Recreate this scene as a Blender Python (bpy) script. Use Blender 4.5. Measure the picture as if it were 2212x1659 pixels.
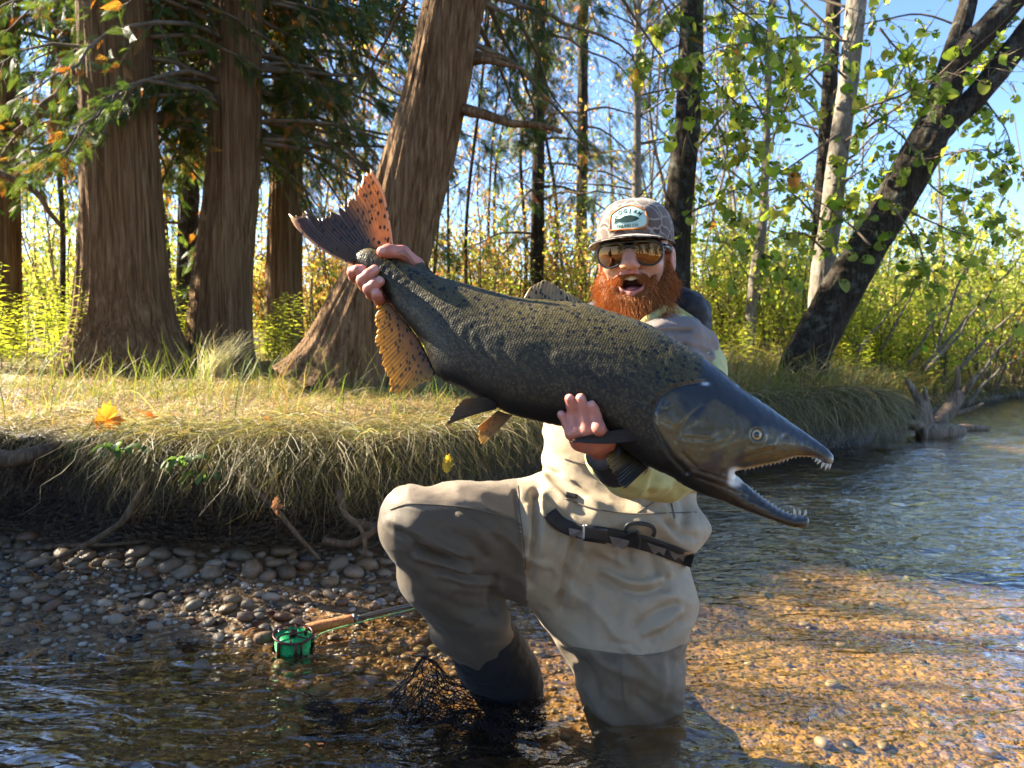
import bpy, bmesh, math, random
import numpy as np
from mathutils import Vector, Matrix, Quaternion

for _o in list(bpy.data.objects):
    bpy.data.objects.remove(_o)
SC = bpy.context.scene
COL = SC.collection
rng = np.random.default_rng(7)
random.seed(7)

# ------------------------------------------------------------------ camera
CAM = np.array([0.0, 0.0, 0.83])
PW, PH, FPX = 2212.0, 1659.0, 1659.0          # the photograph's pixel frame used for measuring
HORIZON = 720.0
PITCH = math.atan((PH / 2 - HORIZON) / FPX)
cam_d = bpy.data.cameras.new('camera')
cam_d.sensor_width = 36.0
cam_d.lens = 36.0 * FPX / PW
cam_d.clip_start = 0.05
cam_d.clip_end = 2000
cam_d.dof.use_dof = True
cam_d.dof.focus_distance = 1.42
cam_d.dof.aperture_fstop = 7.5
cam = bpy.data.objects.new('camera', cam_d)
cam.location = CAM
cam.rotation_euler = (math.pi / 2 - PITCH, 0, 0)
COL.objects.link(cam)
SC.camera = cam

# ------------------------------------------------------------------ sky, sun, exposure
SUN_EL = math.radians(34)
SUN_AZ = math.radians(20)                      # behind the subject by this much, coming from the left
TO_SUN = Vector((-math.cos(SUN_AZ) * math.cos(SUN_EL), math.sin(SUN_AZ) * math.cos(SUN_EL), math.sin(SUN_EL)))
world = bpy.data.worlds.new('World')
SC.world = world
world.use_nodes = True
_nt = world.node_tree
_nt.nodes.clear()
_sky = _nt.nodes.new('ShaderNodeTexSky')
_sky.sky_type = 'NISHITA'
_sky.sun_disc = False
_sky.sun_elevation = SUN_EL
_sky.sun_rotation = math.atan2(TO_SUN.x, TO_SUN.y)
_sky.altitude = 200
_sky.air_density = 0.75
_sky.dust_density = 0.1
_sky.ozone_density = 4.0
_bg = _nt.nodes.new('ShaderNodeBackground')
_bg.inputs['Strength'].default_value = 0.068
_out = _nt.nodes.new('ShaderNodeOutputWorld')
_nt.links.new(_sky.outputs[0], _bg.inputs[0])
_nt.links.new(_bg.outputs[0], _out.inputs[0])
sun_d = bpy.data.lights.new('sun', 'SUN')
sun_d.energy = 4.8
sun_d.angle = math.radians(0.5)
sun_d.color = (1.0, 0.88, 0.68)
sun = bpy.data.objects.new('sun', sun_d)
sun.rotation_euler = (-TO_SUN).to_track_quat('-Z', 'Y').to_euler()
sun.location = (-20, 10, 20)
COL.objects.link(sun)

SC.view_settings.view_transform = 'Standard'
SC.view_settings.look = 'None'
SC.view_settings.exposure = 2.6
SC.view_settings.gamma = 1.0
SC.view_settings.use_curve_mapping = False
SC.render.engine = 'CYCLES'
SC.cycles.use_denoising = True
try:
    SC.cycles.denoiser = 'OPENIMAGEDENOISE'
    SC.cycles.denoising_input_passes = 'RGB_ALBEDO_NORMAL'
except Exception:
    pass
SC.cycles.max_bounces = 6
SC.cycles.diffuse_bounces = 2
SC.cycles.glossy_bounces = 3
SC.cycles.transmission_bounces = 3
SC.cycles.transparent_max_bounces = 12
SC.cycles.caustics_reflective = False
SC.cycles.caustics_refractive = False
SC.cycles.sample_clamp_indirect = 6.0
SC.cycles.use_adaptive_sampling = True
SC.cycles.adaptive_threshold = 0.02

# ------------------------------------------------------------------ measuring helpers
_cp, _sp = math.cos(PITCH), math.sin(PITCH)
FWD = np.array([0, _cp, -_sp]); UPV = np.array([0, _sp, _cp]); RIGHT = np.array([1.0, 0, 0])

def ray(px, py):
    px = np.asarray(px, float); py = np.asarray(py, float)
    dx = (px - PW / 2) / FPX; dy = (PH / 2 - py) / FPX
    return dx[..., None] * RIGHT + dy[..., None] * UPV + FWD

def at(px, py, d):
    r = ray(px, py)
    return CAM + r * (np.asarray(d, float) / r[..., 1])[..., None]

def on_z(px, py, z=0.0):
    r = ray(px, py)
    t = (z - CAM[2]) / r[..., 2]
    return CAM + r * t[..., None]

def to_px(P):
    Q = np.asarray(P, float) - CAM
    f = Q @ FWD
    return np.stack([PW / 2 + FPX * (Q @ RIGHT) / f, PH / 2 - FPX * (Q @ UPV) / f], -1)

# ------------------------------------------------------------------ noise
def _hash(ix, iy, iz, seed):
    n = (ix.astype(np.int64) * 374761393 + iy.astype(np.int64) * 668265263 + iz.astype(np.int64) * 2147483647 + seed * 974711) & 0x7fffffff
    n = ((n ^ (n >> 13)) * 1274126177) & 0x7fffffff
    n = ((n ^ (n >> 15)) * 2246822519) & 0x7fffffff
    return ((n ^ (n >> 16)) & 0xffffff) / float(0xffffff)

def vnoise(P, seed=0):
    P = np.asarray(P, float)
    if P.shape[-1] == 2:
        P = np.concatenate([P, np.zeros(P.shape[:-1] + (1,))], -1)
    i = np.floor(P).astype(np.int64); f = P - i
    f = f * f * (3 - 2 * f)
    x, y, z = i[..., 0], i[..., 1], i[..., 2]
    r = 0
    for dx in (0, 1):
        wx = f[..., 0] if dx else 1 - f[..., 0]
        for dy in (0, 1):
            wy = f[..., 1] if dy else 1 - f[..., 1]
            for dz in (0, 1):
                wz = f[..., 2] if dz else 1 - f[..., 2]
                r = r + wx * wy * wz * _hash(x + dx, y + dy, z + dz, seed)
    return r * 2 - 1

def fbm(P, oct=4, seed=0, gain=0.5):
    P = np.asarray(P, float)
    a, s, t = 1.0, 0.0, 0.0
    for o in range(oct):
        s = s + a * vnoise(P * (2.03 ** o) + 17.3 * o, seed + o)
        t += a; a *= gain
    return s / t

def sstep(a, b, x):
    t = np.clip((np.asarray(x, float) - a) / (b - a), 0, 1)
    return t * t * (3 - 2 * t)

def lerp(a, b, t):
    return a + (b - a) * t

# ------------------------------------------------------------------ mesh helpers
def link(o, parent=None):
    COL.objects.link(o)
    if parent is not None:
        o.parent = parent
    return o

def make_mesh(name, V, F, mats=(), smooth=True, col=None, uv=None, mi=None):
    """V (n,3); F a list of int arrays, each (m,k)."""
    if not isinstance(F, (list, tuple)):
        F = [F]
    F = [np.asarray(f, np.int32) for f in F if len(f)]
    me = bpy.data.meshes.new(name)
    V = np.asarray(V, np.float32)
    me.vertices.add(len(V))
    me.vertices.foreach_set('co', V.ravel())
    nl = sum(f.size for f in F); nf = sum(len(f) for f in F)
    me.loops.add(nl); me.polygons.add(nf)
    me.loops.foreach_set('vertex_index', np.concatenate([f.ravel() for f in F]))
    tot = np.concatenate([np.full(len(f), f.shape[1], np.int32) for f in F])
    st = np.concatenate([[0], np.cumsum(tot)[:-1]]).astype(np.int32)
    me.polygons.foreach_set('loop_start', st)
    me.polygons.foreach_set('loop_total', tot)
    me.polygons.foreach_set('use_smooth', np.full(nf, bool(smooth)))
    for m in (mats if isinstance(mats, (list, tuple)) else [mats]):
        me.materials.append(m)
    if mi is not None:
        me.polygons.foreach_set('material_index', np.asarray(mi, np.int32))
    me.update(calc_edges=True)
    if col is not None:
        col = np.asarray(col, np.float32)
        if col.shape[1] == 3:
            col = np.concatenate([col, np.ones((len(col), 1), np.float32)], 1)
        a = me.attributes.new('Col', 'FLOAT_COLOR', 'POINT')
        a.data.foreach_set('color', col.ravel())
    if uv is not None:
        uv = np.asarray(uv, np.float32)
        if uv.shape[1] == 2:
            uv = np.concatenate([uv, np.zeros((len(uv), 1), np.float32)], 1)
        a = me.attributes.new('Pat', 'FLOAT_VECTOR', 'POINT')
        a.data.foreach_set('vector', uv.ravel())
    me.validate()
    return me

def obj(name, V, F, mats=(), parent=None, smooth=True, col=None, uv=None, mi=None):
    return link(bpy.data.objects.new(name, make_mesh(name, V, F, mats, smooth, col, uv, mi)), parent)

def tag(o, label=None, cat=None, group=None, kind=None):
    if label: o['label'] = label
    if cat: o['category'] = cat
    if group: o['group'] = group
    if kind: o['kind'] = kind
    return o

def thing(name, loc, label, cat, group=None):
    o = bpy.data.objects.new(name, None)
    o.empty_display_size = 0.05
    o.location = loc
    COL.objects.link(o)
    return tag(o, label, cat, group)

def part(root, name, V, F, mats=(), **k):
    """a part: vertices given in world space, stored relative to its thing."""
    loc = np.array(root.matrix_basis.translation)
    p = root.parent
    while p is not None:
        loc = loc + np.array(p.matrix_basis.translation); p = p.parent
    o = obj(name, np.asarray(V, float) - loc, F, mats, parent=root, **k)
    if name in ('branches', 'twigs', 'stems', 'crown', 'foliage', 'leaves', 'strands', 'blades', 'sideburns', 'moustache', 'spread_netting', 'heaped_netting'):
        o['kind'] = 'stuff'                    # too fine to pick apart one by one
    return o

class MB:
    """collects geometry"""
    def __init__(s): s.V = []; s.Q = []; s.T = []; s.C = []; s.U = []; s.n = 0
    def add(s, V, Q=None, T=None, C=None, U=None):
        V = np.asarray(V, float)
        s.V.append(V)
        if Q is not None and len(Q): s.Q.append(np.asarray(Q) + s.n)
        if T is not None and len(T): s.T.append(np.asarray(T) + s.n)
        if C is not None:
            C = np.asarray(C, float)
            s.C.append(np.tile(C, (len(V), 1)) if C.ndim == 1 else C)
        if U is not None: s.U.append(np.asarray(U, float))
        s.n += len(V)
    def data(s):
        V = np.concatenate(s.V)
        F = []
        if s.Q: F.append(np.concatenate(s.Q))
        if s.T: F.append(np.concatenate(s.T))
        return V, F, (np.concatenate(s.C) if s.C else None), (np.concatenate(s.U) if s.U else None)
    def part(s, root, name, mats, smooth=True):
        V, F, C, U = s.data()
        return part(root, name, V, F, mats, smooth=smooth, col=C, uv=U)
    def obj(s, name, mats, smooth=True, parent=None):
        V, F, C, U = s.data()
        return obj(name, V, F, mats, parent, smooth, C, U)

def grid_faces(nu, nv, wrap_u=False):
    i = np.arange(nv - 1)[:, None]; j = np.arange(nu if wrap_u else nu - 1)[None]
    a = i * nu + j; b = i * nu + (j + 1) % nu
    c = (i + 1) * nu + (j + 1) % nu; d = (i + 1) * nu + j
    return np.stack([a, b, c, d], -1).reshape(-1, 4)

def resample(P, n):
    """Catmull-Rom through control rows, n samples by arc length"""
    P = np.asarray(P, float)
    if len(P) == 2:
        t = np.linspace(0, 1, n)[:, None]; return P[0] * (1 - t) + P[1] * t
    Q = np.vstack([2 * P[0] - P[1], P, 2 * P[-1] - P[-2]])
    out = []
    t = np.linspace(0, 1, 12, endpoint=False)[:, None]
    for k in range(1, len(Q) - 2):
        p0, p1, p2, p3 = Q[k - 1], Q[k], Q[k + 1], Q[k + 2]
        out.append(0.5 * (2 * p1 + (p2 - p0) * t + (2 * p0 - 5 * p1 + 4 * p2 - p3) * t ** 2 + (3 * p1 - p0 - 3 * p2 + p3) * t ** 3))
    out = np.vstack(out + [P[-1:]])
    L = np.concatenate([[0], np.cumsum(np.linalg.norm(np.diff(out[:, :3], axis=0), axis=1))])
    s = np.linspace(0, L[-1], n)
    return np.stack([np.interp(s, L, out[:, c]) for c in range(out.shape[1])], -1)

def frames(P):
    T = np.gradient(P, axis=0); T /= np.linalg.norm(T, axis=1)[:, None] + 1e-9
    N = np.zeros_like(T)
    ref = np.array([1.0, 0, 0]) if abs(T[0][0]) < 0.8 else np.array([0, 1.0, 0])
    n = ref - T[0] * (ref @ T[0]); n /= np.linalg.norm(n)
    for i in range(len(P)):
        n = n - T[i] * (n @ T[i]); n /= np.linalg.norm(n) + 1e-9; N[i] = n
    return T, N, np.cross(T, N)

def tube(P, R, k=8, cap=True):
    """returns V,Q,T"""
    P = np.asarray(P, float); R = np.broadcast_to(np.asarray(R, float), (len(P),))
    T, N, B = frames(P)
    a = np.linspace(0, 2 * np.pi, k, endpoint=False)
    V = P[:, None] + R[:, None, None] * (np.cos(a)[None, :, None] * N[:, None] + np.sin(a)[None, :, None] * B[:, None])
    V = V.reshape(-1, 3)
    Q = grid_faces(k, len(P), True)
    Tr = []
    if cap:
        n = len(V); V = np.vstack([V, P[:1], P[-1:]])
        i = np.arange(k); j = (i + 1) % k
        Tr = np.vstack([np.stack([j, i, np.full(k, n)], 1), np.stack([i + (len(P) - 1) * k, j + (len(P) - 1) * k, np.full(k, n + 1)], 1)])
    return V, Q, Tr

# ------------------------------------------------------------------ materials
def new_mat(name):
    m = bpy.data.materials.new(name); m.use_nodes = True
    nt = m.node_tree; nt.nodes.clear()
    return m, nt

class NB:
    """small node builder"""
    def __init__(s, name):
        s.m, s.nt = new_mat(name)
        s.out = s.n('ShaderNodeOutputMaterial')
    def n(s, t, **kw):
        nd = s.nt.nodes.new(t)
        for k, v in kw.items():
            if k.startswith('i_'):
                key = k[2:]
                nd.inputs[int(key) if key.isdigit() else key.replace('_', ' ')].default_value = v
            else:
                setattr(nd, k, v)
        return nd
    def l(s, a, b):
        s.nt.links.new(a, b)
    def coord(s, kind='Object'):
        return s.n('ShaderNodeTexCoord').outputs[kind]
    def attr(s, name, out='Color'):
        return s.n('ShaderNodeAttribute', attribute_name=name).outputs[out]
    def mapping(s, vec, scale=(1, 1, 1), rot=(0, 0, 0), loc=(0, 0, 0)):
        m = s.n('ShaderNodeMapping'); m.inputs['Scale'].default_value = scale; m.inputs['Rotation'].default_value = rot; m.inputs['Location'].default_value = loc
        s.l(vec, m.inputs['Vector']); return m.outputs[0]
    def noise(s, vec, scale=5, detail=4, rough=0.55, dist=0.0, out='Fac'):
        t = s.n('ShaderNodeTexNoise'); t.inputs['Scale'].default_value = scale; t.inputs['Detail'].default_value = detail
        t.inputs['Roughness'].default_value = rough; t.inputs['Distortion'].default_value = dist
        s.l(vec, t.inputs['Vector']); return t.outputs[out]
    def voro(s, vec, scale=5, feature='F1', out='Distance', rand=1.0):
        t = s.n('ShaderNodeTexVoronoi', feature=feature); t.inputs['Scale'].default_value = scale; t.inputs['Randomness'].default_value = rand
        s.l(vec, t.inputs['Vector']); return t.outputs[out]
    def ramp(s, fac, stops):
        r = s.n('ShaderNodeValToRGB'); el = r.color_ramp.elements
        while len(el) < len(stops): el.new(0.5)
        for e, (p, c) in zip(el, stops):
            e.position = p; e.color = (*c, 1) if len(c) == 3 else c
        s.l(fac, r.inputs[0]); return r.outputs[0]
    def mix(s, fac, a, b, blend='MIX'):
        m = s.n('ShaderNodeMix', data_type='RGBA', blend_type=blend)
        for v, i in ((fac, 0), (a, 6), (b, 7)):
            if hasattr(v, 'is_output'): s.l(v, m.inputs[i])
            else: m.inputs[i].default_value = v if i == 0 else ((*v, 1) if len(v) == 3 else v)
        return m.outputs[2]
    def math(s, op, a, b=0.0, clamp=False):
        m = s.n('ShaderNodeMath', operation=op, use_clamp=clamp)
        for v, i in ((a, 0), (b, 1)):
            if hasattr(v, 'is_output'): s.l(v, m.inputs[i])
            else: m.inputs[i].default_value = v
        return m.outputs[0]
    def bump(s, height, strength=0.5, dist=0.01, normal=None):
        b = s.n('ShaderNodeBump'); b.inputs['Strength'].default_value = strength; b.inputs['Distance'].default_value = dist
        s.l(height, b.inputs['Height'])
        if normal is not None: s.l(normal, b.inputs['Normal'])
        return b.outputs[0]
    def bsdf(s, color=None, rough=0.7, normal=None, spec=0.5, metal=0.0, coat=0.0, coat_rough=0.1, sheen=0.0, sss=0.0, sssr=None):
        p = s.n('ShaderNodeBsdfPrincipled')
        for v, k in ((color, 'Base Color'), (rough, 'Roughness'), (metal, 'Metallic'), (spec, 'Specular IOR Level'), (coat, 'Coat Weight'), (coat_rough, 'Coat Roughness'), (sheen, 'Sheen Weight'), (sss, 'Subsurface Weight')):
            if v is None: continue
            if hasattr(v, 'is_output'): s.l(v, p.inputs[k])
            else: p.inputs[k].default_value = (*v, 1) if isinstance(v, tuple) and len(v) == 3 else v
        if sssr: p.inputs['Subsurface Radius'].default_value = sssr; p.inputs['Subsurface Scale'].default_value = 0.01
        if normal is not None: s.l(normal, p.inputs['Normal'])
        return p.outputs[0]
    def mixsh(s, fac, a, b):
        m = s.n('ShaderNodeMixShader')
        if hasattr(fac, 'is_output'): s.l(fac, m.inputs[0])
        else: m.inputs[0].default_value = fac
        s.l(a, m.inputs[1]); s.l(b, m.inputs[2]); return m.outputs[0]
    def translucent(s, color, normal=None):
        t = s.n('ShaderNodeBsdfTranslucent')
        if hasattr(color, 'is_output'): s.l(color, t.inputs[0])
        else: t.inputs[0].default_value = (*color, 1)
        return t.outputs[0]
    def done(s, sh):
        s.l(sh, s.out.inputs['Surface']); return s.m

def leaf_mat(name, trans=0.5, rough=0.5, gain=1.0):
    b = NB(name)
    c = b.attr('Col')
    nz = b.noise(b.coord('Object'), 60, 2)
    c2 = b.mix(b.math('MULTIPLY', nz, 0.5), c, (0.02, 0.02, 0.005), 'MULTIPLY')
    c3 = b.mix(0.35, c, c2)
    sh = b.bsdf(c3, rough, spec=0.35)
    tr = b.translucent(b.mix(1.0, c3, (1.25 * gain, 1.2 * gain, 0.7 * gain), 'MULTIPLY'))
    return b.done(b.mixsh(trans, sh, tr))

def plain(name, color, rough=0.6, spec=0.4, metal=0.0, coat=0.0, var=0.15, scale=40, bump=0.0, bscale=200):
    b = NB(name)
    co = b.coord('Object')
    n1 = b.noise(co, scale, 4)
    dark = tuple(c * (1 - var) for c in color); lite = tuple(min(1, c * (1 + var)) for c in color)
    c = b.ramp(n1, [(0.3, dark), (0.7, lite)])
    nm = b.bump(b.noise(co, bscale, 3), bump, 0.002) if bump else None
    return b.done(b.bsdf(c, rough, nm, spec, metal, coat))

def colmat(name, rough=0.7, spec=0.4, bump=0.0, bscale=200, coat=0.0):
    b = NB(name)
    c = b.attr('Col')
    co = b.coord('Object')
    n1 = b.noise(co, bscale * 0.3, 3)
    c2 = b.mix(b.math('MULTIPLY', n1, 0.6), c, (0.55, 0.5, 0.45), 'MULTIPLY')
    nm = b.bump(b.noise(co, bscale, 3), bump, 0.003) if bump else None
    return b.done(b.bsdf(c2, rough, nm, spec, coat=coat))
# ================================================================== GROUND
_bx = np.array([-40, -12, -6, -3, -1.9, -1.3, -0.8, -0.43, 0.1, 0.8, 1.6, 2.3, 2.75, 3.05, 3.6, 5.3, 7.2, 10, 16, 30, 60.])
_by = np.array([-2, 1.0, 2.22, 2.67, 2.77, 2.64, 2.54, 2.70, 3.30, 4.4, 5.0, 5.3, 5.6, 6.2, 6.95, 8.8, 10.4, 12, 14.5, 18, 24.])
def yb(x):
    x = np.asarray(x, float)
    k = np.linspace(-0.25, 0.25, 9)
    b = np.mean([np.interp(x + kk, _bx, _by) for kk in k], axis=0)
    return b + 0.07 * vnoise(np.stack([x * 2.6, 0 * x], -1), 3) + 0.02 * vnoise(np.stack([x * 11, 0 * x + 4], -1), 4)
def hlip(x):
    return np.interp(x, [-8, -1.9, -0.4, 0.8, 1.8, 2.65, 3.3, 5, 8, 20], [.49, .465, .465, .45, .42, .37, .25, .18, .15, .2]) + .028 * fbm(np.stack([np.asarray(x, float) * 3.5, 0 * np.asarray(x, float)], -1), 3, 8)
def ztoe(x):
    return np.interp(x, [-3, -1.0, -0.5, 0, 0.8, 3, 8], [.09, .065, .04, -.02, -.10, -.14, -.1])
def bed_z(x, y):
    r = np.maximum(yb(x) - y, 0)
    z = ztoe(x) - np.interp(x, [-1, 0.2], [.10, .06]) * r
    lo = np.interp(x, [-2, 0, .4, 1.2, 3], [-.2, -.115, -.13, -.20, -.30])
    z = np.maximum(z, lo)
    far = sstep(-4.5, -8, y)                   # the bank behind the viewer
    z = z + far * 0.9
    return z + 0.012 * fbm(np.stack([x * 2.5, y * 2.5], -1), 3, 11) + 0.004 * vnoise(np.stack([x * 22, y * 22], -1), 5)
def land_z(x, s):
    x, s = np.broadcast_arrays(np.asarray(x, float), np.asarray(s, float))
    return hlip(x) + 0.13 * (1 - np.exp(-np.maximum(s - .4, 0) / 2.0)) + 0.012 * np.maximum(s - 2, 0) + 0.035 * fbm(np.stack([x * .8, s * .8], -1), 3, 21) * sstep(.3, 1.5, s)
_face = resample(np.array([[0, 0, 0], [.10, .10, 0], [.21, .34, 0], [.20, .66, 0], [.06, .90, 0], [.015, .965, 0], [.06, 1.0, 0], [.40, 1.0, 0]], float), 200)
_fs = np.concatenate([[0], np.cumsum(np.linalg.norm(np.diff(_face, axis=0), axis=1))]); _fs = _fs / _fs[-1] * 0.4
def ground_point(x, s):
    x, s = np.broadcast_arrays(np.asarray(x, float), np.asarray(s, float))
    off = np.where(s < 0, s, np.where(s > .4, s, np.interp(s, _fs, _face[:, 0])))
    y = yb(x) + off
    hz = np.interp(s, _fs, _face[:, 1])
    zt = bed_z(x, yb(x))
    z = np.where(s < 0, bed_z(x, y), np.where(s > .4, land_z(x, s), zt + (land_z(x, .4) - zt) * hz))
    lump = 0.035 * fbm(np.stack([x * 7, z * 9], -1), 3, 31) * sstep(0, .06, s) * (1 - sstep(.36, .45, s))
    return np.stack([x, y + lump, z], -1)

_gx = np.concatenate([np.linspace(-45, -6, 20), np.linspace(-5.6, -2.4, 24), np.linspace(-2.35, 1.2, 250), np.linspace(1.23, 4, 90), np.linspace(4.08, 10, 70), np.linspace(10.5, 70, 40)])
_gs = np.concatenate([np.linspace(-22, -3.4, 30), np.linspace(-3.3, -0.02, 150), np.linspace(0, .4, 44), np.linspace(.43, 3.2, 80), np.linspace(3.35, 12, 50), np.linspace(12.8, 110, 40)])
_X, _S = np.meshgrid(_gx, _gs)
_G = ground_point(_X, _S)
_nz = fbm(_G[..., :2] * 1.7, 4, 41); _n2 = fbm(_G[..., :2] * 9, 3, 42)
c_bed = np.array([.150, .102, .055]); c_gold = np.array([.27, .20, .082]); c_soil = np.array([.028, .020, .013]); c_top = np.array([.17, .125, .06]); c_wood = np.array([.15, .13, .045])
_Cg = c_bed + (c_gold - c_bed) * (sstep(-.2, .9, _G[..., 0]))[..., None]  # bed turns lighter and golden to the right, sunlight put into its colour
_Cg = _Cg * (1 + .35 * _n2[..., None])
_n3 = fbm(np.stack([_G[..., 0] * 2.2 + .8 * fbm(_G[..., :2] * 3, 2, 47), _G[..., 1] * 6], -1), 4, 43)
_Cg = _Cg * (1 - .72 * (sstep(-.10, .22, _n3) * sstep(.1, .8, _G[..., 0]))[..., None])  # dark gravel streaks across the golden bed, wave shading put into the colour
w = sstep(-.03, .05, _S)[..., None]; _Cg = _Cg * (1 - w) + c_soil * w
w = sstep(.30, .42, _S)[..., None]; _Cg = _Cg * (1 - w) + (c_top * (1 + .4 * _nz[..., None])) * w
w = sstep(2.5, 6, _S)[..., None]; _Cg = _Cg * (1 - w) + (c_wood * (1 + .5 * _nz[..., None])) * w
_b = NB('gravel_and_soil')
_co = _b.coord('Object')
_v = _b.voro(_b.mapping(_co, (1, 1.35, 1)), 34, out='Distance'); _vc = _b.voro(_b.mapping(_co, (1, 1.35, 1)), 34, out='Color')
_v2 = _b.voro(_co, 90, out='Distance'); _vc2 = _b.voro(_co, 90, out='Color')
_st = _b.ramp(_b.n('ShaderNodeSeparateColor').outputs[0] if False else _b.math('MULTIPLY', _vc, 1.0), [(0.15, (.55, .48, .40)), (.45, (1.0, .92, .8)), (.7, (1.25, 1.05, .75)), (.9, (1.7, 1.6, 1.4))])
_st2 = _b.ramp(_b.math('MULTIPLY', _vc2, 1.0), [(0.2, (.7, .65, .6)), (.6, (1.05, 1.0, .9)), (.9, (1.4, 1.3, 1.1))])
_cc = _b.mix(.75, _b.attr('Col'), _st, 'MULTIPLY')
_cc = _b.mix(.6, _cc, _st2, 'MULTIPLY')
_h = _b.math('ADD', _b.math('MULTIPLY', _b.ramp(_v, [(0, (1, 1, 1)), (.6, (0, 0, 0))]), 1.0), _b.math('MULTIPLY', _b.ramp(_v2, [(0, (1, 1, 1)), (.6, (0, 0, 0))]), .35))
_nm = _b.bump(_h, .8, .012)
M_GROUND = _b.done(_b.bsdf(_cc, .55, _nm, .4))
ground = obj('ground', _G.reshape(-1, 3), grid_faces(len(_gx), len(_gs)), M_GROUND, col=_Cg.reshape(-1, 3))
tag(ground, 'gravel riverbed rising to a cut grassy bank and woodland floor', 'ground', kind='structure')

# ================================================================== WATER
FOOT = on_z(1105, 1500, 0.0); KNEEL = on_z(1372, 1552, 0.0)
def wave_z(x, y):
    P = np.stack([x * 2.3, y * 4.2], -1)
    w = fbm(P + 0.5 * np.stack([fbm(P * .6, 2, 52), fbm(P * .6, 2, 53)], -1), 3, 51) * .022
    w += fbm(np.stack([x * 7, y * 13], -1), 3, 54) * .0075
    for (cx, cy, amp, L) in ((FOOT[0] + .03, FOOT[1], .006, .075), (KNEEL[0], KNEEL[1], .006, .085), (.77, 1.62, .003, .05)):
        r = np.hypot(x - cx, y - cy)
        w += amp * np.sin(2 * np.pi * r / L + 1.5 * vnoise(np.stack([x * 4, y * 4], -1), 57)) * np.exp(-r / .33)
    return w * sstep(-0.02, .10, -bed_z(x, y) + .02) * .8
_wx = np.concatenate([np.linspace(-45, -4, 14), np.linspace(-3.7, -1.6, 30), np.linspace(-1.58, 2.8, 330), np.linspace(2.85, 9, 110), np.linspace(9.5, 70, 20)])
_wy = np.concatenate([np.linspace(-14, .6, 24), np.linspace(.7, 2.6, 200), np.linspace(2.62, 6, 150), np.linspace(6.1, 16, 60), np.linspace(17, 32, 8)])
_X, _Y = np.meshgrid(_wx, _wy)
_Z = wave_z(_X, _Y)
_b = NB('river_water')
_co = _b.coord('Object')
_n1 = _b.noise(_b.mapping(_co, (7, 17, 1)), 1.0, 2.0, .5, .7)
_n2 = _b.noise(_b.mapping(_co, (24, 50, 1)), 1.0, 1.5, .5, .8)
_h = _b.math('ADD', _n1, _b.math('MULTIPLY', _n2, .20))
_nm = _b.bump(_h, 1.0, .020)
_fr = _b.n('ShaderNodeLayerWeight'); _fr.inputs['Blend'].default_value = .5; _b.l(_nm, _fr.inputs['Normal'])
_gl = _b.n('ShaderNodeBsdfGlossy'); _gl.inputs['Roughness'].default_value = .0; _gl.inputs['Color'].default_value = (1, 1, 1, 1); _b.l(_nm, _gl.inputs['Normal'])
_tr = _b.n('ShaderNodeBsdfTransparent'); _tr.inputs['Color'].default_value = (.90, .80, .60, 1)
M_WATER = _b.done(_b.mixsh(_b.math('ADD', _b.math('MULTIPLY', _b.math('POWER', _fr.outputs['Facing'], 2.3), 1.0), .035, True), _tr.outputs[0], _gl.outputs[0]))
river = obj('river_water', np.stack([_X, _Y, _Z], -1).reshape(-1, 3), grid_faces(len(_wx), len(_wy)), M_WATER)
tag(river, 'clear amber river water with rippled surface', 'water', kind='structure')

# ================================================================== PEBBLES
def ico(level):
    bm = bmesh.new(); bmesh.ops.create_icosphere(bm, subdivisions=level, radius=1)
    V = np.array([v.co[:] for v in bm.verts]); F = np.array([[v.index for v in f.verts] for f in bm.faces]); bm.free()
    return V, F
ICO2, ICO2F = ico(2)
ICO1, ICO1F = ico(1)
ICO3, ICO3F = ico(3)
_b = NB('pebble_stone')
_oi = _b.n('ShaderNodeObjectInfo').outputs['Random']
_base = _b.ramp(_oi, [(0.0, (.045, .040, .034)), (.12, (.14, .092, .046)), (.28, (.27, .19, .105)), (.42, (.21, .175, .13)), (.55, (.26, .22, .16)), (.7, (.17, .09, .045)), (.8, (.36, .31, .24)), (.9, (.13, .12, .08)), (1.0, (.46, .41, .34))])
_co = _b.coord('Object')
_c = _b.mix(_b.math('ADD', _b.math('MULTIPLY', _b.noise(_co, 2.2, 5, .65), .7), .3), _base, (.5, .42, .32), 'MULTIPLY')
M_PEB = _b.done(_b.bsdf(_c, .42, _b.bump(_b.noise(_co, 7, 3), .25, .05), .5))
_peb_meshes = []
for k in range(7):
    V = ICO2.copy()
    V = V * (1 + .16 * vnoise(V * 1.1 + 9 * k, 60 + k)[:, None] + .07 * vnoise(V * 2.6 + 5 * k, 70 + k)[:, None])
    V = V * np.array([1.0, .72 + .2 * (k % 3) / 2, .45 + .28 * ((k * 5) % 7) / 6])
    _peb_meshes.append(make_mesh('pebble', V, ICO2F, M_PEB))
pts = []
def scatter_peb(n, x0, x1, s0, s1, r0, r1, power):
    x = rng.uniform(x0, x1, n); s = rng.uniform(s0, s1, n); r = r0 + (r1 - r0) * rng.random(n) ** power
    pts.append(np.stack([x, s, r], -1))
scatter_peb(260, -1.95, -.05, -.20, .03, .018, .046, 1.5)
scatter_peb(330, -1.95, -.1, -.55, -.1, .010, .030, 1.9)
scatter_peb(900, -2.0, 0.0, -1.0, .03, .007, .022, 2.0)
scatter_peb(500, -1.8, 0.0, -1.6, -.7, .008, .030, 2.2)
scatter_peb(200, -.1, 2.2, -3.2, -.6, .008, .024, 2.0)
_p = np.concatenate(pts)
_p = _p[np.argsort(-_p[:, 2])]
keep = []; cell = {}
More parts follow.
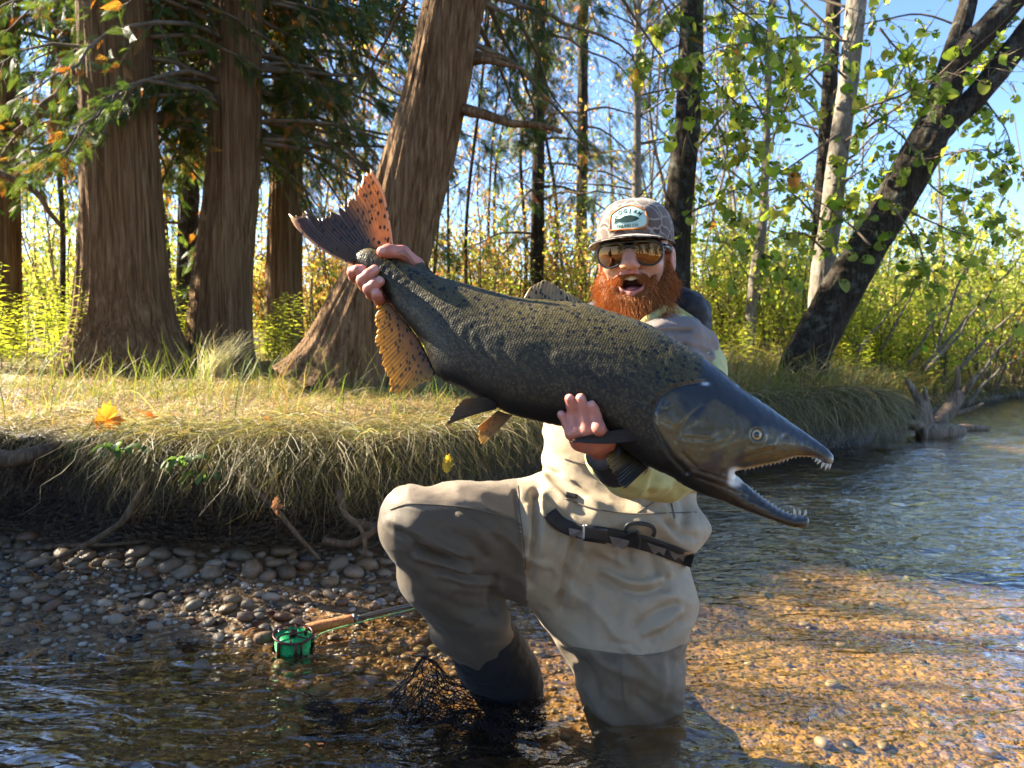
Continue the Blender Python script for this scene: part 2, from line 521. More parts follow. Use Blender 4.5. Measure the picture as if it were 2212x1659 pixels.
for x, s, r in _p:
    y = yb(x) + s
    ok = True
    ci, cj = int(x // .1), int(y // .1)
    for a in (-1, 0, 1):
        for b_ in (-1, 0, 1):
            for (x2, y2, r2) in cell.get((ci + a, cj + b_), ()):
                if (x - x2) ** 2 + (y - y2) ** 2 < (.78 * (r + r2)) ** 2: ok = False; break
    if ok:
        cell.setdefault((ci, cj), []).append((x, float(y), r)); keep.append((x, float(y), r))
keep = np.array(keep)
kz = bed_z(keep[:, 0], keep[:, 1])
kp = to_px(np.stack([keep[:, 0], keep[:, 1], kz], -1))
inv = (kp[:, 0] > -5) & (kp[:, 0] < PW + 5) & (kp[:, 1] < PH + 5)
size = np.where(inv, keep[:, 2] / np.maximum(keep[:, 1], .3), 0)
size = size * np.where((kp[:, 0] > 1140) | (kz < -.11), .35, 1)
order = np.argsort(-size)
big = order[:300]; rest = order[300:]
for i in big:
    x, y, r = keep[i]
    o = bpy.data.objects.new('pebble', _peb_meshes[int(rng.integers(7))])
    o.location = (x, y, kz[i] + r * .22)
    o.rotation_euler = (rng.uniform(-.35, .35), rng.uniform(-.35, .35), rng.uniform(0, 6.28))
    o.scale = (r * rng.uniform(.9, 1.15), r * rng.uniform(.9, 1.1), r * rng.uniform(.8, 1.1))
    link(o, ground)
# the finer gravel, too many to count
small = [keep[rest]]
n = 5200
x = rng.uniform(-2.05, .25, n); s = -1.75 * rng.random(n) ** 1.25 + .04
small.append(np.stack([x, yb(x) + s, .0035 + .0085 * rng.random(n) ** 2.2], -1))
small = np.concatenate(small)
pal = np.array([[.05, .047, .045], [.15, .10, .055], [.28, .21, .125], [.21, .19, .155], [.35, .31, .235], [.22, .12, .06], [.44, .40, .33], [.17, .16, .11], [.50, .46, .40]])
mb = MB()
for (BV, BF, sel) in ((ICO2, ICO2F, small[:, 2] > .008), (ICO1, ICO1F, small[:, 2] <= .008)):
    P = small[sel]; m = len(P)
    a = rng.uniform(0, 6.28, m); sc = np.stack([P[:, 2] * rng.uniform(.9, 1.3, m), P[:, 2] * rng.uniform(.7, 1, m), P[:, 2] * rng.uniform(.45, .8, m)], -1)
    L = BV[None] * (1 + .14 * vnoise(BV[None] * 1.3 + np.arange(m)[:, None, None] * 3.7, 80)[..., None]) * sc[:, None]
    ca, sa = np.cos(a)[:, None], np.sin(a)[:, None]
    V = np.stack([L[..., 0] * ca - L[..., 1] * sa, L[..., 0] * sa + L[..., 1] * ca, L[..., 2]], -1)
    V = V + np.stack([P[:, 0], P[:, 1], bed_z(P[:, 0], P[:, 1]) + P[:, 2] * .25], -1)[:, None]
    F = BF[None] + (np.arange(m) * len(BV))[:, None, None]
    C = np.repeat(pal[rng.integers(0, len(pal), m)] * rng.uniform(.45, .85, (m, 1)), len(BV), 0)
    mb.add(V.reshape(-1, 3), T=F.reshape(-1, 3), C=C)
_o = mb.obj('gravel', colmat('gravel_stone', .45, .5, .15, 90), parent=ground)
_o['kind'] = 'stuff'

# ================================================================== GRASS
def blades(root, az, L, lean0, lean1, pw, width, c0, c1, segs=4, taper=True):
    n = len(root)
    t = np.linspace(0, 1, segs + 1)
    th = lean0[:, None] + (lean1 - lean0)[:, None] * (t[None] ** pw[:, None])
    thm = .5 * (th[:, 1:] + th[:, :-1])
    st = (L / segs)[:, None]
    hx = np.concatenate([np.zeros((n, 1)), np.cumsum(np.sin(thm) * st, 1)], 1)
    vz = np.concatenate([np.zeros((n, 1)), np.cumsum(np.cos(thm) * st, 1)], 1)
    d = np.stack([np.cos(az), np.sin(az)], -1)
    wob = (rng.normal(0, 1, (n, segs + 1)) * (L * .055)[:, None]) * t[None]
    side = np.stack([-d[:, 1], d[:, 0]], -1)
    C = np.zeros((n, segs + 1, 3))
    C[..., :2] = root[:, None, :2] + hx[..., None] * d[:, None] + wob[..., None] * side[:, None]
    C[..., 2] = root[:, None, 2] + vz
    tw = rng.uniform(0, np.pi, n)
    wv = np.zeros((n, 1, 3)); wv[:, 0, :2] = side * np.cos(tw)[:, None]; wv[:, 0, 2] = np.sin(tw) * .6
    wd = width[:, None] * (np.where(t[None] < .999, 1 - t[None] ** 2.2, 0.0) if taper else (1 - .6 * t[None])) * .5
    A = C - wv * wd[..., None]; B = C + wv * wd[..., None]
    V = np.stack([A, B], 2).reshape(n, -1, 3)
    k = np.arange(segs)
    q = np.stack([2 * k, 2 * k + 1, 2 * k + 3, 2 * k + 2], -1)
    Q = (q[None] + (np.arange(n) * 2 * (segs + 1))[:, None, None]).reshape(-1, 4)
    cc = c0[:, None] * (1 - t[None, :, None]) + c1[:, None] * t[None, :, None]
    Cc = np.repeat(cc, 2, axis=1).reshape(-1, 3)
    return V.reshape(-1, 3), Q, Cc
def pick(pal, n, var=.2):
    pal = np.asarray(pal, float)
    return pal[rng.integers(0, len(pal), n)] * rng.uniform(1 - var, 1 + var, (n, 1))
STRAW = [[.44, .34, .16], [.36, .26, .12], [.50, .41, .22], [.28, .18, .08], [.40, .30, .15]]
GREEN = [[.17, .24, .04], [.24, .30, .05], [.12, .18, .03], [.30, .33, .08]]
DULL = [[.15, .15, .055], [.22, .19, .09], [.11, .12, .04], [.28, .23, .12], [.19, .14, .07], [.13, .10, .05]]
M_GRASS = leaf_mat('grass_blade', .42, .55)
mb = MB()
def turf(n, x0, x1, s0, s1, spow, l0, l1, greenfrac, w0, w1, seed, dull=False, lean=(.2, .8), l1ean=(.6, 1.9), clump=1.0):
    x = rng.uniform(x0, x1, int(n * 2.2)); s = s0 + (s1 - s0) * rng.random(len(x)) ** spow
    dn = .5 + .5 * fbm(np.stack([x * 3.2, s * 3.2], -1), 3, seed) * 1.8 * clump
    ok = rng.random(len(x)) < dn + .12
    x, s = x[ok][:n], s[ok][:n]; n = len(x)
    R = ground_point(x, s); R[:, 2] -= .004
    az = rng.uniform(0, 2 * np.pi, n)
    front = s < .46
    az = np.where(front, rng.normal(-np.pi / 2, .8, n), az)
    L = rng.uniform(l0, l1, n) * (.75 + .5 * rng.random(n))
    a0 = rng.uniform(*lean, n); a1 = a0 + rng.uniform(*l1ean, n)
    g = rng.random(n) < greenfrac + .25 * fbm(np.stack([x * 1.6, s * 1.6], -1), 2, seed + 1)
    c = np.where(g[:, None], pick(GREEN, n), pick(DULL if dull else STRAW, n))
    mb.add(*[q for q in (lambda r: (r[0], r[1], None, r[2]))(blades(R, az, L, a0, a1, rng.uniform(.8, 1.8, n), rng.uniform(w0, w1, n), c * .75, c * 1.05, 4))])
turf(21000, -3.4, .55, .33, 1.6, 1.1, .03, .095, .30, .0020, .0038, 100, lean=(.5, 1.3), l1ean=(.2, 1.2))
turf(11000, -4.2, 1.4, 1.0, 3.2, 1.0, .04, .13, .36, .0028, .0055, 103, lean=(.3, 1.1))
turf(650, -3.0, .6, .36, 2.2, 1.0, .16, .34, .75, .0035, .0065, 105, lean=(.05, .5), l1ean=(.2, 1.0), clump=.3)
turf(9000, -7.0, 3.5, 2.6, 6.5, 1.0, .10, .30, .5, .005, .009, 107)
turf(6500, 1.2, 6.0, .3, 2.5, 1.2, .14, .42, .35, .004, .008, 109, lean=(.1, .6))
turf(6000, 2.5, 14.0, .3, 6.0, 1.2, .18, .5, .4, .008, .014, 111, lean=(.1, .6))
o = mb.obj('grass', M_GRASS); tag(o, 'dry straw and yellow green grass on top of the banks', 'grass', kind='stuff')
# long grass hanging over the bank face
mb = MB()
def hang(n, x0, x1, s0, s1, l0, l1, w0, w1, xw=None, pal=DULL):
    x = rng.uniform(x0, x1, n) if xw is None else xw(n)
    s = rng.uniform(s0, s1, n)
    R = ground_point(x, s)
    az = rng.normal(-np.pi / 2, .85, n)
    L = rng.uniform(l0, l1, n)
    a0 = rng.uniform(.35, 1.2, n); a1 = rng.uniform(2.5, 3.12, n)
    c = pick(pal, n, .3)
    V, Q, C = blades(R, az, L, a0, a1, rng.uniform(.35, .7, n), rng.uniform(w0, w1, n), c, c * 1.15, 7)
    mb.add(V, Q, None, C)
hang(1300, -2.6, -1.2, .28, .40, .06, .30, .0015, .0035)
hang(2200, -1.35, -.75, .25, .40, .10, .45, .0015, .0038)
hang(5600, -.85, 1.25, .25, .40, .12, .50, .0015, .0040)
hang(2600, -.75, 1.2, .12, .30, .10, .34, .0015, .0035)
hang(2800, -1.6, 1.2, .30, .44, .06, .26, .0018, .004, pal=GREEN + DULL)
hang(5200, 1.2, 3.3, .22, .42, .2, .55, .003, .007, pal=DULL + STRAW[:3])
hang(2600, 2.9, 7.5, .2, .42, .10, .24, .006, .012, pal=DULL + STRAW[:2])
n = 420
x = rng.uniform(-2.2, 1.0, n); R = ground_point(x, rng.uniform(.3, .43, n)); c = pick(STRAW + DULL + GREEN[:1], n, .25)
V, Q, C = blades(R, rng.normal(-np.pi / 2, 1.1, n), rng.uniform(.18, .5, n), rng.uniform(.4, 1.4, n), rng.uniform(2.0, 3.1, n), rng.uniform(.5, 1.2, n), rng.uniform(.003, .005, n), c, c * 1.1, 8)
mb.add(V, Q, None, C)
o = mb.obj('hanging_grass', M_GRASS); tag(o, 'long dry grass hanging down the cut face of the river bank', 'grass', kind='stuff')
# fine roots of the undercut
mb = MB()
n = 2000
x = rng.uniform(-2.3, .4, n); s = rng.uniform(.08, .33, n)
R = ground_point(x, s)
c = pick([[.09, .06, .04], [.14, .095, .06], [.06, .042, .03], [.19, .14, .09]], n, .3)
V, Q, C = blades(R, rng.normal(-np.pi / 2, .8, n), rng.uniform(.08, .34, n), rng.uniform(.9, 1.7, n), rng.uniform(2.4, 3.1, n), rng.uniform(.4, .9, n), rng.uniform(.0010, .0026, n), c, c * .9, 7)
mb.add(V, Q, None, C)
n = 700
x = rng.uniform(-2.3, .4, n); s = rng.uniform(.05, .3, n)
R = ground_point(x, s); c = pick([[.09, .06, .04], [.14, .095, .06], [.06, .042, .03]], n, .3)
V, Q, C = blades(R, rng.uniform(0, 6.28, n), rng.uniform(.1, .3, n), rng.uniform(1.2, 1.9, n), rng.uniform(1.0, 2.4, n), rng.uniform(.6, 1.2, n), rng.uniform(.0012, .003, n), c, c, 6)
V[:, 1] -= .03
mb.add(V, Q, None, C)
M_ROOT = colmat('root_wood', .85, .2, .3, 120)
o = mb.obj('fine_roots', M_ROOT); tag(o, 'tangle of thin brown roots dangling below the undercut bank', 'roots', kind='stuff')
# ================================================================== TREES
def bark_mat(name, c_dark, c_mid, c_lite, zs=1.6, k=26, moss=0.0, bump=.7, bd=.02):
    b = NB(name)
    co = b.coord('Object')
    n1 = b.noise(b.mapping(co, (k, k, zs)), 1.0, 5, .62, .5)
    n2 = b.noise(co, 3.0, 4)
    n3 = b.noise(b.mapping(co, (k * 2.6, k * 2.6, zs * 2.0)), 1.0, 4, .6, .3)
    c = b.ramp(b.math('ADD', b.math('MULTIPLY', n1, .55), b.math('MULTIPLY', n3, .45)), [(.34, c_dark), (.5, c_mid), (.68, c_lite)])
    c = b.mix(b.math('MULTIPLY', n2, .45), c, (.55, .5, .45), 'MULTIPLY')
    if moss:
        c = b.mix(b.math('MULTIPLY', b.ramp(b.noise(co, 9, 5, .7), [(.52, (0, 0, 0)), (.66, (1, 1, 1))]), moss), c, (.20, .21, .17))
    h = b.math('ADD', n1, b.math('MULTIPLY', n3, .5))
    return b.done(b.bsdf(c, .9, b.bump(h, bump, bd), .15))
M_CEDAR = bark_mat('cedar_bark', (.060, .030, .013), (.20, .117, .056), (.37, .25, .14), 1.1, 34, 0, 1.0, .035)
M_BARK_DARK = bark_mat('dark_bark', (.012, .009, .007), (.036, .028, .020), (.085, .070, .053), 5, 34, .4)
M_BARK_GREY = bark_mat('grey_bark', (.10, .085, .065), (.24, .205, .165), (.40, .36, .30), 9, 20, .4, .5)
M_TWIG = plain('twig_bark', (.15, .115, .08), .85, .2, var=.4, scale=12)
M_LEAF = leaf_mat('broad_leaf', .6, .45, 1.3)
M_SPRAY = leaf_mat('cedar_spray', .45, .5, 1.25)

def trunk(root, P, R, mat, k=64, n=90, ridge=.01, kf=9.0, hz=1.1, flare=None, seed=0, name='trunk', lump=.03):
    """P world centreline, R radii along it. flare=(height, amount, lobes)"""
    C = resample(np.concatenate([np.asarray(P, float), np.asarray(R, float)[:, None]], 1), n)
    r = C[:, 3]; C = C[:, :3]
    T, N, B = frames(C)
    a = np.linspace(0, 2 * np.pi, k, endpoint=False)
    h = np.concatenate([[0], np.cumsum(np.linalg.norm(np.diff(C, axis=0), axis=1))])
    A, Hh = np.meshgrid(a, h)
    tw = .25 * Hh
    q = np.stack([np.cos(A + tw) * kf, np.sin(A + tw) * kf, Hh * hz], -1)
    rd = 1 - np.abs(vnoise(q, seed)) * 2
    rd2 = 1 - np.abs(vnoise(q * np.array([2.1, 2.1, 1.7]), seed + 1)) * 2
    lo = fbm(np.stack([np.cos(A) * 1.2, np.sin(A) * 1.2, Hh * .9], -1), 2, seed + 2)
    rr = r[:, None] * (1 + lump * 2 * lo) + ridge * (rd * .75 + rd2 * .35)
    if flare:
        fh, fa, fl = flare
        f = np.exp(-Hh / fh)
        ph = vnoise(np.stack([np.cos(A) * fl * .35, np.sin(A) * fl * .35, 0 * A], -1), seed + 5)
        rr = rr * (1 + fa * f * (.55 + .9 * np.maximum(ph, -.3)))
    V = C[:, None] + rr[..., None] * (np.cos(A)[..., None] * N[:, None] + np.sin(A)[..., None] * B[:, None])
    return part(root, name, V.reshape(-1, 3), grid_faces(k, n, True), mat)

def limb(mb, P, r0, r1, k=6, n=10, wob=.0, seed=0):
    C = resample(P, n)
    if wob: C = C + wob * np.stack([fbm(C * 5 + 3 * j, 2, seed + j) for j in range(3)], -1) * np.linspace(0, 1, n)[:, None]
    V, Q, T = tube(C, np.linspace(r0, r1, n), k)
    mb.add(V, Q, T)
    return C

# ---- cedar spray: a flat frond of overlapping leaflets
def spray_proto(m=8):
    V = []; Q = []
    def kite(b, t, w):
        d = t - b; s = np.array([-d[1], d[0], 0]) ; s = s / (np.linalg.norm(s) + 1e-9) * w
        k = len(V); V.extend([b, b + d * .45 + s, t, b + d * .45 - s]); Q.append([k, k + 1, k + 2, k + 3])
    for i in range(m):
        x = .08 + .84 * i / m
        l = .40 * (1 - .72 * i / m)
        for sg in (-1, 1):
            kite(np.array([x, 0, 0.]), np.array([x + l * .72, sg * l * .72, -.1 * l]), .019 if m > 5 else .03)
    kite(np.array([0, 0, 0.]), np.array([1.0, 0, 0]), .022)
    kite(np.array([.7, 0, 0.]), np.array([1.12, .02, 0]), .035)
    V = np.array(V); V[:, 2] -= .18 * V[:, 0] ** 2
    return V, np.array(Q)
SPV, SPQ = spray_proto(10)
SPV2, SPQ2 = spray_proto(4)
CEDG = [[.040, .075, .016], [.055, .10, .02], [.030, .058, .014], [.085, .13, .025], [.10, .15, .03]]
CEDO = [[.42, .17, .03], [.36, .12, .025], [.45, .24, .05]]
def sprays(mb, P, D, size, orange=.1, pal=CEDG, proto=None):
    """P positions, D outward directions (n,3)"""
    SV, SQ = proto or (SPV, SPQ)
    n = len(P)
    X = D / (np.linalg.norm(D, axis=1)[:, None] + 1e-9)
    up = rng.normal(0, 1, (n, 3)); up[:, 2] += .9
    Yv = np.cross(up, X); Yv /= np.linalg.norm(Yv, axis=1)[:, None] + 1e-9
    Z = np.cross(X, Yv)
    L = SV[None] * size[:, None, None]
    V = P[:, None] + L[..., :1] * X[:, None] + L[..., 1:2] * Yv[:, None] + L[..., 2:] * Z[:, None]
    Q = SQ[None] + (np.arange(n) * len(SV))[:, None, None]
    c = np.where((rng.random(n) < orange)[:, None], pick(CEDO, n, .25), pick(pal, n, .3))
    mb.add(V.reshape(-1, 3), Q.reshape(-1, 4), None, np.repeat(c, len(SV), 0))

def bough(mbw, mbl, start, az, L, rise=.15, droop=.55, n=60, size=.12, orange=.1, r0=.018, seed=0, pal=CEDG, proto=None, bare=.12):
    d = np.array([math.cos(az), math.sin(az), 0])
    side = np.array([-d[1], d[0], 0])
    t = np.linspace(0, 1, 6)
    P = start + d * (L * t)[:, None] + np.array([0, 0, 1.]) * (L * (rise * t - droop * t ** 2))[:, None]
    P = P + rng.normal(0, .03 * L, (6, 3)) * t[:, None]
    C = limb(mbw, P, r0, .003, 5, 12, .05 * L, seed)
    # branchlets
    nb = max(4, int(L * 9))
    tb = np.sort(rng.uniform(bare, 1, nb))
    per = max(2, n // nb)
    for j, tt in enumerate(tb):
        b0 = np.array([np.interp(tt, np.linspace(0, 1, 12), C[:, c]) for c in range(3)])
        sg = 1 if j % 2 else -1
        ll = (.12 + .42 * L * (1 - tt) * rng.uniform(.4, 1.0)) * .6
        bd = side * sg * rng.uniform(.6, 1.0) + d * rng.uniform(.3, .9) + np.array([0, 0, -rng.uniform(.1, .9)])
        bd = bd / np.linalg.norm(bd)
        q = np.linspace(0, 1, 4)[:, None]
        Pb = b0 + bd * ll * q + np.array([0, 0, -1.]) * (ll * .45 * q ** 2)
        V, Q, T = tube(Pb, [.004, .003, .002, .0012], 3, False); mbw.add(V, Q)
        u = rng.uniform(.15, 1, per)
        Ps = b0 + bd * (ll * u)[:, None] + np.array([0, 0, -1.]) * (ll * .45 * u ** 2)[:, None]
        Ds = bd + rng.normal(0, .55, (per, 3)) + np.array([0, 0, -.55])
        sprays(mbl, Ps, Ds, size * rng.uniform(.55, 1.25, per), orange, pal, proto)

def cedar(name, label, cpts, flare, boughs_n, zr, Lr, azr, seed, k=150, n=150, mat=None, size=.12, per=70, group=None, orange=.1, kf=8, ridge=.015, high=0, pal=CEDG, proto=None):
    """cpts rows: px, py, width_px, depth"""
    global rng
    rng = np.random.default_rng(seed)
    c = np.array(cpts, float)
    P = at(c[:, 0], c[:, 1], c[:, 3]); R = c[:, 2] / 2 * c[:, 3] / FPX * .90
    P = P[::-1]; R = R[::-1]                      # from the foot upward
    root = thing(name, P[0], label, 'tree', group)
    P[0, 2] -= .06
    # carry the trunk on above the frame
    up = (P[-1] - P[-2]); up = up / np.linalg.norm(up)
    P = np.vstack([P, P[-1] + up * 2.2, P[-1] + up * 4.6]); R = np.append(R, [R[-1] * .8, R[-1] * .45])
    trunk(root, P, R, mat or M_CEDAR, k, n, ridge, kf, 1.1, flare, seed)
    mbw, mbl = MB(), MB()
    zc = P[:, 2]
    for j in range(boughs_n):
        z = rng.uniform(*zr)
        s = np.array([np.interp(z, zc, P[:, q]) for q in range(3)])
        rr = np.interp(z, zc, R)
        az = rng.uniform(*azr)
        s = s + np.array([math.cos(az), math.sin(az), 0]) * rr * .8
        bough(mbw, mbl, s, az, rng.uniform(*Lr), rng.uniform(0, .3), rng.uniform(.35, .8), per, size, orange, .02, seed + j, pal, proto)
    for j in range(high):                       # the crown above
        z = rng.uniform(3.5, 7.2); s = np.array([np.interp(z, zc, P[:, q]) for q in range(3)])
        bough(mbw, mbl, s, rng.uniform(*azr), rng.uniform(.8, 1.7), .2, .5, 44, .30, orange, .02, seed + 300 + j, pal, (SPV2, SPQ2))
    if boughs_n or high:
        mbw.part(root, 'branches', M_TWIG)
        mbl.part(root, 'crown', M_SPRAY, smooth=False)
    return root

PI = math.pi
A_D = 5.5
cedA = cedar('cedar_tree', 'broad straight cedar trunk with flared root base on the grassy bank', [(238, -260, 146, A_D), (248, 0, 153, A_D), (258, 300, 160, A_D), (264, 560, 186, A_D), (266, 680, 212, A_D), (268, 750, 240, A_D), (270, 812, 262, A_D)],
             (.20, .75, 5), 30, (2.2, 4.0), (.8, 1.7), (PI * .0, PI * 1.0), 200, per=90, size=.115, k=260, n=170, high=40)
cedB = cedar('cedar_tree', 'reddish cedar trunk behind the pale dry grass tuft', [(528, -260, 100, 6.0), (515, 0, 106, 6.0), (506, 340, 116, 6.0), (483, 567, 128, 6.0), (474, 710, 144, 6.0), (471, 806, 152, 6.0)],
             (.18, .35, 4), 56, (2.3, 3.7), (.7, 1.9), (PI * .05, PI * 1.42), 230, k=120, per=100, size=.12, orange=.13, high=40)
cedC = cedar('cedar_tree', 'slimmer upright cedar trunk standing between two thick trunks', [(628, -260, 62, 7.4), (622, 0, 64, 7.4), (619, 340, 68, 7.4), (613, 567, 77, 7.4), (612, 700, 84, 7.4), (612, 770, 88, 7.4)],
             (.2, .25, 4), 44, (2.35, 4.2), (.8, 2.1), (-PI, PI), 260, k=90, n=110, per=95, size=.13, orange=.14, high=34)
D_D = 4.35
cedD = cedar('leaning_cedar_tree', 'thick cedar trunk leaning right, its left edge sunlit', [(1060, -300, 126, D_D), (986, 0, 134, D_D), (942, 205, 146, D_D), (905, 342, 156, D_D), (868, 478, 164, D_D), (832, 600, 176, D_D), (790, 700, 190, D_D), (745, 812, 205, D_D)],
             (.18, .6, 5), 26, (2.4, 4.2), (.9, 2.0), (PI * .0, PI * .72), 290, per=90, size=.11, k=260, n=170)
# broken limbs of the leaning cedar
mb = MB(); limb(mb, [at(985, 232, D_D), at(1040, 245, D_D - .15), at(1100, 265, D_D - .25), at(1160, 270, D_D - .3), at(1205, 287, D_D - .35)], .036, .012, 10, 22, .04, 5)
limb(mb, [at(1160, 270, D_D - .3), at(1188, 290, D_D - .33)], .012, .004, 6, 5); mb.part(cedD, 'broken_branch', M_CEDAR)
mb = MB(); limb(mb, [at(1015, 130, D_D), at(1060, 132, D_D - .1), at(1128, 146, D_D - .2)], .03, .006, 8, 12, .03, 6); limb(mb, [at(1030, 118, D_D), at(1060, 122, D_D - .1), at(1092, 121, D_D - .1)], .024, .006, 8, 8, .02, 8); mb.part(cedD, 'broken_branch', M_CEDAR)
mb = MB(); limb(mb, [at(190, 115, A_D), at(150, 165, A_D - .2), at(95, 235, A_D - .4), at(30, 283, A_D - .5)], .042, .02, 9, 18, .05, 9); mb.part(cedA, 'bare_branch', M_CEDAR)
mb = MB(); limb(mb, [at(-40, 360, 5.0), at(40, 390, 5.0), at(95, 430, 5.0), at(145, 495, 5.05)], .030, .012, 7, 14, .05, 12); mb.part(cedA, 'bare_branch', M_CEDAR)
cedE = cedar('cedar_tree', 'lichen spotted cedar trunk half cut off beside tall weeds', [(14, -260, 48, 7.2), (14, 300, 52, 7.2), (12, 600, 60, 7.2), (12, 770, 70, 7.2)],
             (.2, .3, 4), 26, (1.9, 4.2), (.8, 2.0), (-PI * .9, PI * .4), 320, k=80, n=100, per=85, size=.125, orange=.16, high=30)
cedF = cedar('cedar_tree', 'thin shaded conifer trunk seen between two thick cedar trunks', [(412, -260, 36, 9.0), (409, 350, 42, 9.0), (405, 620, 46, 9.0), (405, 770, 50, 9.0)],
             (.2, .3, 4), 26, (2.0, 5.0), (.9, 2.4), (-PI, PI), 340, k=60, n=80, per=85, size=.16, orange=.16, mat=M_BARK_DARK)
cedG = cedar('cedar_tree', 'distant cedar with drooping dark boughs right of the leaning trunk', [(1165, -260, 20, 9.5), (1163, 300, 24, 9.5), (1160, 600, 28, 9.5), (1160, 760, 32, 9.5)],
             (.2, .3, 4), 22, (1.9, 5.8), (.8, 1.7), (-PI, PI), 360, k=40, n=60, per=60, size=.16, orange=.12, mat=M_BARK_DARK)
cedH = cedar('cedar_tree', 'far cedar with sparse boughs behind the broken branch', [(1262, -260, 18, 11.5), (1258, 300, 22, 11.5), (1255, 600, 24, 11.5), (1255, 750, 28, 11.5)],
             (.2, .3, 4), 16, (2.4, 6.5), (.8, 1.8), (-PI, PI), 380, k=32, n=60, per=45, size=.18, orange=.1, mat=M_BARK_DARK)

def plain_cedar(name, label, x, y, z0, h, r, zr, Lr, nb, size, per, seed, azr=(-PI, PI), group=None):
    global rng
    rng = np.random.default_rng(seed)
    root = thing(name, (x, y, z0), label, 'tree', group)
    P = np.array([[x, y, z0 - .1], [x + .05, y, z0 + h * .3], [x, y + .05, z0 + h * .7], [x, y, z0 + h]])
    trunk(root, P, [r, r * .8, r * .5, .02], M_CEDAR, 40, 50, .008, 8, 1.1, (.2, .4, 4), seed)
    mbw, mbl = MB(), MB()
    for j in range(nb):
        z = rng.uniform(*zr); az = rng.uniform(*azr)
        s = np.array([x, y, z0 + z])
        f = 1 - .35 * (z - zr[0]) / (zr[1] - zr[0])
        bough(mbw, mbl, s, az, rng.uniform(*Lr) * f, .15, .5, per, size, .08, .015, seed + j, CEDG, (SPV2, SPQ2))
    mbw.part(root, 'branches', M_TWIG); mbl.part(root, 'crown', M_SPRAY, smooth=False)
    return root
# cedars up the bank to the left, whose shade falls over the shallows
plain_cedar('cedar_tree', 'bushy young cedar further along the bank, shading the gravel', -4.6, 3.0, .5, 3.2, .08, (.1, 2.75), (.65, .95), 150, .22, 46, 400)
plain_cedar('cedar_tree', 'bushy young cedar at the river edge upstream of the gravel', -4.3, 2.2, .25, 3.3, .08, (.1, 2.9), (.75, 1.1), 120, .22, 46, 420)
plain_cedar('cedar_tree', 'spreading young cedar behind the two at the river edge', -5.6, 2.7, .4, 4.0, .09, (.3, 3.5), (.9, 1.3), 100, .24, 46, 430)
# trees on the opposite bank, behind the viewer
for k, (x, y) in enumerate(((-7, -10.5), (-3.2, -9.6), (1.0, -10.8), (4.6, -9.8), (8.5, -11), (12, -8.5))):
    plain_cedar('cedar_tree', 'cedar on the opposite bank across from the angler', x, y, .7, rng.uniform(6, 8), .16, (.8, 6.2), (1.2, 2.0), 60, .5, 26, 440 + k, group='cedars on the opposite bank')

# ---- broad-leaved trees
def kites(mb, P, size, pal, droop=.6, var=.25, asp=.62):
    n = len(P)
    X = rng.normal(0, 1, (n, 3)); X[:, 2] -= droop; X /= np.linalg.norm(X, axis=1)[:, None]
    Yv = np.cross(X, rng.normal(0, 1, (n, 3))); Yv /= np.linalg.norm(Yv, axis=1)[:, None] + 1e-9
    s = size[:, None]
    V = np.stack([P, P + X * s * .45 + Yv * s * asp * .5, P + X * s, P + X * s * .45 - Yv * s * asp * .5], 1)
    Q = np.arange(4)[None] + 4 * np.arange(n)[:, None]
    mb.add(V.reshape(-1, 3), Q, None, np.repeat(pick(pal, n, var), 4, 0))

YG = [[.25, .35, .05], [.20, .30, .045], [.35, .41, .06], [.16, .25, .04], [.43, .42, .08]]
ORG = [[.50, .25, .10], [.55, .34, .14], [.48, .20, .11], [.50, .40, .16], [.44, .36, .18]]
YEL = [[.50, .44, .12], [.44, .42, .10], [.36, .38, .08], [.50, .38, .14]]

def thin_tree(name, label, base, top, r0, mat, nb, Lr, zr, seed, leaf_n, leaf_s, pal, group=None, k=10, tw=4, up=(.5, 1.1)):
    base = np.asarray(base, float); top = np.asarray(top, float)
    root = thing(name, base, label, 'tree', group)
    m = 6
    t = np.linspace(0, 1, m)[:, None]
    P = base + (top - base) * t + rng.normal(0, .015, (m, 3)) * np.linalg.norm(top - base) * np.sin(np.pi * t) * np.array([1, 1, .1])
    P[0, 2] -= .15
    trunk(root, P, np.linspace(r0, r0 * .35, m), mat, k, 36, r0 * .10, 3, 2.5, (.15, .3, 4), seed)
    mbw, mbl = MB(), MB(); tips = []
    for j in range(nb):
        f = rng.uniform(*zr)
        s = base + (top - base) * f
        az = rng.uniform(-PI, PI); L = rng.uniform(*Lr) * (1.15 - .6 * f); el = rng.uniform(*up)
        d = np.array([math.cos(az) * math.cos(el), math.sin(az) * math.cos(el), math.sin(el)])
        q = np.linspace(0, 1, 5)[:, None]
        Pb = s + d * L * q + np.cumsum(rng.normal(0, .045 * L, (5, 3)), 0) * q
        V, Q, T = tube(Pb, np.linspace(r0 * .26, r0 * .06, 5), 4, False); mbw.add(V, Q)
        for i in range(tw):
            f2 = rng.uniform(.25, 1); s2 = np.array([np.interp(f2, q[:, 0], Pb[:, c]) for c in range(3)])
            d2 = d + rng.normal(0, .6, 3); d2 /= np.linalg.norm(d2); L2 = L * rng.uniform(.25, .6)
            P2 = s2 + d2 * L2 * q[:4] / .75 + np.cumsum(rng.normal(0, .05 * L2, (4, 3)), 0)
            V, Q, T = tube(P2, np.linspace(r0 * .10, r0 * .03, 4), 3, False); mbw.add(V, Q)
            tips.append(P2[1:])
        tips.append(Pb[2:])
    mbw.part(root, 'branches', M_TWIG)
    if leaf_n:
        tips = np.concatenate(tips)
        Pl = tips[rng.integers(0, len(tips), leaf_n)] + rng.normal(0, .05, (leaf_n, 3))
        kites(mbl, Pl, rng.uniform(.6, 1.2, leaf_n) * leaf_s, pal)
        mbl.part(root, 'crown', M_LEAF, smooth=False)
    return root
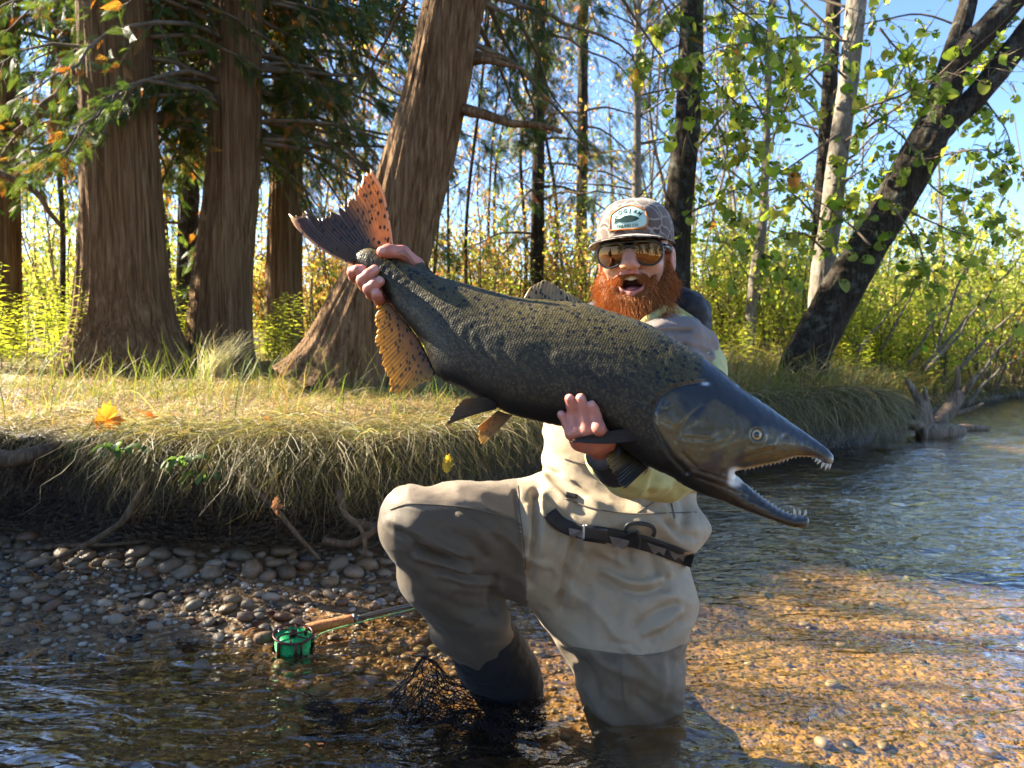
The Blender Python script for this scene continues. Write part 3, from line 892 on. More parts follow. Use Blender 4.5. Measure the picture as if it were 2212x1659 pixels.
def gz(x, y):
    return float(land_z(np.array(x), np.array(y - float(yb(np.array(x))))))
def ground_at(px, d):
    x = (px - PW / 2) / FPX * d
    return np.array([x, d, gz(x, d)])
# named single trees on the right
def px_tree(name, label, pts, mat, nb, seed, leaf_n=300, leaf_s=.07, pal=YG, Lr=(.7, 1.8), tw=5, k=40, zr=(1.6, 4.6)):
    c = np.array(pts, float)
    P = at(c[:, 0], c[:, 1], c[:, 3]); R = c[:, 2] / 2 * c[:, 3] / FPX
    P = P[::-1]; R = R[::-1]
    P[0, 2] = gz(P[0, 0], P[0, 1])
    root = thing(name, P[0], label, 'tree')
    P[0, 2] -= .1
    trunk(root, P, R, mat, k, 110, R[0] * .07, 4.5, 4, (.14, .35, 4), seed, lump=.05)
    mbw, mbl = MB(), MB(); tips = []
    for j in range(nb):
        z = rng.uniform(*zr); s = np.array([np.interp(z, P[:, 2], P[:, q]) for q in range(3)])
        az = rng.uniform(-PI, PI); el = rng.uniform(.1, .9); L = rng.uniform(*Lr)
        d = np.array([math.cos(az) * math.cos(el), math.sin(az) * math.cos(el), math.sin(el)])
        q = np.linspace(0, 1, 6)[:, None]
        Pb = s + d * L * q + np.cumsum(rng.normal(0, .04 * L, (6, 3)), 0) * q
        V, Q, T = tube(Pb, np.linspace(.014, .003, 6), 5, False); mbw.add(V, Q)
        for i in range(tw):
            f2 = rng.uniform(.25, 1); s2 = np.array([np.interp(f2, q[:, 0], Pb[:, c_]) for c_ in range(3)])
            d2 = d + rng.normal(0, .6, 3); d2 /= np.linalg.norm(d2); L2 = L * rng.uniform(.25, .5)
            P2 = s2 + d2 * L2 * q[:4] / .6 + np.cumsum(rng.normal(0, .05 * L2, (4, 3)), 0)
            V, Q, T = tube(P2, np.linspace(.005, .0015, 4), 3, False); mbw.add(V, Q); tips.append(P2)
    if nb:
        mbw.part(root, 'branches', M_TWIG)
    if leaf_n:
        tips = np.concatenate(tips)
        Pl = tips[rng.integers(0, len(tips), leaf_n)] + rng.normal(0, .04, (leaf_n, 3))
        kites(mbl, Pl, rng.uniform(.6, 1.2, leaf_n) * leaf_s, pal, asp=.8)
        mbl.part(root, 'crown', M_LEAF, smooth=False)
    return root, tips
px_tree('hardwood_tree', 'dark straight trunk rising directly behind the cap', [(1508, -200, 40, 6.6), (1495, 0, 44, 6.6), (1488, 219, 50, 6.6), (1463, 482, 58, 6.6), (1457, 614, 64, 6.6), (1452, 770, 72, 6.6)], M_BARK_DARK, 9, 500, 160, .07, YG, (.5, 1.2))
px_tree('hardwood_tree', 'pale slender trunk crossing behind the dark leaning tree', [(1868, -220, 36, 7.0), (1850, 0, 38, 7.0), (1834, 170, 38, 7.0), (1812, 320, 38, 7.0), (1794, 480, 42, 7.0), (1776, 600, 44, 7.0), (1765, 800, 50, 7.0)], M_BARK_GREY, 14, 510, 260, .075)
px_tree('hardwood_tree', 'grey rough barked trunk behind the pale slender one', [(1808, -220, 26, 8.0), (1795, 131, 28, 8.0), (1782, 330, 30, 8.0), (1768, 570, 33, 8.0), (1762, 780, 36, 8.0)], M_BARK_DARK, 8, 520, 120, .075)
px_tree('hardwood_tree', 'thin spotted trunk with a kinked base in the thicket', [(1688, -200, 10, 8.5), (1664, 50, 13, 8.5), (1655, 330, 15, 8.5), (1645, 500, 19, 8.5), (1630, 600, 22, 8.5), (1612, 770, 24, 8.5)], M_BARK_GREY, 16, 530, 240, .07, YG)
px_tree('hardwood_tree', 'thin pale trunk rising above the cap into the sky', [(1378, -200, 12, 9.0), (1378, 100, 14, 9.0), (1376, 300, 16, 9.0), (1372, 520, 18, 9.0), (1370, 750, 20, 9.0)], M_BARK_GREY, 18, 540, 160, .06, ORG + YG)
# the dark leaning tree at the river bend
L_D = 6.4
lt_pts = np.array([(1722, 845, 104), (1740, 780, 92), (1790, 680, 84), (1850, 575, 80), (1925, 450, 76), (1985, 345, 76), (2028, 262, 66)], float)
P = at(lt_pts[:, 0], lt_pts[:, 1], L_D); R = lt_pts[:, 2] / 2 * L_D / FPX
leaner = thing('leaning_hardwood_tree', P[0], 'dark forked tree leaning out over the river at the grassy point', 'tree')
P[0, 2] -= .12
trunk(leaner, P, R, M_BARK_DARK, 64, 120, .012, 5, 4, (.14, .4, 5), 600, lump=.06)
lt_limbs = [[(2000, 330, 56), (2030, 197, 42), (2075, 66, 36), (2104, -40, 32)], [(2012, 300, 60), (2075, 131, 50), (2141, 53, 46), (2225, -40, 42)], [(2022, 285, 58), (2060, 250, 48), (2119, 197, 46), (2212, 79, 44), (2260, 10, 42)]]
leaf_tips = []
for q_, L_ in enumerate(lt_limbs):
    L_ = np.array(L_, float); dd = L_D + np.linspace(0, [.2, -.15, -.1][q_], len(L_))
    Pl = at(L_[:, 0], L_[:, 1], dd)
    trunk(leaner, Pl, L_[:, 2] / 2 * L_D / FPX, M_BARK_DARK, 40, 50, .008, 5, 4, None, 610 + q_, 'limb', .05)
# leafy twigs hanging into the view, drawn where the photograph has them
twig_px = [
    [(2080, 60), (1990, 30), (1900, 45), (1800, 60), (1700, 40), (1560, 20)],
    [(1860, 20), (1820, 120), (1760, 60), (1640, 30), (1480, 40), (1370, 70)],
    [(1835, 90), (1740, 80), (1640, 90), (1520, 110), (1400, 180)],
    [(1830, 170), (1780, 140), (1700, 200), (1640, 260), (1600, 340)],
    [(1990, 340), (1940, 290), (1880, 250), (1840, 200)],
    [(1990, 350), (2060, 330), (2130, 330), (2190, 370)],
    [(1930, 440), (1990, 470), (2060, 500), (2150, 520), (2212, 500)],
    [(1930, 450), (1980, 520), (2010, 580), (2040, 620)],
    [(2110, 190), (2150, 250), (2180, 310), (2200, 380)],
    [(2060, 150), (2000, 170), (1930, 190), (1900, 240)],
    [(2140, 60), (2120, 120), (2140, 180)],
    [(1880, 530), (1830, 480), (1770, 440), (1700, 420)],
    [(1815, 290), (1750, 330), (1690, 370), (1620, 400), (1560, 440)],
    [(1800, 400), (1850, 380), (1900, 340), (1935, 330)],
    [(1495, 130), (1550, 180), (1600, 250), (1590, 330)],
    [(1490, 210), (1530, 225), (1570, 330), (1540, 400), (1525, 480)],
    [(2200, 40), (2160, 70), (2120, 90)],
    [(1900, 60), (1950, 120), (1970, 190), (1990, 230)],
    [(1780, 540), (1730, 500), (1660, 520), (1590, 560)],
    [(1990, 380), (2040, 420), (2090, 430), (2150, 420)],
    [(1500, -20), (1440, 30), (1390, 90), (1370, 160)],
    [(1560, -20), (1600, 60), (1580, 130)],
    [(1700, -20), (1720, 90), (1690, 160), (1710, 230)],
]
rng = np.random.default_rng(55)
mbw = MB(); LP = []; LD = []
for q_, tw_ in enumerate(twig_px):
    tw_ = np.array(tw_, float); m = len(tw_)
    d0 = 6.3 + rng.uniform(-.5, .5)
    Pt = at(tw_[:, 0], tw_[:, 1], d0 + np.linspace(0, rng.uniform(-.8, .8), m))
    C = limb(mbw, Pt, .010, .002, 5, 24, .05, 700 + q_)
    for i in range(14):
        f = rng.integers(3, 24); s = C[f]
        d2 = rng.normal(0, 1, 3); d2[2] -= .3; d2 /= np.linalg.norm(d2); L2 = rng.uniform(.15, .5)
        q = np.linspace(0, 1, 4)[:, None]
        P2 = s + d2 * L2 * q + np.array([0, 0, -.3]) * L2 * q ** 2
        V, Q, T = tube(P2, [.0035, .003, .002, .0012], 3, False); mbw.add(V, Q)
        for f2 in np.linspace(.3, 1, 4):
            if rng.random() < .60: LP.append(s + d2 * L2 * f2 + np.array([0, 0, -.3]) * L2 * f2 ** 2); LD.append(d2)
    for f in range(8, 24, 3):
        LP.append(C[f]); LD.append(rng.normal(0, 1, 3))
mbw.part(leaner, 'twigs', M_TWIG)
LP = np.array(LP); LD = np.array(LD)
# one broad heart-shaped leaf, folded a little along its midrib
ang = np.linspace(0, 2 * np.pi, 15)[:-1]
rad = .5 * (1 + .12 * np.cos(ang) - .25 * np.exp(-((np.abs(np.angle(np.exp(1j * (ang - np.pi))))) / .35) ** 2))
_lx = .5 + rad * np.cos(ang) * np.where(np.cos(ang) > 0, 1.12, 1.0); _ly = rad * np.sin(ang) * .92
def leaf_mesh(fold, curl, col, seed, jag=.02):
    r2 = np.random.default_rng(seed)
    j = 1 + r2.normal(0, jag, 14)
    V = np.stack([.5 + (_lx - .5) * j, _ly * j, -fold * 0 * _ly], -1)
    V = np.vstack([V, [[.15, 0, 0], [.5, 0, 0], [.85, 0, 0]]])
    V[:, 2] = fold * np.abs(V[:, 1]) - curl * (V[:, 0] - .3) ** 2 + .03 * r2.normal(0, 1, len(V))
    c = len(_lx); T = []
    for i in range(c):
        x = (_lx[i] + _lx[(i + 1) % c]) / 2
        T.append([i, (i + 1) % c, c + (0 if x < .33 else 1 if x < .67 else 2)])
    T += [[3, c + 1, c + 2], [11, c + 2, c + 1]]
    T += [[i, c, c + 1] for i in (5, 9)]
    C = np.tile(np.array(col), (len(V), 1)) * (1 + .2 * r2.normal(0, 1, (len(V), 1)))
    return V, np.array(T), np.clip(C, 0.01, 1)
BL = [[.19, .29, .04], [.26, .35, .045], [.14, .23, .035], [.34, .39, .05], [.22, .31, .05], [.42, .40, .07], [.28, .33, .07]]
_lm = []
for k in range(14):
    col = BL[k % 7] if k != 13 else [.45, .20, .05]
    V, T, C = leaf_mesh(rng.uniform(.1, .35), rng.uniform(.1, .5), col, 800 + k)
    _lm.append(make_mesh('leaf', V, [T], M_LEAF, True, C))
perm = rng.permutation(len(LP)); LP = LP[perm]; LD = LD[perm]
_lpx = to_px(LP); vis = (_lpx[:, 0] > 0) & (_lpx[:, 0] < PW) & (_lpx[:, 1] > 0)
first = np.concatenate([np.where(vis)[0][:300]]); others = np.setdiff1d(np.arange(len(LP)), first)
def leaf_matrix(p, d, s):
    X = Vector(d + rng.normal(0, .5, 3) + np.array([0, 0, -.7])).normalized()
    n0 = Vector(rng.normal(0, 1, 3) + np.array([.2, -.9, .5])); Yv = n0.cross(X).normalized(); Z = X.cross(Yv)
    M = Matrix((X, Yv, Z)).transposed() * s
    M = M.to_4x4(); M.translation = Vector(p); return M
for i in first:
    o = bpy.data.objects.new('leaf', _lm[int(rng.integers(14)) if rng.random() < .5 else int(rng.integers(7))])
    M = leaf_matrix(LP[i], LD[i], rng.uniform(.075, .13)); M.translation -= leaner.location
    o.matrix_basis = M; link(o, leaner)
mb = MB()
for i in others:
    V, T, C = leaf_mesh(rng.uniform(.1, .35), rng.uniform(.1, .5), BL[int(rng.integers(7))], int(i), .03)
    M = np.array(leaf_matrix(LP[i], LD[i], rng.uniform(.06, .12)))
    mb.add(V @ M[:3, :3].T + M[:3, 3], None, T, C)
o = mb.part(leaner, 'foliage', M_LEAF); o['kind'] = 'stuff'

# ---- background saplings
rng = np.random.default_rng(56)
def sapling_row(n, x0, x1, d0, d1, seed, pal, label, group, mat, leaf_n, rr=(.014, .032), h=(4, 8), nb=22):
    for k in range(n):
        px = x0 + (x1 - x0) * (k + rng.uniform(.1, .9)) / n; d = rng.uniform(d0, d1)
        b = ground_at(px, d); t = b + np.array([rng.normal(0, .35), rng.normal(0, .3), rng.uniform(*h)])
        thin_tree('sapling', label, b, t, rng.uniform(*rr), mat, nb, (.6, 1.8), (.22, .95), seed + k, leaf_n, .065, pal, group, 9, 5)
sapling_row(13, 900, 1270, 9, 15, 900, ORG + YEL[:2], 'slim bare sapling with a few orange leaves behind the fish', 'orange leaved saplings behind the fish', M_BARK_DARK, 240, nb=26)
sapling_row(12, 1285, 1640, 9, 17, 930, YEL + YG[:2] + ORG[:1], 'slim twiggy sapling with scattered yellow leaves behind the angler', 'yellow leaved saplings behind the angler', M_BARK_GREY, 200, nb=30)
sapling_row(7, 1650, 2150, 10, 17, 960, YG, 'slim leafy sapling standing in the thicket across the bend', 'saplings in the bend thicket', M_BARK_GREY, 420, (.018, .035), (2.5, 4.5))
sapling_row(8, 640, 860, 9, 16, 980, ORG + YEL, 'slim sapling with amber leaves seen left of the leaning cedar', 'amber saplings beyond the cedars', M_BARK_GREY, 420)
sapling_row(9, -60, 560, 9.5, 16, 1000, YEL + YG, 'slim sapling with yellow leaves deep among the cedars', 'yellow saplings among the cedars', M_BARK_DARK, 800, (.018, .04), (4, 8), 28)

# ---- shrubs
rng = np.random.default_rng(57)
def shrub(name, label, base, h, w, n_st, n_lf, ls, pal, group, lean=(0, 0), cat='shrub', mat=None, asp=.62):
    root = thing(name, base, label, cat, group)
    mbw, mbl = MB(), MB(); pts_ = []
    for j in range(n_st):
        az = rng.uniform(-PI, PI); sp_ = rng.uniform(.15, 1) * w
        tip = base + np.array([math.cos(az) * sp_ + lean[0] * h, math.sin(az) * sp_ + lean[1] * h, h * rng.uniform(.6, 1.05)])
        b0 = base + np.array([math.cos(az), math.sin(az), 0]) * .15 * w * rng.random() + np.array([0, 0, -.05])
        mid = (b0 + tip) / 2 + np.array([0, 0, .1 * h]) + rng.normal(0, .05 * h, 3)
        C = resample([b0, mid, tip], 8)
        V, Q, T = tube(C, np.linspace(.010, .003, 8) * (1 + .3 * h), 4, False); mbw.add(V, Q)
        pts_.append(C[3:])
        for i in range(5):
            f = rng.integers(2, 8); d2 = rng.normal(0, 1, 3) + np.array([0, 0, .5]); d2 /= np.linalg.norm(d2); L2 = rng.uniform(.15, .4) * h
            P2 = C[f] + d2 * L2 * np.linspace(0, 1, 4)[:, None]
            V, Q, T = tube(P2, [.005, .004, .003, .002], 3, False); mbw.add(V, Q); pts_.append(P2)
    mbw.part(root, 'stems', M_TWIG)
    pts_ = np.concatenate(pts_)
    if n_lf:
        Pl = pts_[rng.integers(0, len(pts_), n_lf)] + rng.normal(0, .07 * min(h, 1.2), (n_lf, 3))
        kites(mbl, Pl, rng.uniform(.6, 1.25, n_lf) * ls, pal, .1, .3, asp)
        mbl.part(root, 'foliage', mat or M_LEAF, smooth=False)
    return root
YG2 = [[.40, .45, .06], [.32, .40, .055], [.48, .47, .09], [.26, .36, .05], [.52, .48, .12]]
def shrub_row(n, x0, x1, d0, d1, h0, h1, pal, label, group, lf=1500, ls=.06, st=12, w=.7):
    for k in range(n):
        px = x0 + (x1 - x0) * (k + rng.uniform(0, 1)) / n; d = d0 + (d1 - d0) * rng.random()
        h = rng.uniform(h0, h1)
        shrub('shrub', label, ground_at(px, d), h, h * w, st, lf, ls, pal, group)
shrub_row(12, 1560, 2230, 8.6, 10.5, 1.0, 1.7, YG2, 'yellow green leafy shrub lining the far river bend', 'yellow green shrubs at the river bend', 1700, .055)
shrub_row(12, 1500, 2300, 11, 14, 1.7, 2.6, YG2, 'tall yellow green shrub in the second row of the bend thicket', 'tall shrubs of the bend thicket', 1900, .07)
shrub_row(11, 1270, 1640, 9, 14, 1.0, 2.0, YG + YEL, 'pale yellow shrub behind the angler and the fish', 'pale yellow shrubs behind the angler', 1500, .06)
shrub_row(11, 880, 1290, 9, 15, .9, 1.9, ORG + YG[:3] + YEL[:2], 'mixed orange and green shrub behind the fish', 'mixed autumn shrubs behind the fish', 1500, .06)
shrub_row(8, 560, 860, 9.5, 15, .9, 2.2, ORG + YEL, 'rusty orange shrub seen left of the leaning cedar', 'rusty shrubs beyond the cedars', 1500, .065)
shrub_row(10, -80, 560, 9.5, 15, 1.2, 2.8, YEL + YG + ORG[-2:], 'golden shrub glowing in the gaps between cedar trunks', 'golden shrubs between the cedars', 1900, .07)
shrub('shrub', 'orange leaved shrub overhanging the water at the far bend', ground_at(2212, 11.3), 1.2, .8, 10, 1000, .06, [[.55, .22, .07], [.50, .28, .09], [.45, .17, .07]], None)
# leaning grey stems over the far water
lean_sh = thing('leaning_shrub', at(1985, 755, 8.2), 'clump of long bare grey stems leaning over the far water', 'shrub')
mb = MB()
for (a, b_) in (((1990, 800), (2212, 540)), ((2000, 800), (2150, 610)), ((2010, 790), (2090, 560)), ((2070, 800), (2212, 650)), ((2100, 830), (2212, 690)), ((1960, 790), (2120, 520)), ((2085, 880), (2212, 760)), ((1900, 760), (1990, 600)), ((1850, 760), (1960, 640))):
    d_ = rng.uniform(7.8, 8.8); limb(mb, [at(*a, d_), at((a[0] + b_[0]) / 2 + rng.normal(0, 6), (a[1] + b_[1]) / 2 + rng.normal(0, 6), d_ - .1), at(*b_, d_ - .3)], .022, .006, 6, 12, .08, int(a[0]))
mb.part(lean_sh, 'stems', M_BARK_GREY)
# far wood beyond everything
mb = MB()
n = 42000
az = rng.uniform(-.62, .62, n); d = rng.uniform(24, 46, n)
hh = np.where(az > -.3, .62, .9) * (1.2 + 3.8 * (.5 + .9 * fbm(np.stack([az * 9, d * .12], -1), 3, 77))) * rng.random(n) ** .8 * (d / 34)
P = np.stack([np.tan(az) * d, d, .9 + hh], -1)
mix_ = vnoise(np.stack([az * 14, d * .2], -1), 78)
pal_all = np.where((mix_ > .1)[:, None], pick(YG, n, .3), np.where((mix_ < -.3)[:, None], pick(ORG, n, .25), pick(YEL, n, .3))) * .75 + .06
X = rng.normal(0, 1, (n, 3)); X /= np.linalg.norm(X, axis=1)[:, None]; Yv = np.cross(X, rng.normal(0, 1, (n, 3))); Yv /= np.linalg.norm(Yv, axis=1)[:, None]
s = rng.uniform(.12, .3, n)[:, None]
V = np.stack([P, P + X * s * .5 + Yv * s * .4, P + X * s, P + X * s * .5 - Yv * s * .4], 1)
mb.add(V.reshape(-1, 3), np.arange(4)[None] + 4 * np.arange(n)[:, None], None, np.repeat(pal_all, 4, 0))
for k in range(80):
    a_ = rng.uniform(-.6, .6); d_ = rng.uniform(18, 42); x_ = math.tan(a_) * d_; h_ = rng.uniform(4, 9)
    Pt = np.array([[x_, d_, .5], [x_ + rng.normal(0, .2), d_, .5 + h_ * .5], [x_ + rng.normal(0, .5), d_, .5 + h_]])
    V, Q, T = tube(resample(Pt, 6), np.linspace(.05, .014, 6) * rng.uniform(.6, 1.4), 5, False)
    mb.add(V, Q, None, np.tile(np.array([.32, .28, .23]) * rng.uniform(.5, 1.4), (len(V), 1)))
o = mb.obj('far_woodland', M_LEAF, smooth=False); tag(o, 'distant autumn woodland behind all the trees', 'woodland', kind='stuff')

# ---- leafy weeds on the bank
rng = np.random.default_rng(58)
def weed(base, h, label, group, pal, nl=30, ll=.085):
    root = thing('tall_weed', base, label, 'plant', group)
    lean = rng.normal(0, .12, 2)
    C = resample([base, base + np.array([lean[0] * h * .4, lean[1] * h * .4, h * .55]), base + np.array([lean[0] * h, lean[1] * h, h])], 10)
    C[0, 2] -= .04
    V, Q, T = tube(C, np.linspace(.004, .0015, 10), 4); mb = MB(); mb.add(V, Q, T, np.tile([.16, .15, .04], (len(V), 1))); mb.part(root, 'stem', M_LEAF)
    mb = MB()
    t = np.linspace(.12, 1, nl); az = np.arange(nl) * 2.4 + rng.uniform(0, 6)
    P = np.stack([np.interp(t, np.linspace(0, 1, 10), C[:, c]) for c in range(3)], -1)
    el = rng.uniform(-.1, .6, nl); L = ll * (1.15 - .55 * t) * rng.uniform(.8, 1.2, nl)
    X = np.stack([np.cos(az) * np.cos(el), np.sin(az) * np.cos(el), np.sin(el)], -1)
    S = np.stack([-np.sin(az), np.cos(az), 0 * az], -1)
    dn = np.array([0, 0, -1.])
    V = np.stack([P, P + X * L[:, None] * .4 + S * L[:, None] * .12 + dn * L[:, None] * .02, P + X * L[:, None] + dn * L[:, None] * .22, P + X * L[:, None] * .4 - S * L[:, None] * .12 + dn * L[:, None] * .02], 1)
    mb.add(V.reshape(-1, 3), np.arange(4)[None] + 4 * np.arange(nl)[:, None], None, np.repeat(pick(pal, nl, .2), 4, 0))
    mb.part(root, 'leaves', M_LEAF, smooth=False)
WG = [[.30, .36, .04], [.38, .42, .05], [.24, .31, .035], [.44, .44, .07]]
for k in range(46):
    weed(ground_at(rng.uniform(-60, 165), rng.uniform(4.9, 7.2)), rng.uniform(.42, .72), 'tall yellow green leafy weed left of the broad cedar', 'weeds left of the broad cedar', WG, 40)
for k in range(7):
    weed(ground_at(rng.uniform(365, 415), rng.uniform(5.6, 7)), rng.uniform(.45, .7), 'leafy weed in the gap between the two thickest cedars', 'weeds between the cedar trunks', WG, 36)
for k in range(20):
    weed(ground_at(rng.uniform(560, 700), rng.uniform(5.4, 7)), rng.uniform(.35, .62), 'leafy weed in front of the slim cedar trunk', 'weeds by the slim cedar', WG, 36)
for k in range(26):
    weed(ground_at(rng.uniform(880, 1290), rng.uniform(6, 8.5)), rng.uniform(.5, .95), 'tall green weed growing behind the held fish', 'weeds behind the fish', WG, 34, .1)
for k in range(34):
    weed(ground_at(rng.uniform(1540, 2050), rng.uniform(7.2, 9.2)), rng.uniform(.4, .8), 'tall green weed on the far bank near the leaning tree', 'weeds around the leaning tree', WG, 34, .1)
# pale dry tuft
tuft_b = ground_at(452, 4.75)
tuft = thing('dry_grass_tuft', tuft_b, 'pale bleached grass tuft sweeping right in front of reddish cedar', 'grass')
n = 300
R_ = np.tile(tuft_b, (n, 1)) + rng.normal(0, .045, (n, 3)) * np.array([1, 1, 0])
c = pick([[.55, .5, .38], [.45, .42, .28], [.35, .36, .2], [.62, .58, .47]], n, .2)
V, Q, C = blades(R_, rng.normal(.1, .7, n), rng.uniform(.2, .42, n), rng.uniform(.1, .6, n), rng.uniform(.7, 1.35, n), rng.uniform(.7, 1.3, n), rng.uniform(.003, .006, n), c * .8, c, 5)
part(tuft, 'blades', V, Q, M_GRASS, col=C)
# ================================================================== IMPLICIT SURFACES
def surface_nets(G, o, h):
    """iso-0 surface of grid G (negative inside); returns V, Q"""
    h = np.broadcast_to(np.asarray(h, float), (3,))
    S = G < 0
    nx, ny, nz = G.shape
    c = [S[i:nx - 1 + i, j:ny - 1 + j, k:nz - 1 + k] for i in (0, 1) for j in (0, 1) for k in (0, 1)]
    al = c[0].copy(); an = c[0].copy()
    for q in c[1:]: al &= q; an |= q
    act = an & ~al
    idx = np.argwhere(act)
    vid = np.full(act.shape, -1, np.int64); vid[tuple(idx.T)] = np.arange(len(idx))
    acc = np.zeros((len(idx), 3)); cnt = np.zeros(len(idx))
    corners = np.array([(i, j, k) for i in (0, 1) for j in (0, 1) for k in (0, 1)])
    vals = np.stack([G[idx[:, 0] + a, idx[:, 1] + b, idx[:, 2] + d] for a, b, d in corners], 1)
    for a in range(8):
        for b in range(a + 1, 8):
            if np.abs(corners[a] - corners[b]).sum() != 1: continue
            va, vb = vals[:, a], vals[:, b]
            m = (va < 0) != (vb < 0)
            t = np.where(m, va / np.where(m, va - vb, 1), 0)
            p = corners[a] + (corners[b] - corners[a]) * t[:, None]
            acc[m] += p[m]; cnt[m] += 1
    V = (idx + acc / cnt[:, None]) * h + np.asarray(o)
    Qs = []
    for ax in range(3):
        s0 = [slice(None)] * 3; s1 = [slice(None)] * 3
        s0[ax] = slice(0, -1); s1[ax] = slice(1, None)
        A, B = S[tuple(s0)], S[tuple(s1)]
        e = np.argwhere(A != B)
        u, v = [(1, 2), (2, 0), (0, 1)][ax]
        ok = (e[:, u] > 0) & (e[:, v] > 0) & (e[:, u] < G.shape[u] - 1) & (e[:, v] < G.shape[v] - 1)
        e = e[ok]
        def cell(du, dv):
            q = e.copy(); q[:, u] -= du; q[:, v] -= dv
            return vid[q[:, 0], q[:, 1], q[:, 2]]
        q = np.stack([cell(1, 1), cell(0, 1), cell(0, 0), cell(1, 0)], 1)
        fl = ~A[tuple(e.T)]
        q[fl] = q[fl][:, ::-1]
        Qs.append(q)
    Q = np.concatenate(Qs); Q = Q[(Q >= 0).all(1)]
    return V, Q

class SDF:
    def __init__(s, lo, hi, h):
        s.lo = np.asarray(lo, float); s.h = h
        n = np.ceil((np.asarray(hi) - s.lo) / h).astype(int) + 1
        s.n = n; s.G = np.full(n, 1.0, np.float32)
    def region(s, lo, hi):
        a = np.clip(np.floor((np.asarray(lo) - s.lo) / s.h).astype(int), 0, s.n - 1)
        b = np.clip(np.ceil((np.asarray(hi) - s.lo) / s.h).astype(int) + 1, 1, s.n)
        sl = tuple(slice(a[i], max(b[i], a[i] + 1)) for i in range(3))
        ax = [s.lo[i] + s.h * np.arange(sl[i].start, sl[i].stop) for i in range(3)]
        P = np.stack(np.meshgrid(*ax, indexing='ij'), -1)
        return sl, P
    def put(s, sl, d, k, op='add'):
        g = s.G[sl]
        if op == 'add':
            if k > 0:
                hh = np.clip(.5 + .5 * (g - d) / k, 0, 1)
                s.G[sl] = g * (1 - hh) + d * hh - k * hh * (1 - hh)
            else: s.G[sl] = np.minimum(g, d)
        else:
            d = -d
            if k > 0:
                hh = np.clip(.5 - .5 * (g - d) / k, 0, 1)
                s.G[sl] = g * (1 - hh) + d * hh + k * hh * (1 - hh)
            else: s.G[sl] = np.maximum(g, d)
    def cone(s, a, b, ra, rb, k=.01, op='add', squash=None):
        a = np.asarray(a, float); b = np.asarray(b, float); m = max(ra, rb) + k * 1.5 + 3 * s.h
        sl, P = s.region(np.minimum(a, b) - m, np.maximum(a, b) + m)
        ab = b - a; L = ab @ ab + 1e-12
        t = np.clip(((P - a) @ ab) / L, 0, 1)
        D = P - a - t[..., None] * ab
        if squash is not None:                 # flatten along a direction
            q, f = squash; q = np.asarray(q, float) / np.linalg.norm(q)
            D = D + (D @ q)[..., None] * q * (1 / f - 1)
        d = np.linalg.norm(D, axis=-1) - (ra + (rb - ra) * t)
        s.put(sl, d, k, op)
    def chain(s, pts, rs, k=.01, op='add'):
        for i in range(len(pts) - 1): s.cone(pts[i], pts[i + 1], rs[i], rs[i + 1], k, op)
    def ell(s, c, r, k=.01, R=None, op='add'):
        c = np.asarray(c, float); r = np.asarray(r, float); m = r.max() + k * 1.5 + 3 * s.h
        sl, P = s.region(c - m, c + m)
        Q = P - c
        if R is not None: Q = Q @ np.asarray(R)
        k0 = np.linalg.norm(Q / r, axis=-1); k1 = np.linalg.norm(Q / (r * r), axis=-1) + 1e-9
        s.put(sl, k0 * (k0 - 1) / k1, k, op)
    def mesh(s, smooth=2):
        V, Q = surface_nets(s.G, s.lo, s.h)
        return relax(V, Q, smooth), Q
def relax(V, Q, it):
    if not it: return V
    E = np.concatenate([Q[:, [0, 1]], Q[:, [1, 2]], Q[:, [2, 3]], Q[:, [3, 0]]])
    for k in range(it):
        A = np.zeros_like(V); c = np.zeros(len(V))
        for i, j in ((0, 1), (1, 0)):
            for q in range(3): A[:, q] += np.bincount(E[:, i], V[E[:, j], q], len(V))
            c += np.bincount(E[:, i], minlength=len(V))
        V = V + .55 * (A / np.maximum(c, 1)[:, None] - V)
    return V
def normals(V, Q):
    n = np.cross(V[Q[:, 2]] - V[Q[:, 0]], V[Q[:, 3]] - V[Q[:, 1]])
    N = np.zeros_like(V)
    for i in range(4):
        for q in range(3): N[:, q] += np.bincount(Q[:, i], n[:, q], len(V))
    return N / (np.linalg.norm(N, axis=1)[:, None] + 1e-12)
def seg_dist(P, poly):
    """2-D distance to a polyline"""
    poly = np.asarray(poly, float); d = np.full(P.shape[:-1], 1e9)
    for a, b in zip(poly[:-1], poly[1:]):
        ab = b - a; t = np.clip(((P - a) @ ab) / (ab @ ab + 1e-9), 0, 1)
        d = np.minimum(d, np.linalg.norm(P - a - t[..., None] * ab, axis=-1))
    return d
def inside(P, poly):
    x, y = P[..., 0], P[..., 1]; r = np.zeros(x.shape, bool); n = len(poly)
    for i in range(n):
        x1, y1 = poly[i]; x2, y2 = poly[(i + 1) % n]
        if y1 == y2: continue
        c = ((y1 > y) != (y2 > y)) & (x < (x2 - x1) * (y - y1) / (y2 - y1) + x1)
        r ^= c
    return r

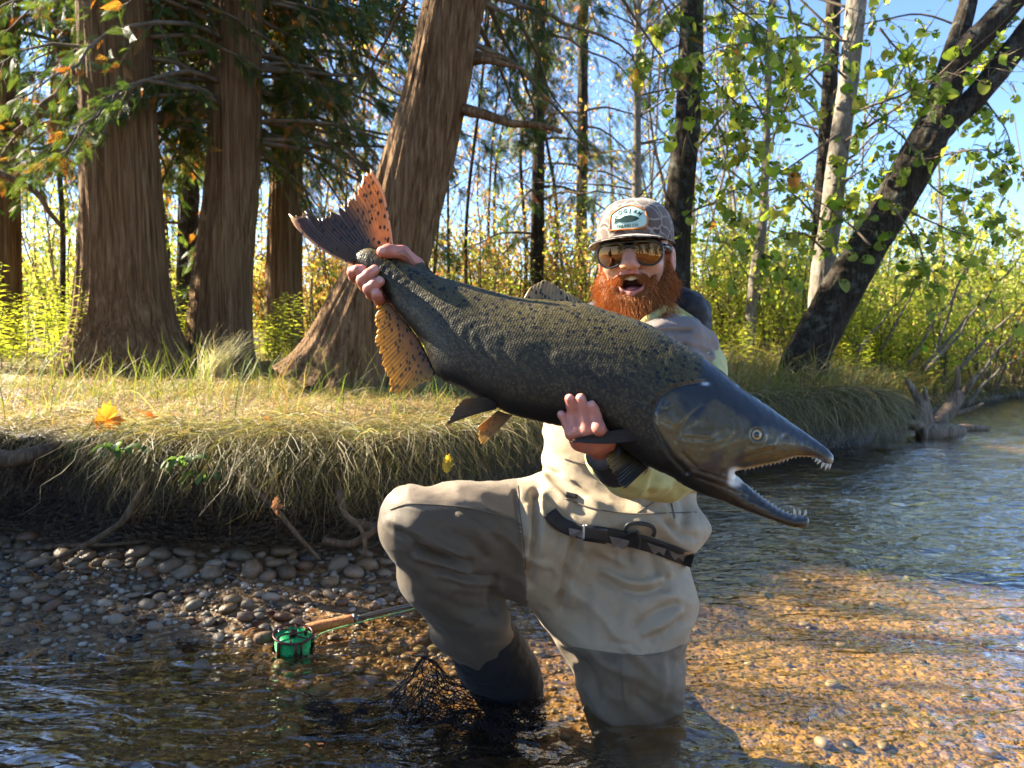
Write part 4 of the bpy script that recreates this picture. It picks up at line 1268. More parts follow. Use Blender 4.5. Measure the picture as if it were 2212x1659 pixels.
# ================================================================== THE SALMON
F_TAIL, F_HEAD = 1.345, 1.155
def fish_axis_y(px):
    return np.interp(px, [640, 800, 900, 1050, 1200, 1350, 1500, 1650, 1800], [470, 555, 650, 735, 785, 835, 900, 965, 1040])
def fish_pos(px, py, n=0.0):
    """n: offset in photo pixels towards the viewer, from the fish's mid plane"""
    px = np.asarray(px, float); py = np.asarray(py, float); n = np.asarray(n, float)
    t = np.clip((px - 740) / (1800 - 740), -.2, 1.1)
    d = F_TAIL + (F_HEAD - F_TAIL) * t + (fish_axis_y(px) - py) * .00022
    P = at(px, py, d)
    nrm = np.array([-.16, -.97, .17]); nrm = nrm / np.linalg.norm(nrm)
    return P + (n * d / FPX)[..., None] * nrm
FISH_N = np.array([-.16, -.97, .17]); FISH_N /= np.linalg.norm(FISH_N)
dors = [(770, 545), (800, 535), (830, 543), (853, 559), (902, 577), (961, 603), (1020, 618), (1078, 635), (1131, 647), (1200, 652), (1272, 658), (1313, 673), (1371, 691), (1404, 703), (1428, 717), (1466, 740), (1510, 766), (1554, 799), (1598, 837), (1628, 857), (1686, 898), (1745, 939), (1786, 968), (1800, 982), (1802, 993), (1797, 1004), (1785, 1003)]
mouth_up = [(1772, 996), (1745, 984), (1715, 987), (1686, 997), (1642, 1006), (1608, 1014), (1582, 1017)]
mouth_lo = [(1588, 1026), (1607, 1042), (1628, 1059), (1657, 1083), (1686, 1101), (1715, 1113), (1735, 1112)]
vent = [(1746, 1118), (1748, 1129), (1739, 1139), (1715, 1139), (1686, 1130), (1628, 1109), (1569, 1086), (1510, 1065), (1481, 1051), (1452, 1030), (1393, 1004), (1364, 983), (1335, 962), (1310, 945), (1270, 932), (1209, 920), (1152, 908), (1108, 896), (1078, 882), (1034, 861), (1005, 843), (961, 823), (941, 808), (920, 750), (888, 706), (853, 665), (838, 645), (822, 615), (798, 590), (775, 575), (765, 560)]
fish_poly = np.array(dors + mouth_up + mouth_lo + vent, float)
STEP = 3.5
gx = np.arange(745, 1822, STEP); gy = np.arange(515, 1162, STEP)
GXY = np.stack(np.meshgrid(gx, gy, indexing='ij'), -1)
ins = inside(GXY, fish_poly)
dist = seg_dist(GXY, np.vstack([fish_poly, fish_poly[:1]]))
def poisson(mask, h):
    """solve lap u = -2 inside mask, coarse to fine"""
    def step(u, m, h, it):
        for _ in range(it):
            v = np.zeros_like(u)
            v[1:-1, 1:-1] = .25 * (u[2:, 1:-1] + u[:-2, 1:-1] + u[1:-1, 2:] + u[1:-1, :-2]) + .5 * h * h
            u = np.where(m, v, 0)
        return u
    ms = [mask]; 
    for _ in range(3): ms.append(ms[-1][::2, ::2])
    u = np.zeros(ms[3].shape); u = step(u, ms[3], h * 8, 500)
    for l in (2, 1, 0):
        u = np.repeat(np.repeat(u, 2, 0), 2, 1)
        t = np.zeros(ms[l].shape); a = min(u.shape[0], t.shape[0]); b = min(u.shape[1], t.shape[1]); t[:a, :b] = u[:a, :b]
        u = step(t, ms[l], h * 2 ** l, 300)
    return u
U = poisson(ins, STEP)
flat = np.interp(GXY[..., 0], [760, 900, 1200, 1500, 1800], [.60, .54, .50, .54, .70])
f2 = np.where(ins, 2 * U * flat ** 2, -dist * 26)
_nm = math.ceil((math.sqrt(f2.max()) + 9) / 4) * 4; gn = np.arange(-_nm, _nm + .1, 4.0)
G = gn[None, None, :] ** 2 - f2[:, :, None]
G = np.sign(G) * np.sqrt(np.abs(G))
V, Q = surface_nets(G.astype(np.float32), (gx[0], gy[0], gn[0]), (STEP, STEP, 4.0))
V = relax(V, Q, 3)
fx, fy, fn = V[:, 0], V[:, 1], V[:, 2]
FP = np.stack([fx, fy], -1)
sgn = np.sign(fn)
# relief: gill cover, cheek plate, jaw bone, eye socket, nostril, lateral line
gill = [(1516, 834), (1480, 840), (1452, 848), (1422, 866), (1409, 895), (1411, 925), (1428, 954), (1446, 985), (1480, 1020)]
preop = [(1510, 884), (1485, 905), (1469, 925), (1457, 951), (1469, 980), (1500, 1010)]
maxil = [(1660, 962), (1639, 968), (1600, 980), (1578, 993), (1560, 1012)]
def groove(line, w, a): return a * np.exp(-(seg_dist(FP, line) / w) ** 2)
dn = -groove(gill, 5, 7.0) - groove(preop, 4, 2.6) + groove([(p[0] + 9, p[1] + 2) for p in gill[2:]], 8, 1.4) + groove(maxil, 7, 3.0) - groove([(p[0], p[1] + 9) for p in maxil], 4, 2.5)
dn += groove([(1300, 985), (1390, 940)], 12, 0) - groove([(1500, 1030), (1560, 1050), (1640, 1085)], 4, 2.0) - groove([(1490, 1012), (1560, 1034), (1620, 1066)], 3, 1.5)
er = np.hypot(fx - 1623, fy - 942)
dn += -3.5 * np.exp(-(er / 11) ** 4) + 2.6 * np.exp(-((er - 17) / 5) ** 2)
dn += -3.0 * np.exp(-(np.hypot((fx - 1687) / 1.6, fy - 945) / 4) ** 2)
dn += 1.1 * fbm(FP / 22, 3, 1200) * sstep(1380, 1460, fx) + .5 * fbm(FP / 8, 2, 1203)
lift = np.abs(fn) > 4
fn = fn + np.where(lift, dn * sgn * np.clip(np.abs(fn) / 18, 0, 1), 0)
W = fish_pos(fx, fy, fn)
# colouring (pigment only)
ax_y = fish_axis_y(fx)
top_y = np.interp(fx, [p[0] for p in dors[:24]], [p[1] for p in dors[:24]])
bot = np.array(sorted([(p[0], p[1]) for p in vent], key=lambda q: q[0])); bot_y = np.interp(fx, bot[:, 0], bot[:, 1])
v = np.clip((fy - top_y) / np.maximum(bot_y - top_y, 20), 0, 1)
nz1 = fbm(FP / 60, 3, 1210); nz2 = fbm(FP / 18, 3, 1211)
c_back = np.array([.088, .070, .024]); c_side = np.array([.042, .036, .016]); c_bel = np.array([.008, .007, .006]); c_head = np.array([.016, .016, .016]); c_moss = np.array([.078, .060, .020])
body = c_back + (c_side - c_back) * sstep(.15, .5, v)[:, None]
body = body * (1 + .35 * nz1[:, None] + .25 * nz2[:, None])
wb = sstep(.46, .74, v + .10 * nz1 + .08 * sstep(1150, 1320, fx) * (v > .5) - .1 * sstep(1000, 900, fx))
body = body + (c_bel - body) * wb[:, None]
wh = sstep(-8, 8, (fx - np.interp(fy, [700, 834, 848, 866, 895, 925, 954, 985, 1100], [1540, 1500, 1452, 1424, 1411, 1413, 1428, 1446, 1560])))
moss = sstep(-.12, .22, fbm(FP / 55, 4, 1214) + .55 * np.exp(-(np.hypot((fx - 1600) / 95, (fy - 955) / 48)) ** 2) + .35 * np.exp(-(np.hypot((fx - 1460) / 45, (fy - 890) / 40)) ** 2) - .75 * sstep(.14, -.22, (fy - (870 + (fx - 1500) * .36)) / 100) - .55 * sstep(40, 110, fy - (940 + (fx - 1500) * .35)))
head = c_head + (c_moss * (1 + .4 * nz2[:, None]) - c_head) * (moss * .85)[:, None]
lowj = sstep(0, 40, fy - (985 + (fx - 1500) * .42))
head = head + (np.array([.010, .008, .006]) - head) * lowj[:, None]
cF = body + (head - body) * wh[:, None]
lip = np.exp(-(seg_dist(FP, mouth_up) / 5) ** 2) * (np.abs(fn) < 14)
cF = cF + (np.array([.30, .25, .19]) - cF) * (.75 * lip)[:, None]
lipl = np.exp(-(seg_dist(FP, mouth_lo) / 6) ** 2)
stripe = .5 + .5 * np.sin(fx / 2.6 + fy / 3.4)
cF = cF + (np.array([.34, .35, .36]) * (.45 + .55 * stripe)[:, None] - cF) * (.8 * lipl * sstep(1600, 1625, fx))[:, None]
wht = sstep(26, 14, np.hypot((fx - 1583) / 1.15, (fy - 1030) / 1.0)) * sstep(1562, 1574, fx)
cF = cF + (np.array([.62, .58, .50]) - cF) * wht[:, None]
tipn = np.exp(-(np.hypot(fx - 1797, fy - 996) / 12) ** 2)
cF = cF + (np.array([.35, .32, .25]) - cF) * (.7 * tipn)[:, None]
mark = np.exp(-(np.hypot((fx - 1517) / 2.2, fy - 837) / 3.2) ** 2)
cF = cF + (np.array([.7, .7, .72]) - cF) * mark[:, None]
cF = np.clip(cF, .004, 1)
_ca, _sa = math.cos(math.radians(23)), math.sin(math.radians(23))
us = fx * _ca + fy * _sa; vs = -fx * _sa + fy * _ca
scal = (1 - wh) * sstep(.95, .75, v)
spot = (1 - wh * .75) * sstep(.58, .34, v)
bm_ = NB('salmon_skin')
col = bm_.attr('Col'); pat = bm_.attr('Pat', 'Vector')
sv = bm_.voro(bm_.mapping(pat, (1, 1.15, 0)), .19, out='Distance', rand=.45)
sx = bm_.n('ShaderNodeSeparateXYZ'); bm_.l(pat, sx.inputs[0])
mk = bm_.attr('Mask', 'Vector'); sm = bm_.n('ShaderNodeSeparateXYZ'); bm_.l(mk, sm.inputs[0])
edge = bm_.ramp(sv, [(.25, (1, 1, 1)), (.62, (0, 0, 0))])
c1 = bm_.mix(bm_.math('MULTIPLY', bm_.math('SUBTRACT', 1.0, edge), bm_.math('MULTIPLY', sm.outputs[0], .75)), col, (.30, .28, .25), 'MULTIPLY')
vcol = bm_.voro(bm_.mapping(pat, (1, 1.15, 0)), .19, out='Color', rand=.45)
c1 = bm_.mix(bm_.math('MULTIPLY', bm_.ramp(vcol, [(.45, (0, 0, 0)), (.95, (1, 1, 1))]), bm_.math('MULTIPLY', sm.outputs[0], .40)), c1, (.12, .105, .048))
# black spots, denser on the back
sp = bm_.voro(bm_.mapping(pat, (.9, 1.1, 0)), .075, out='Distance')
spm = bm_.math('MULTIPLY', bm_.ramp(sp, [(.26, (1, 1, 1)), (.36, (0, 0, 0))]), sm.outputs[1])
c1 = bm_.mix(spm, c1, (.008, .008, .009))
# pale flecks
fl = bm_.noise(pat, .085, 3, .6); fl2 = bm_.noise(bm_.mapping(pat, (1, 1, 0), loc=(40, 7, 0)), .02, 2)
flm = bm_.math('MULTIPLY', bm_.ramp(fl, [(.72, (0, 0, 0)), (.76, (1, 1, 1))]), bm_.math('MULTIPLY', bm_.ramp(fl2, [(.48, (0, 0, 0)), (.64, (1, 1, 1))]), sm.outputs[0]))
c1 = bm_.mix(flm, c1, (.34, .32, .18))
hgt = bm_.math('ADD', bm_.math('MULTIPLY', edge, bm_.math('MULTIPLY', sm.outputs[0], .8)), bm_.math('MULTIPLY', bm_.noise(pat, .12, 3), .35))
nm = bm_.bump(hgt, .28, .002)
rgh = bm_.ramp(bm_.noise(pat, .03, 4, .6), [(.3, (.34, .34, .34)), (.7, (.55, .55, .55))])
M_FISH = bm_.done(bm_.bsdf(c1, rgh, nm, .28, coat=bm_.math('ADD', bm_.math('MULTIPLY', sm.outputs[2], .65), .06), coat_rough=.10))
fish_o = fish_pos(1260, 800)
salmon = thing('salmon', fish_o, 'large dark spotted salmon with open hooked jaws held across the angler', 'fish')
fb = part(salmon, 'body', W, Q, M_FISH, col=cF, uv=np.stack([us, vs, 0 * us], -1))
a_ = fb.data.attributes.new('Mask', 'FLOAT_VECTOR', 'POINT')
a_.data.foreach_set('vector', np.stack([scal, spot, wh], -1).astype(np.float32).ravel())

# ---- fins: fans of rays between a base line and an outer edge
def fin_mat(name):
    b = NB(name)
    col = b.attr('Col'); pat = b.attr('Pat', 'Vector')
    sep = b.n('ShaderNodeSeparateXYZ'); b.l(pat, sep.inputs[0])
    sp = b.voro(b.mapping(pat, (1.0, .55, 0)), 1.0, out='Distance')
    sm_ = b.math('MULTIPLY', b.ramp(sp, [(.26, (1, 1, 1)), (.36, (0, 0, 0))]), sep.outputs[2])
    c = b.mix(sm_, col, (.012, .009, .008))
    pr = b.bsdf(c, .35, b.bump(b.noise(pat, 3.0, 2), .2, .002), .5, coat=.3)
    return b.done(b.mixsh(.48, pr, b.translucent(b.mix(1.0, c, (1.6, 1.4, .75), 'MULTIPLY'))))
M_FIN = fin_mat('fin_membrane')
def fin(name, base, edge, rays, c_base, c_edge, depth=None, thick=2.2, jag=3.0, dark=.55, spots=(.9, .4), n_off=(0, 0), seed=0, c_side=None, bow=0.0, rayw=.45, notch=(), cup=0.0, sides=None, rim=None):
    """base, edge: photo-pixel polylines; n_off: offset from the mid plane at base / edge"""
    nu, nv = rays * 4 + 1, 22
    B = resample(np.array([(*p, 0) for p in base], float), nu)[:, :2]; E = resample(np.array([(*p, 0) for p in edge], float), nu)[:, :2]
    r_ = np.random.default_rng(seed)
    u = np.linspace(0, 1, nu); vv = np.linspace(0, 1, nv)
    jit = np.interp(np.arange(nu), np.arange(0, nu, 2), r_.normal(0, 1, (nu + 1) // 2))
    D = E - B; Lg = np.linalg.norm(D, axis=1)
    scale = 1 + jag * jit / np.maximum(Lg, 30)
    for (c0, w0, dep) in notch: scale = scale - dep * np.clip(1 - np.abs(u - c0) / w0, 0, 1)
    perp = np.stack([-D[:, 1], D[:, 0]], -1)
    P = B[None] + D[None] * vv[:, None, None] + bow * perp[None] * (vv * (1 - vv))[:, None, None]
    if sides is not None:
        S0, S1 = [resample(np.array([(*p, 0) for p in q_], float), nv)[:, :2] for q_ in sides]
        uu = u[None, :, None]; v3 = vv[:, None, None]
        P = P + (1 - uu) * (S0[:, None] - (S0[0] * (1 - v3) + S0[-1] * v3)) + uu * (S1[:, None] - (S1[0] * (1 - v3) + S1[-1] * v3))
    P = P + (D * (scale - 1)[:, None])[None] * (vv ** 2)[:, None, None]
    rid = np.abs(np.sin(np.pi * rays * u))
    th = thick * (1.15 - .8 * vv[:, None]) * (.45 + .55 * rid[None])
    off = n_off[0] + (n_off[1] - n_off[0]) * vv[:, None] + 2.5 * np.sin(5 * u + 3 * vv[:, None]) * vv[:, None] + cup * (u - .5)[None] ** 2 * 4
    F_ = fish_pos(P[..., 0], P[..., 1], off + th); K_ = fish_pos(P[..., 0], P[..., 1], off - th)
    V = np.concatenate([F_.reshape(-1, 3), K_.reshape(-1, 3)])
    q = grid_faces(nu, nv); m = nu * nv
    Q = [q, q[:, ::-1] + m]
    i = np.arange(nu - 1)
    ed = [np.stack([i, i + m, i + 1 + m, i + 1], -1), np.stack([i + (nv - 1) * nu, i + 1 + (nv - 1) * nu, i + 1 + (nv - 1) * nu + m, i + (nv - 1) * nu + m], -1)]
    j = np.arange(nv - 1) * nu
    ed += [np.stack([j, j + nu, j + nu + m, j + m], -1), np.stack([j + nu - 1, j + nu - 1 + m, j + 2 * nu - 1 + m, j + 2 * nu - 1], -1)]
    C = np.asarray(c_base)[None, None] * (1 - vv[:, None, None]) + np.asarray(c_edge)[None, None] * vv[:, None, None] + 0 * u[None, :, None]
    if c_side is not None:
        w = sstep(c_side[1], c_side[2], u)[None, :, None]; C = C * (1 - w) + np.asarray(c_side[0]) * w
    ray = (rid < rayw)[None, :] * sstep(.25, .6, vv)[:, None] * (.6 + .4 * r_.random((1, nu)))
    C = C * (1 - dark * ray[..., None])
    C = C * (1 + .25 * fbm(np.stack([P[..., 0] / 14, P[..., 1] / 14], -1), 3, seed)[..., None])
    if rim is not None:
        w = np.maximum(sstep(rim[1], rim[1] * .6, u), sstep(1 - rim[1], 1 - rim[1] * .6, u))[None, :, None]; C = C * (1 - w) + np.asarray(rim[0]) * w
    sp_ = spots[0] * (1 - vv[:, None] * spots[1]) + 0 * u[None]
    pat_ = np.stack([np.broadcast_to(u[None] * Lg.mean() * 0 + P[..., 0] / 8.5, P.shape[:2]), P[..., 1] / 8.5, sp_], -1)
    return part(salmon, name, V, [np.concatenate([Q[0], Q[1]] + ed)], M_FIN, col=np.clip(np.tile(C.reshape(-1, 3), (2, 1)), .003, 1), uv=np.tile(pat_.reshape(-1, 3), (2, 1)))
fin('tail_fin', [(764, 574), (774, 558), (788, 546), (806, 538), (830, 535), (849, 530)], [(632, 468), (664, 465), (694, 471), (720, 461), (735, 454), (758, 431), (773, 410), (784, 391), (802, 368)], 26,
    (.060, .040, .026), (.11, .060, .030), thick=3.0, jag=5, dark=.45, seed=3, c_side=((.55, .29, .08), .50, .80), spots=(1.0, .25), notch=((.215, .02, .25), (.46, .012, .10), (.53, .012, .08)),
    sides=([(764, 576), (711, 551), (673, 524), (643, 494), (632, 468)], [(849, 530), (843, 485), (828, 412), (802, 368)]), rim=((.55, .38, .24), .035))
fin('anal_fin', [(838, 652), (858, 676), (888, 710), (915, 752), (940, 808)], [(818, 659), (813, 709), (820, 764), (838, 811), (850, 846), (888, 840), (925, 822)], 30, (.13, .07, .04), (.66, .44, .06), thick=3.2, jag=4, dark=.72, spots=(1, .5), seed=6)
fin('dorsal_fin', [(1128, 650), (1170, 655), (1220, 658), (1274, 662)], [(1147, 618), (1172, 607), (1198, 616), (1256, 648)], 16, (.26, .22, .12), (.36, .29, .17), thick=3.0, jag=2, dark=.35, spots=(1, .1), seed=8)
fin('adipose_fin', [(898, 580), (920, 590), (944, 600)], [(899, 570), (911, 566), (926, 577)], 4, (.10, .09, .05), (.20, .16, .09), thick=4, jag=1, dark=.2, spots=(1, 0), seed=9)
fin('pelvic_fin', [(1086, 862), (1082, 874), (1076, 886)], [(1010, 866), (990, 893), (973, 923)], 9, (.02, .018, .018), (.10, .075, .03), thick=4.5, jag=3, dark=.5, spots=(.2, 1), seed=10, n_off=(26, 48), bow=.12, c_side=None)
fin('pelvic_fin', [(1074, 886), (1090, 892), (1106, 896)], [(1032, 920), (1034, 950), (1044, 962)], 9, (.14, .08, .03), (.55, .32, .05), thick=3.0, jag=2, dark=.7, spots=(.5, .7), seed=11, n_off=(-10, -6))
fin('pectoral_fin', [(1392, 924), (1400, 936), (1398, 950)], [(1252, 949), (1246, 953), (1243, 958)], 9, (.016, .016, .018), (.06, .048, .036), thick=4, jag=2, dark=.4, spots=(0, 1), seed=12, n_off=(56, 92), sides=([(1392, 924), (1340, 931), (1252, 949)], [(1398, 950), (1320, 961), (1243, 958)]))
fin('pectoral_fin', [(1336, 966), (1362, 982), (1400, 1010)], [(1309, 984), (1322, 1014), (1351, 1055)], 14, (.03, .024, .015), (.34, .22, .05), thick=2.6, jag=3, dark=.6, spots=(.2, 1), seed=13, n_off=(-2, 26), c_side=((.05, .04, .022), .35, .6))
# ---- eye
def ball(c, r, mat, root, name, squash=None, level=None):
    V = (level or ICO3) * r
    if squash is not None: V = V - (V @ squash[0])[:, None] * squash[0] * (1 - squash[1])
    return part(root, name, V + c, ICO3F if level is None else ICO2F, mat)
en = np.interp(0, [0], [0]); ei = np.argmin(np.hypot(fx - 1623, fy - 942) + np.where(fn > 0, 0, 1e4))
EYE_N = fn[ei]
M_IRIS = plain('fish_iris', (.42, .33, .16), .12, .6, coat=1.0, var=.4, scale=300)
M_PUPIL = plain('fish_pupil', (.004, .004, .005), .05, .6, coat=1.0, var=.1)
eye = ball(fish_pos(1623, 942, EYE_N + 1.0), .0082, M_IRIS, salmon, 'eye', (FISH_N, .45))
pu = ball(fish_pos(1623.5, 942, EYE_N + 5.2), .0044, M_PUPIL, eye, 'pupil', (FISH_N, .45))
pu.location = -Vector((0, 0, 0))
# ---- teeth
M_TOOTH = plain('tooth', (.62, .54, .42), .3, .5, var=.15, scale=200)
def tooth(px, py, dx, dy, r, n):
    b0 = fish_pos(px, py, n); tp = fish_pos(px + dx, py + dy, n * .9)
    V, Q, T = tube(np.array([b0, b0 + (tp - b0) * .55, tp]), [r, r * .75, r * .12], 6)
    part(salmon, 'tooth', V, [Q, T], M_TOOTH)
upl = resample(np.array([(*p, 0) for p in mouth_up], float), 22)[:, :2]
for k, p in enumerate(upl[1:-3]):
    tooth(p[0], p[1] - 1.5, -1.5, 5.5 + 1.5 * (k % 2), .0013, 6 if k > 3 else 4)
for (px, py, dx, dy, r, n) in ((1770, 994, -7, 9, .0026, 8), (1778, 1000, -6, 12, .0028, 6), (1786, 1002, -4, 13, .003, 3), (1792, 1001, -1, 14, .003, 0), (1764, 991, -6, 7, .0022, 8)):
    tooth(px, py, dx, dy, r, n)
lol = resample(np.array([(*p, 0) for p in mouth_lo], float), 20)[:, :2]
for k, p in enumerate(lol[5:]):
    tooth(p[0], p[1] + 1, 1.5, -4.5, .0012, 5)
for (px, py, dx, dy, r, n) in ((1716, 1112, -2, -15, .0024, 6), (1726, 1112, 1, -12, .0024, 5), (1738, 1113, 3, -13, .0025, 2)):
    tooth(px, py, dx, dy, r, n)
# ================================================================== THE ANGLER
FEETZ = float(bed_z(np.array([.05]), np.array([1.68]))[0]) if 'bed_z' in globals() else -.12
angler = thing('person', (0.12, 1.72, FEETZ), 'kneeling angler in tan waders and camouflage cap grinning behind the fish', 'person')
from mathutils.bvhtree import BVHTree
def cloth_mat(name, rough=.75, bscale=900, bstr=.25, spec=.3, sheen=.1, streak=True):
    b = NB(name); co = b.coord('Object'); c = b.attr('Col')
    n1 = b.noise(co, 7, 5, .6); n2 = b.noise(co, 38, 4, .6)
    c2 = b.mix(b.math('MULTIPLY', n1, .55), c, (.62, .58, .54), 'MULTIPLY')
    c2 = b.mix(b.math('MULTIPLY', b.ramp(n2, [(.5, (0, 0, 0)), (.75, (1, 1, 1))]), .22), c2, (.5, .46, .42), 'MULTIPLY')
    h = b.math('ADD', b.noise(co, bscale, 2), b.math('MULTIPLY', b.noise(co, 26, 4, .55, .6), 2.0))
    r = b.ramp(n1, [(.35, (rough - .12,) * 3), (.65, (rough,) * 3)])
    return b.done(b.bsdf(c2, r, b.bump(h, bstr, .004), spec, sheen=sheen))
M_WADER = cloth_mat('wader_fabric', .62, 900, .35, .4)
M_JACKET = cloth_mat('jacket_fabric', .7, 700, .35)
M_VEST = cloth_mat('vest_fabric', .65, 600, .3)
M_SKIN_B = NB('skin'); _c = M_SKIN_B.attr('Col'); _co = M_SKIN_B.coord('Object')
_c2 = M_SKIN_B.mix(M_SKIN_B.math('MULTIPLY', M_SKIN_B.noise(_co, 60, 4, .6), .5), _c, (.85, .62, .55), 'MULTIPLY')
M_SKIN = M_SKIN_B.done(M_SKIN_B.bsdf(_c2, .42, M_SKIN_B.bump(M_SKIN_B.noise(_co, 420, 3), .22, .002), .45, sss=.12, sssr=(.9, .35, .2)))

# ---- waders
hipR, hipL = at(1240, 1180, 1.75), at(1385, 1195, 1.74)
kneeR, ankR = at(906, 1136, 1.57), at(1082, 1452, 1.735)
S = SDF((-.42, 1.36, -.26), (.52, 2.12, 1.06), .0048)
S.ell(at(1310, 1185, 1.77), (.165, .12, .125), .02)
S.ell(at(1334, 1060, 1.76), (.178, .125, .15), .06)
S.ell(at(1345, 915, 1.77), (.182, .125, .17), .06)
S.chain([at(1235, 1165, 1.745), at(1120, 1160, 1.675), at(1000, 1148, 1.61), kneeR], [.116, .110, .097, .082], .05)
S.chain([kneeR + np.array([.004, 0, -.005]), at(950, 1230, 1.60), at(1012, 1335, 1.67), at(1048, 1392, 1.705)], [.080, .084, .078, .070], .03)
S.chain([at(1368, 1205, 1.745), at(1360, 1300, 1.72), at(1357, 1400, 1.695), at(1366, 1500, 1.68), at(1373, 1585, 1.675)], [.130, .134, .119, .104, .092], .05)
S.cone(at(1165, 1205, 1.71), at(1290, 1330, 1.715), .088, .105, .05)
S.chain([at(1373, 1585, 1.675), at(1373, 1585, 1.675) + np.array([.03, .2, -.01]), at(1373, 1585, 1.675) + np.array([.05, .40, -.03])], [.088, .075, .06], .04)
# bloused fold of the bib above the belt
S.chain([at(1168, 1062, 1.70), at(1215, 1105, 1.655), at(1290, 1128, 1.635), at(1380, 1135, 1.63), at(1462, 1150, 1.65), at(1500, 1140, 1.70)], [.024, .03, .034, .034, .034, .03], .05)
V, Q = S.mesh(2)
N = normals(V, Q)
pxy = to_px(V)
def crop5(l): return [(756 + x * .366, 918 + y * .366) for x, y in l]
facing = np.clip(-(N * (V - CAM)).sum(1) / np.linalg.norm(V - CAM, axis=1), 0, 1)
folds = [
 ([(400, 720), (560, 765), (700, 800)], 9, -.013), ([(395, 770), (540, 830), (690, 860)], 9, .010), ([(520, 850), (700, 890), (850, 900)], 9, -.012), ([(430, 690), (570, 720), (660, 760)], 8, .008),
 ([(250, 570), (450, 660), (700, 790)], 12, .007), ([(300, 640), (480, 740), (600, 790)], 9, -.006), ([(560, 620), (700, 680), (800, 780)], 10, -.005), ([(640, 530), (730, 600), (800, 690)], 8, .005), ([(720, 540), (800, 600), (870, 690)], 8, -.004),
 ([(540, 880), (680, 920), (800, 925)], 9, .008), ([(980, 400), (1000, 560), (1035, 740), (1045, 900)], 7, -.007), ([(1095, 400), (1100, 560), (1080, 760), (1065, 940)], 9, -.012), ([(1130, 420), (1140, 560), (1120, 760)], 9, .010), ([(1050, 480), (1060, 620), (1055, 760)], 8, .006),
 ([(1330, 680), (1270, 860), (1240, 1080)], 11, -.012), ([(1390, 700), (1330, 860), (1300, 1050)], 12, .008), ([(1250, 650), (1220, 740), (1180, 860)], 9, -.006),
 ([(1480, 900), (1580, 960), (1700, 1000), (1860, 960)], 11, -.011), ([(1500, 870), (1620, 920), (1760, 940), (1880, 880)], 11, .008), ([(1640, 740), (1660, 830), (1720, 900)], 10, -.009), ([(1590, 740), (1600, 820)], 9, .006), ([(1800, 770), (1830, 850), (1870, 900)], 10, -.009), ([(1860, 800), (1890, 870)], 9, .006),
 ([(1700, 1190), (1790, 1120), (1920, 1060)], 11, -.010), ([(1740, 1230), (1840, 1180), (1940, 1100)], 9, .008), ([(1780, 1270), (1880, 1230), (1950, 1160)], 9, -.008), ([(1560, 1285), (1640, 1290), (1690, 1325)], 6, -.006), ([(1450, 1000), (1440, 1150), (1450, 1280)], 14, .006), ([(1600, 1020), (1580, 1150), (1600, 1250)], 14, -.006),
 ([(1100, 400), (1200, 450), (1280, 540)], 10, -.009), ([(1080, 290), (1200, 320), (1310, 340)], 8, .006), ([(1140, 330), (1230, 400), (1300, 470)], 9, .007), ([(1090, 240), (1150, 260), (1240, 300)], 8, -.007), ([(1750, 470), (1830, 520), (1900, 600)], 11, -.006), ([(1960, 380), (1990, 500), (1960, 620)], 14, -.008), ([(1880, 560), (1940, 640), (2030, 660)], 10, -.009), ([(1500, 600), (1580, 590)], 8, .004), ([(1100, 120), (1130, 220), (1180, 260)], 12, .006),
 ([(600, 960), (760, 980), (880, 950)], 10, .005), ([(500, 1000), (650, 1070), (800, 1090)], 12, -.006), ([(560, 1100), (700, 1150)], 10, .005), ([(820, 960), (840, 1050), (850, 1100)], 9, -.006),
 ([(1380, 1380), (1420, 1480), (1450, 1600)], 12, -.006), ([(1595, 1360), (1600, 1480), (1625, 1640)], 4, .004), ([(1750, 1380), (1720, 1500), (1700, 1620)], 16, -.005), ([(1860, 1350), (1840, 1480), (1820, 1600)], 14, .005),
]
disp = np.zeros(len(V))
for (l, w_, a) in folds:
    disp += 1.15 * a * np.exp(-(seg_dist(pxy, crop5(l)) / (w_ * .85)) ** 2) * np.clip(facing * 2.2, 0, 1)
_w = V @ np.array([[.8, 0, .6], [0, 1, 0], [-.6, 0, .8]]) + .05 * np.stack([fbm(V * 6, 2, 1315), fbm(V * 6, 2, 1316), fbm(V * 6, 2, 1317)], -1)
disp += .0085 * (.6 - 2 * np.abs(vnoise(_w * np.array([5, 5, 15]), 1318))) + .0036 * (1 - 2 * np.abs(vnoise(_w * np.array([11, 11, 34]) + 7, 1319)))
disp += .0030 * fbm(V * np.array([14, 14, 9]), 3, 1300) + .0016 * fbm(V * 40, 2, 1303)
V = V + N * disp[:, None]
V = relax(V, Q, 1)
N = normals(V, Q); pxy = to_px(V)
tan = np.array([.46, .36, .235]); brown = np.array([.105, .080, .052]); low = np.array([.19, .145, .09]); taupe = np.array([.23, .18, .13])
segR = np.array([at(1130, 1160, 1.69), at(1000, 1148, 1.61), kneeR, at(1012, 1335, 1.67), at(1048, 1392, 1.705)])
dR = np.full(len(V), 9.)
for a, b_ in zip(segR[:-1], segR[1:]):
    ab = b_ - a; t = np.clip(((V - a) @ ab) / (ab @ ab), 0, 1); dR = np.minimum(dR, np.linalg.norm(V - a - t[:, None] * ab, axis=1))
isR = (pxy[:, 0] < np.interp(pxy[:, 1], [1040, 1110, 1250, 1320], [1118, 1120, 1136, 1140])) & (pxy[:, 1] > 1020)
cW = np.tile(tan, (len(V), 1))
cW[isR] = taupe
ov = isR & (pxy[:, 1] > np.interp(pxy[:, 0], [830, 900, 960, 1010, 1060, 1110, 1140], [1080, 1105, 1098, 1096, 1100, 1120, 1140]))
cW[ov] = brown
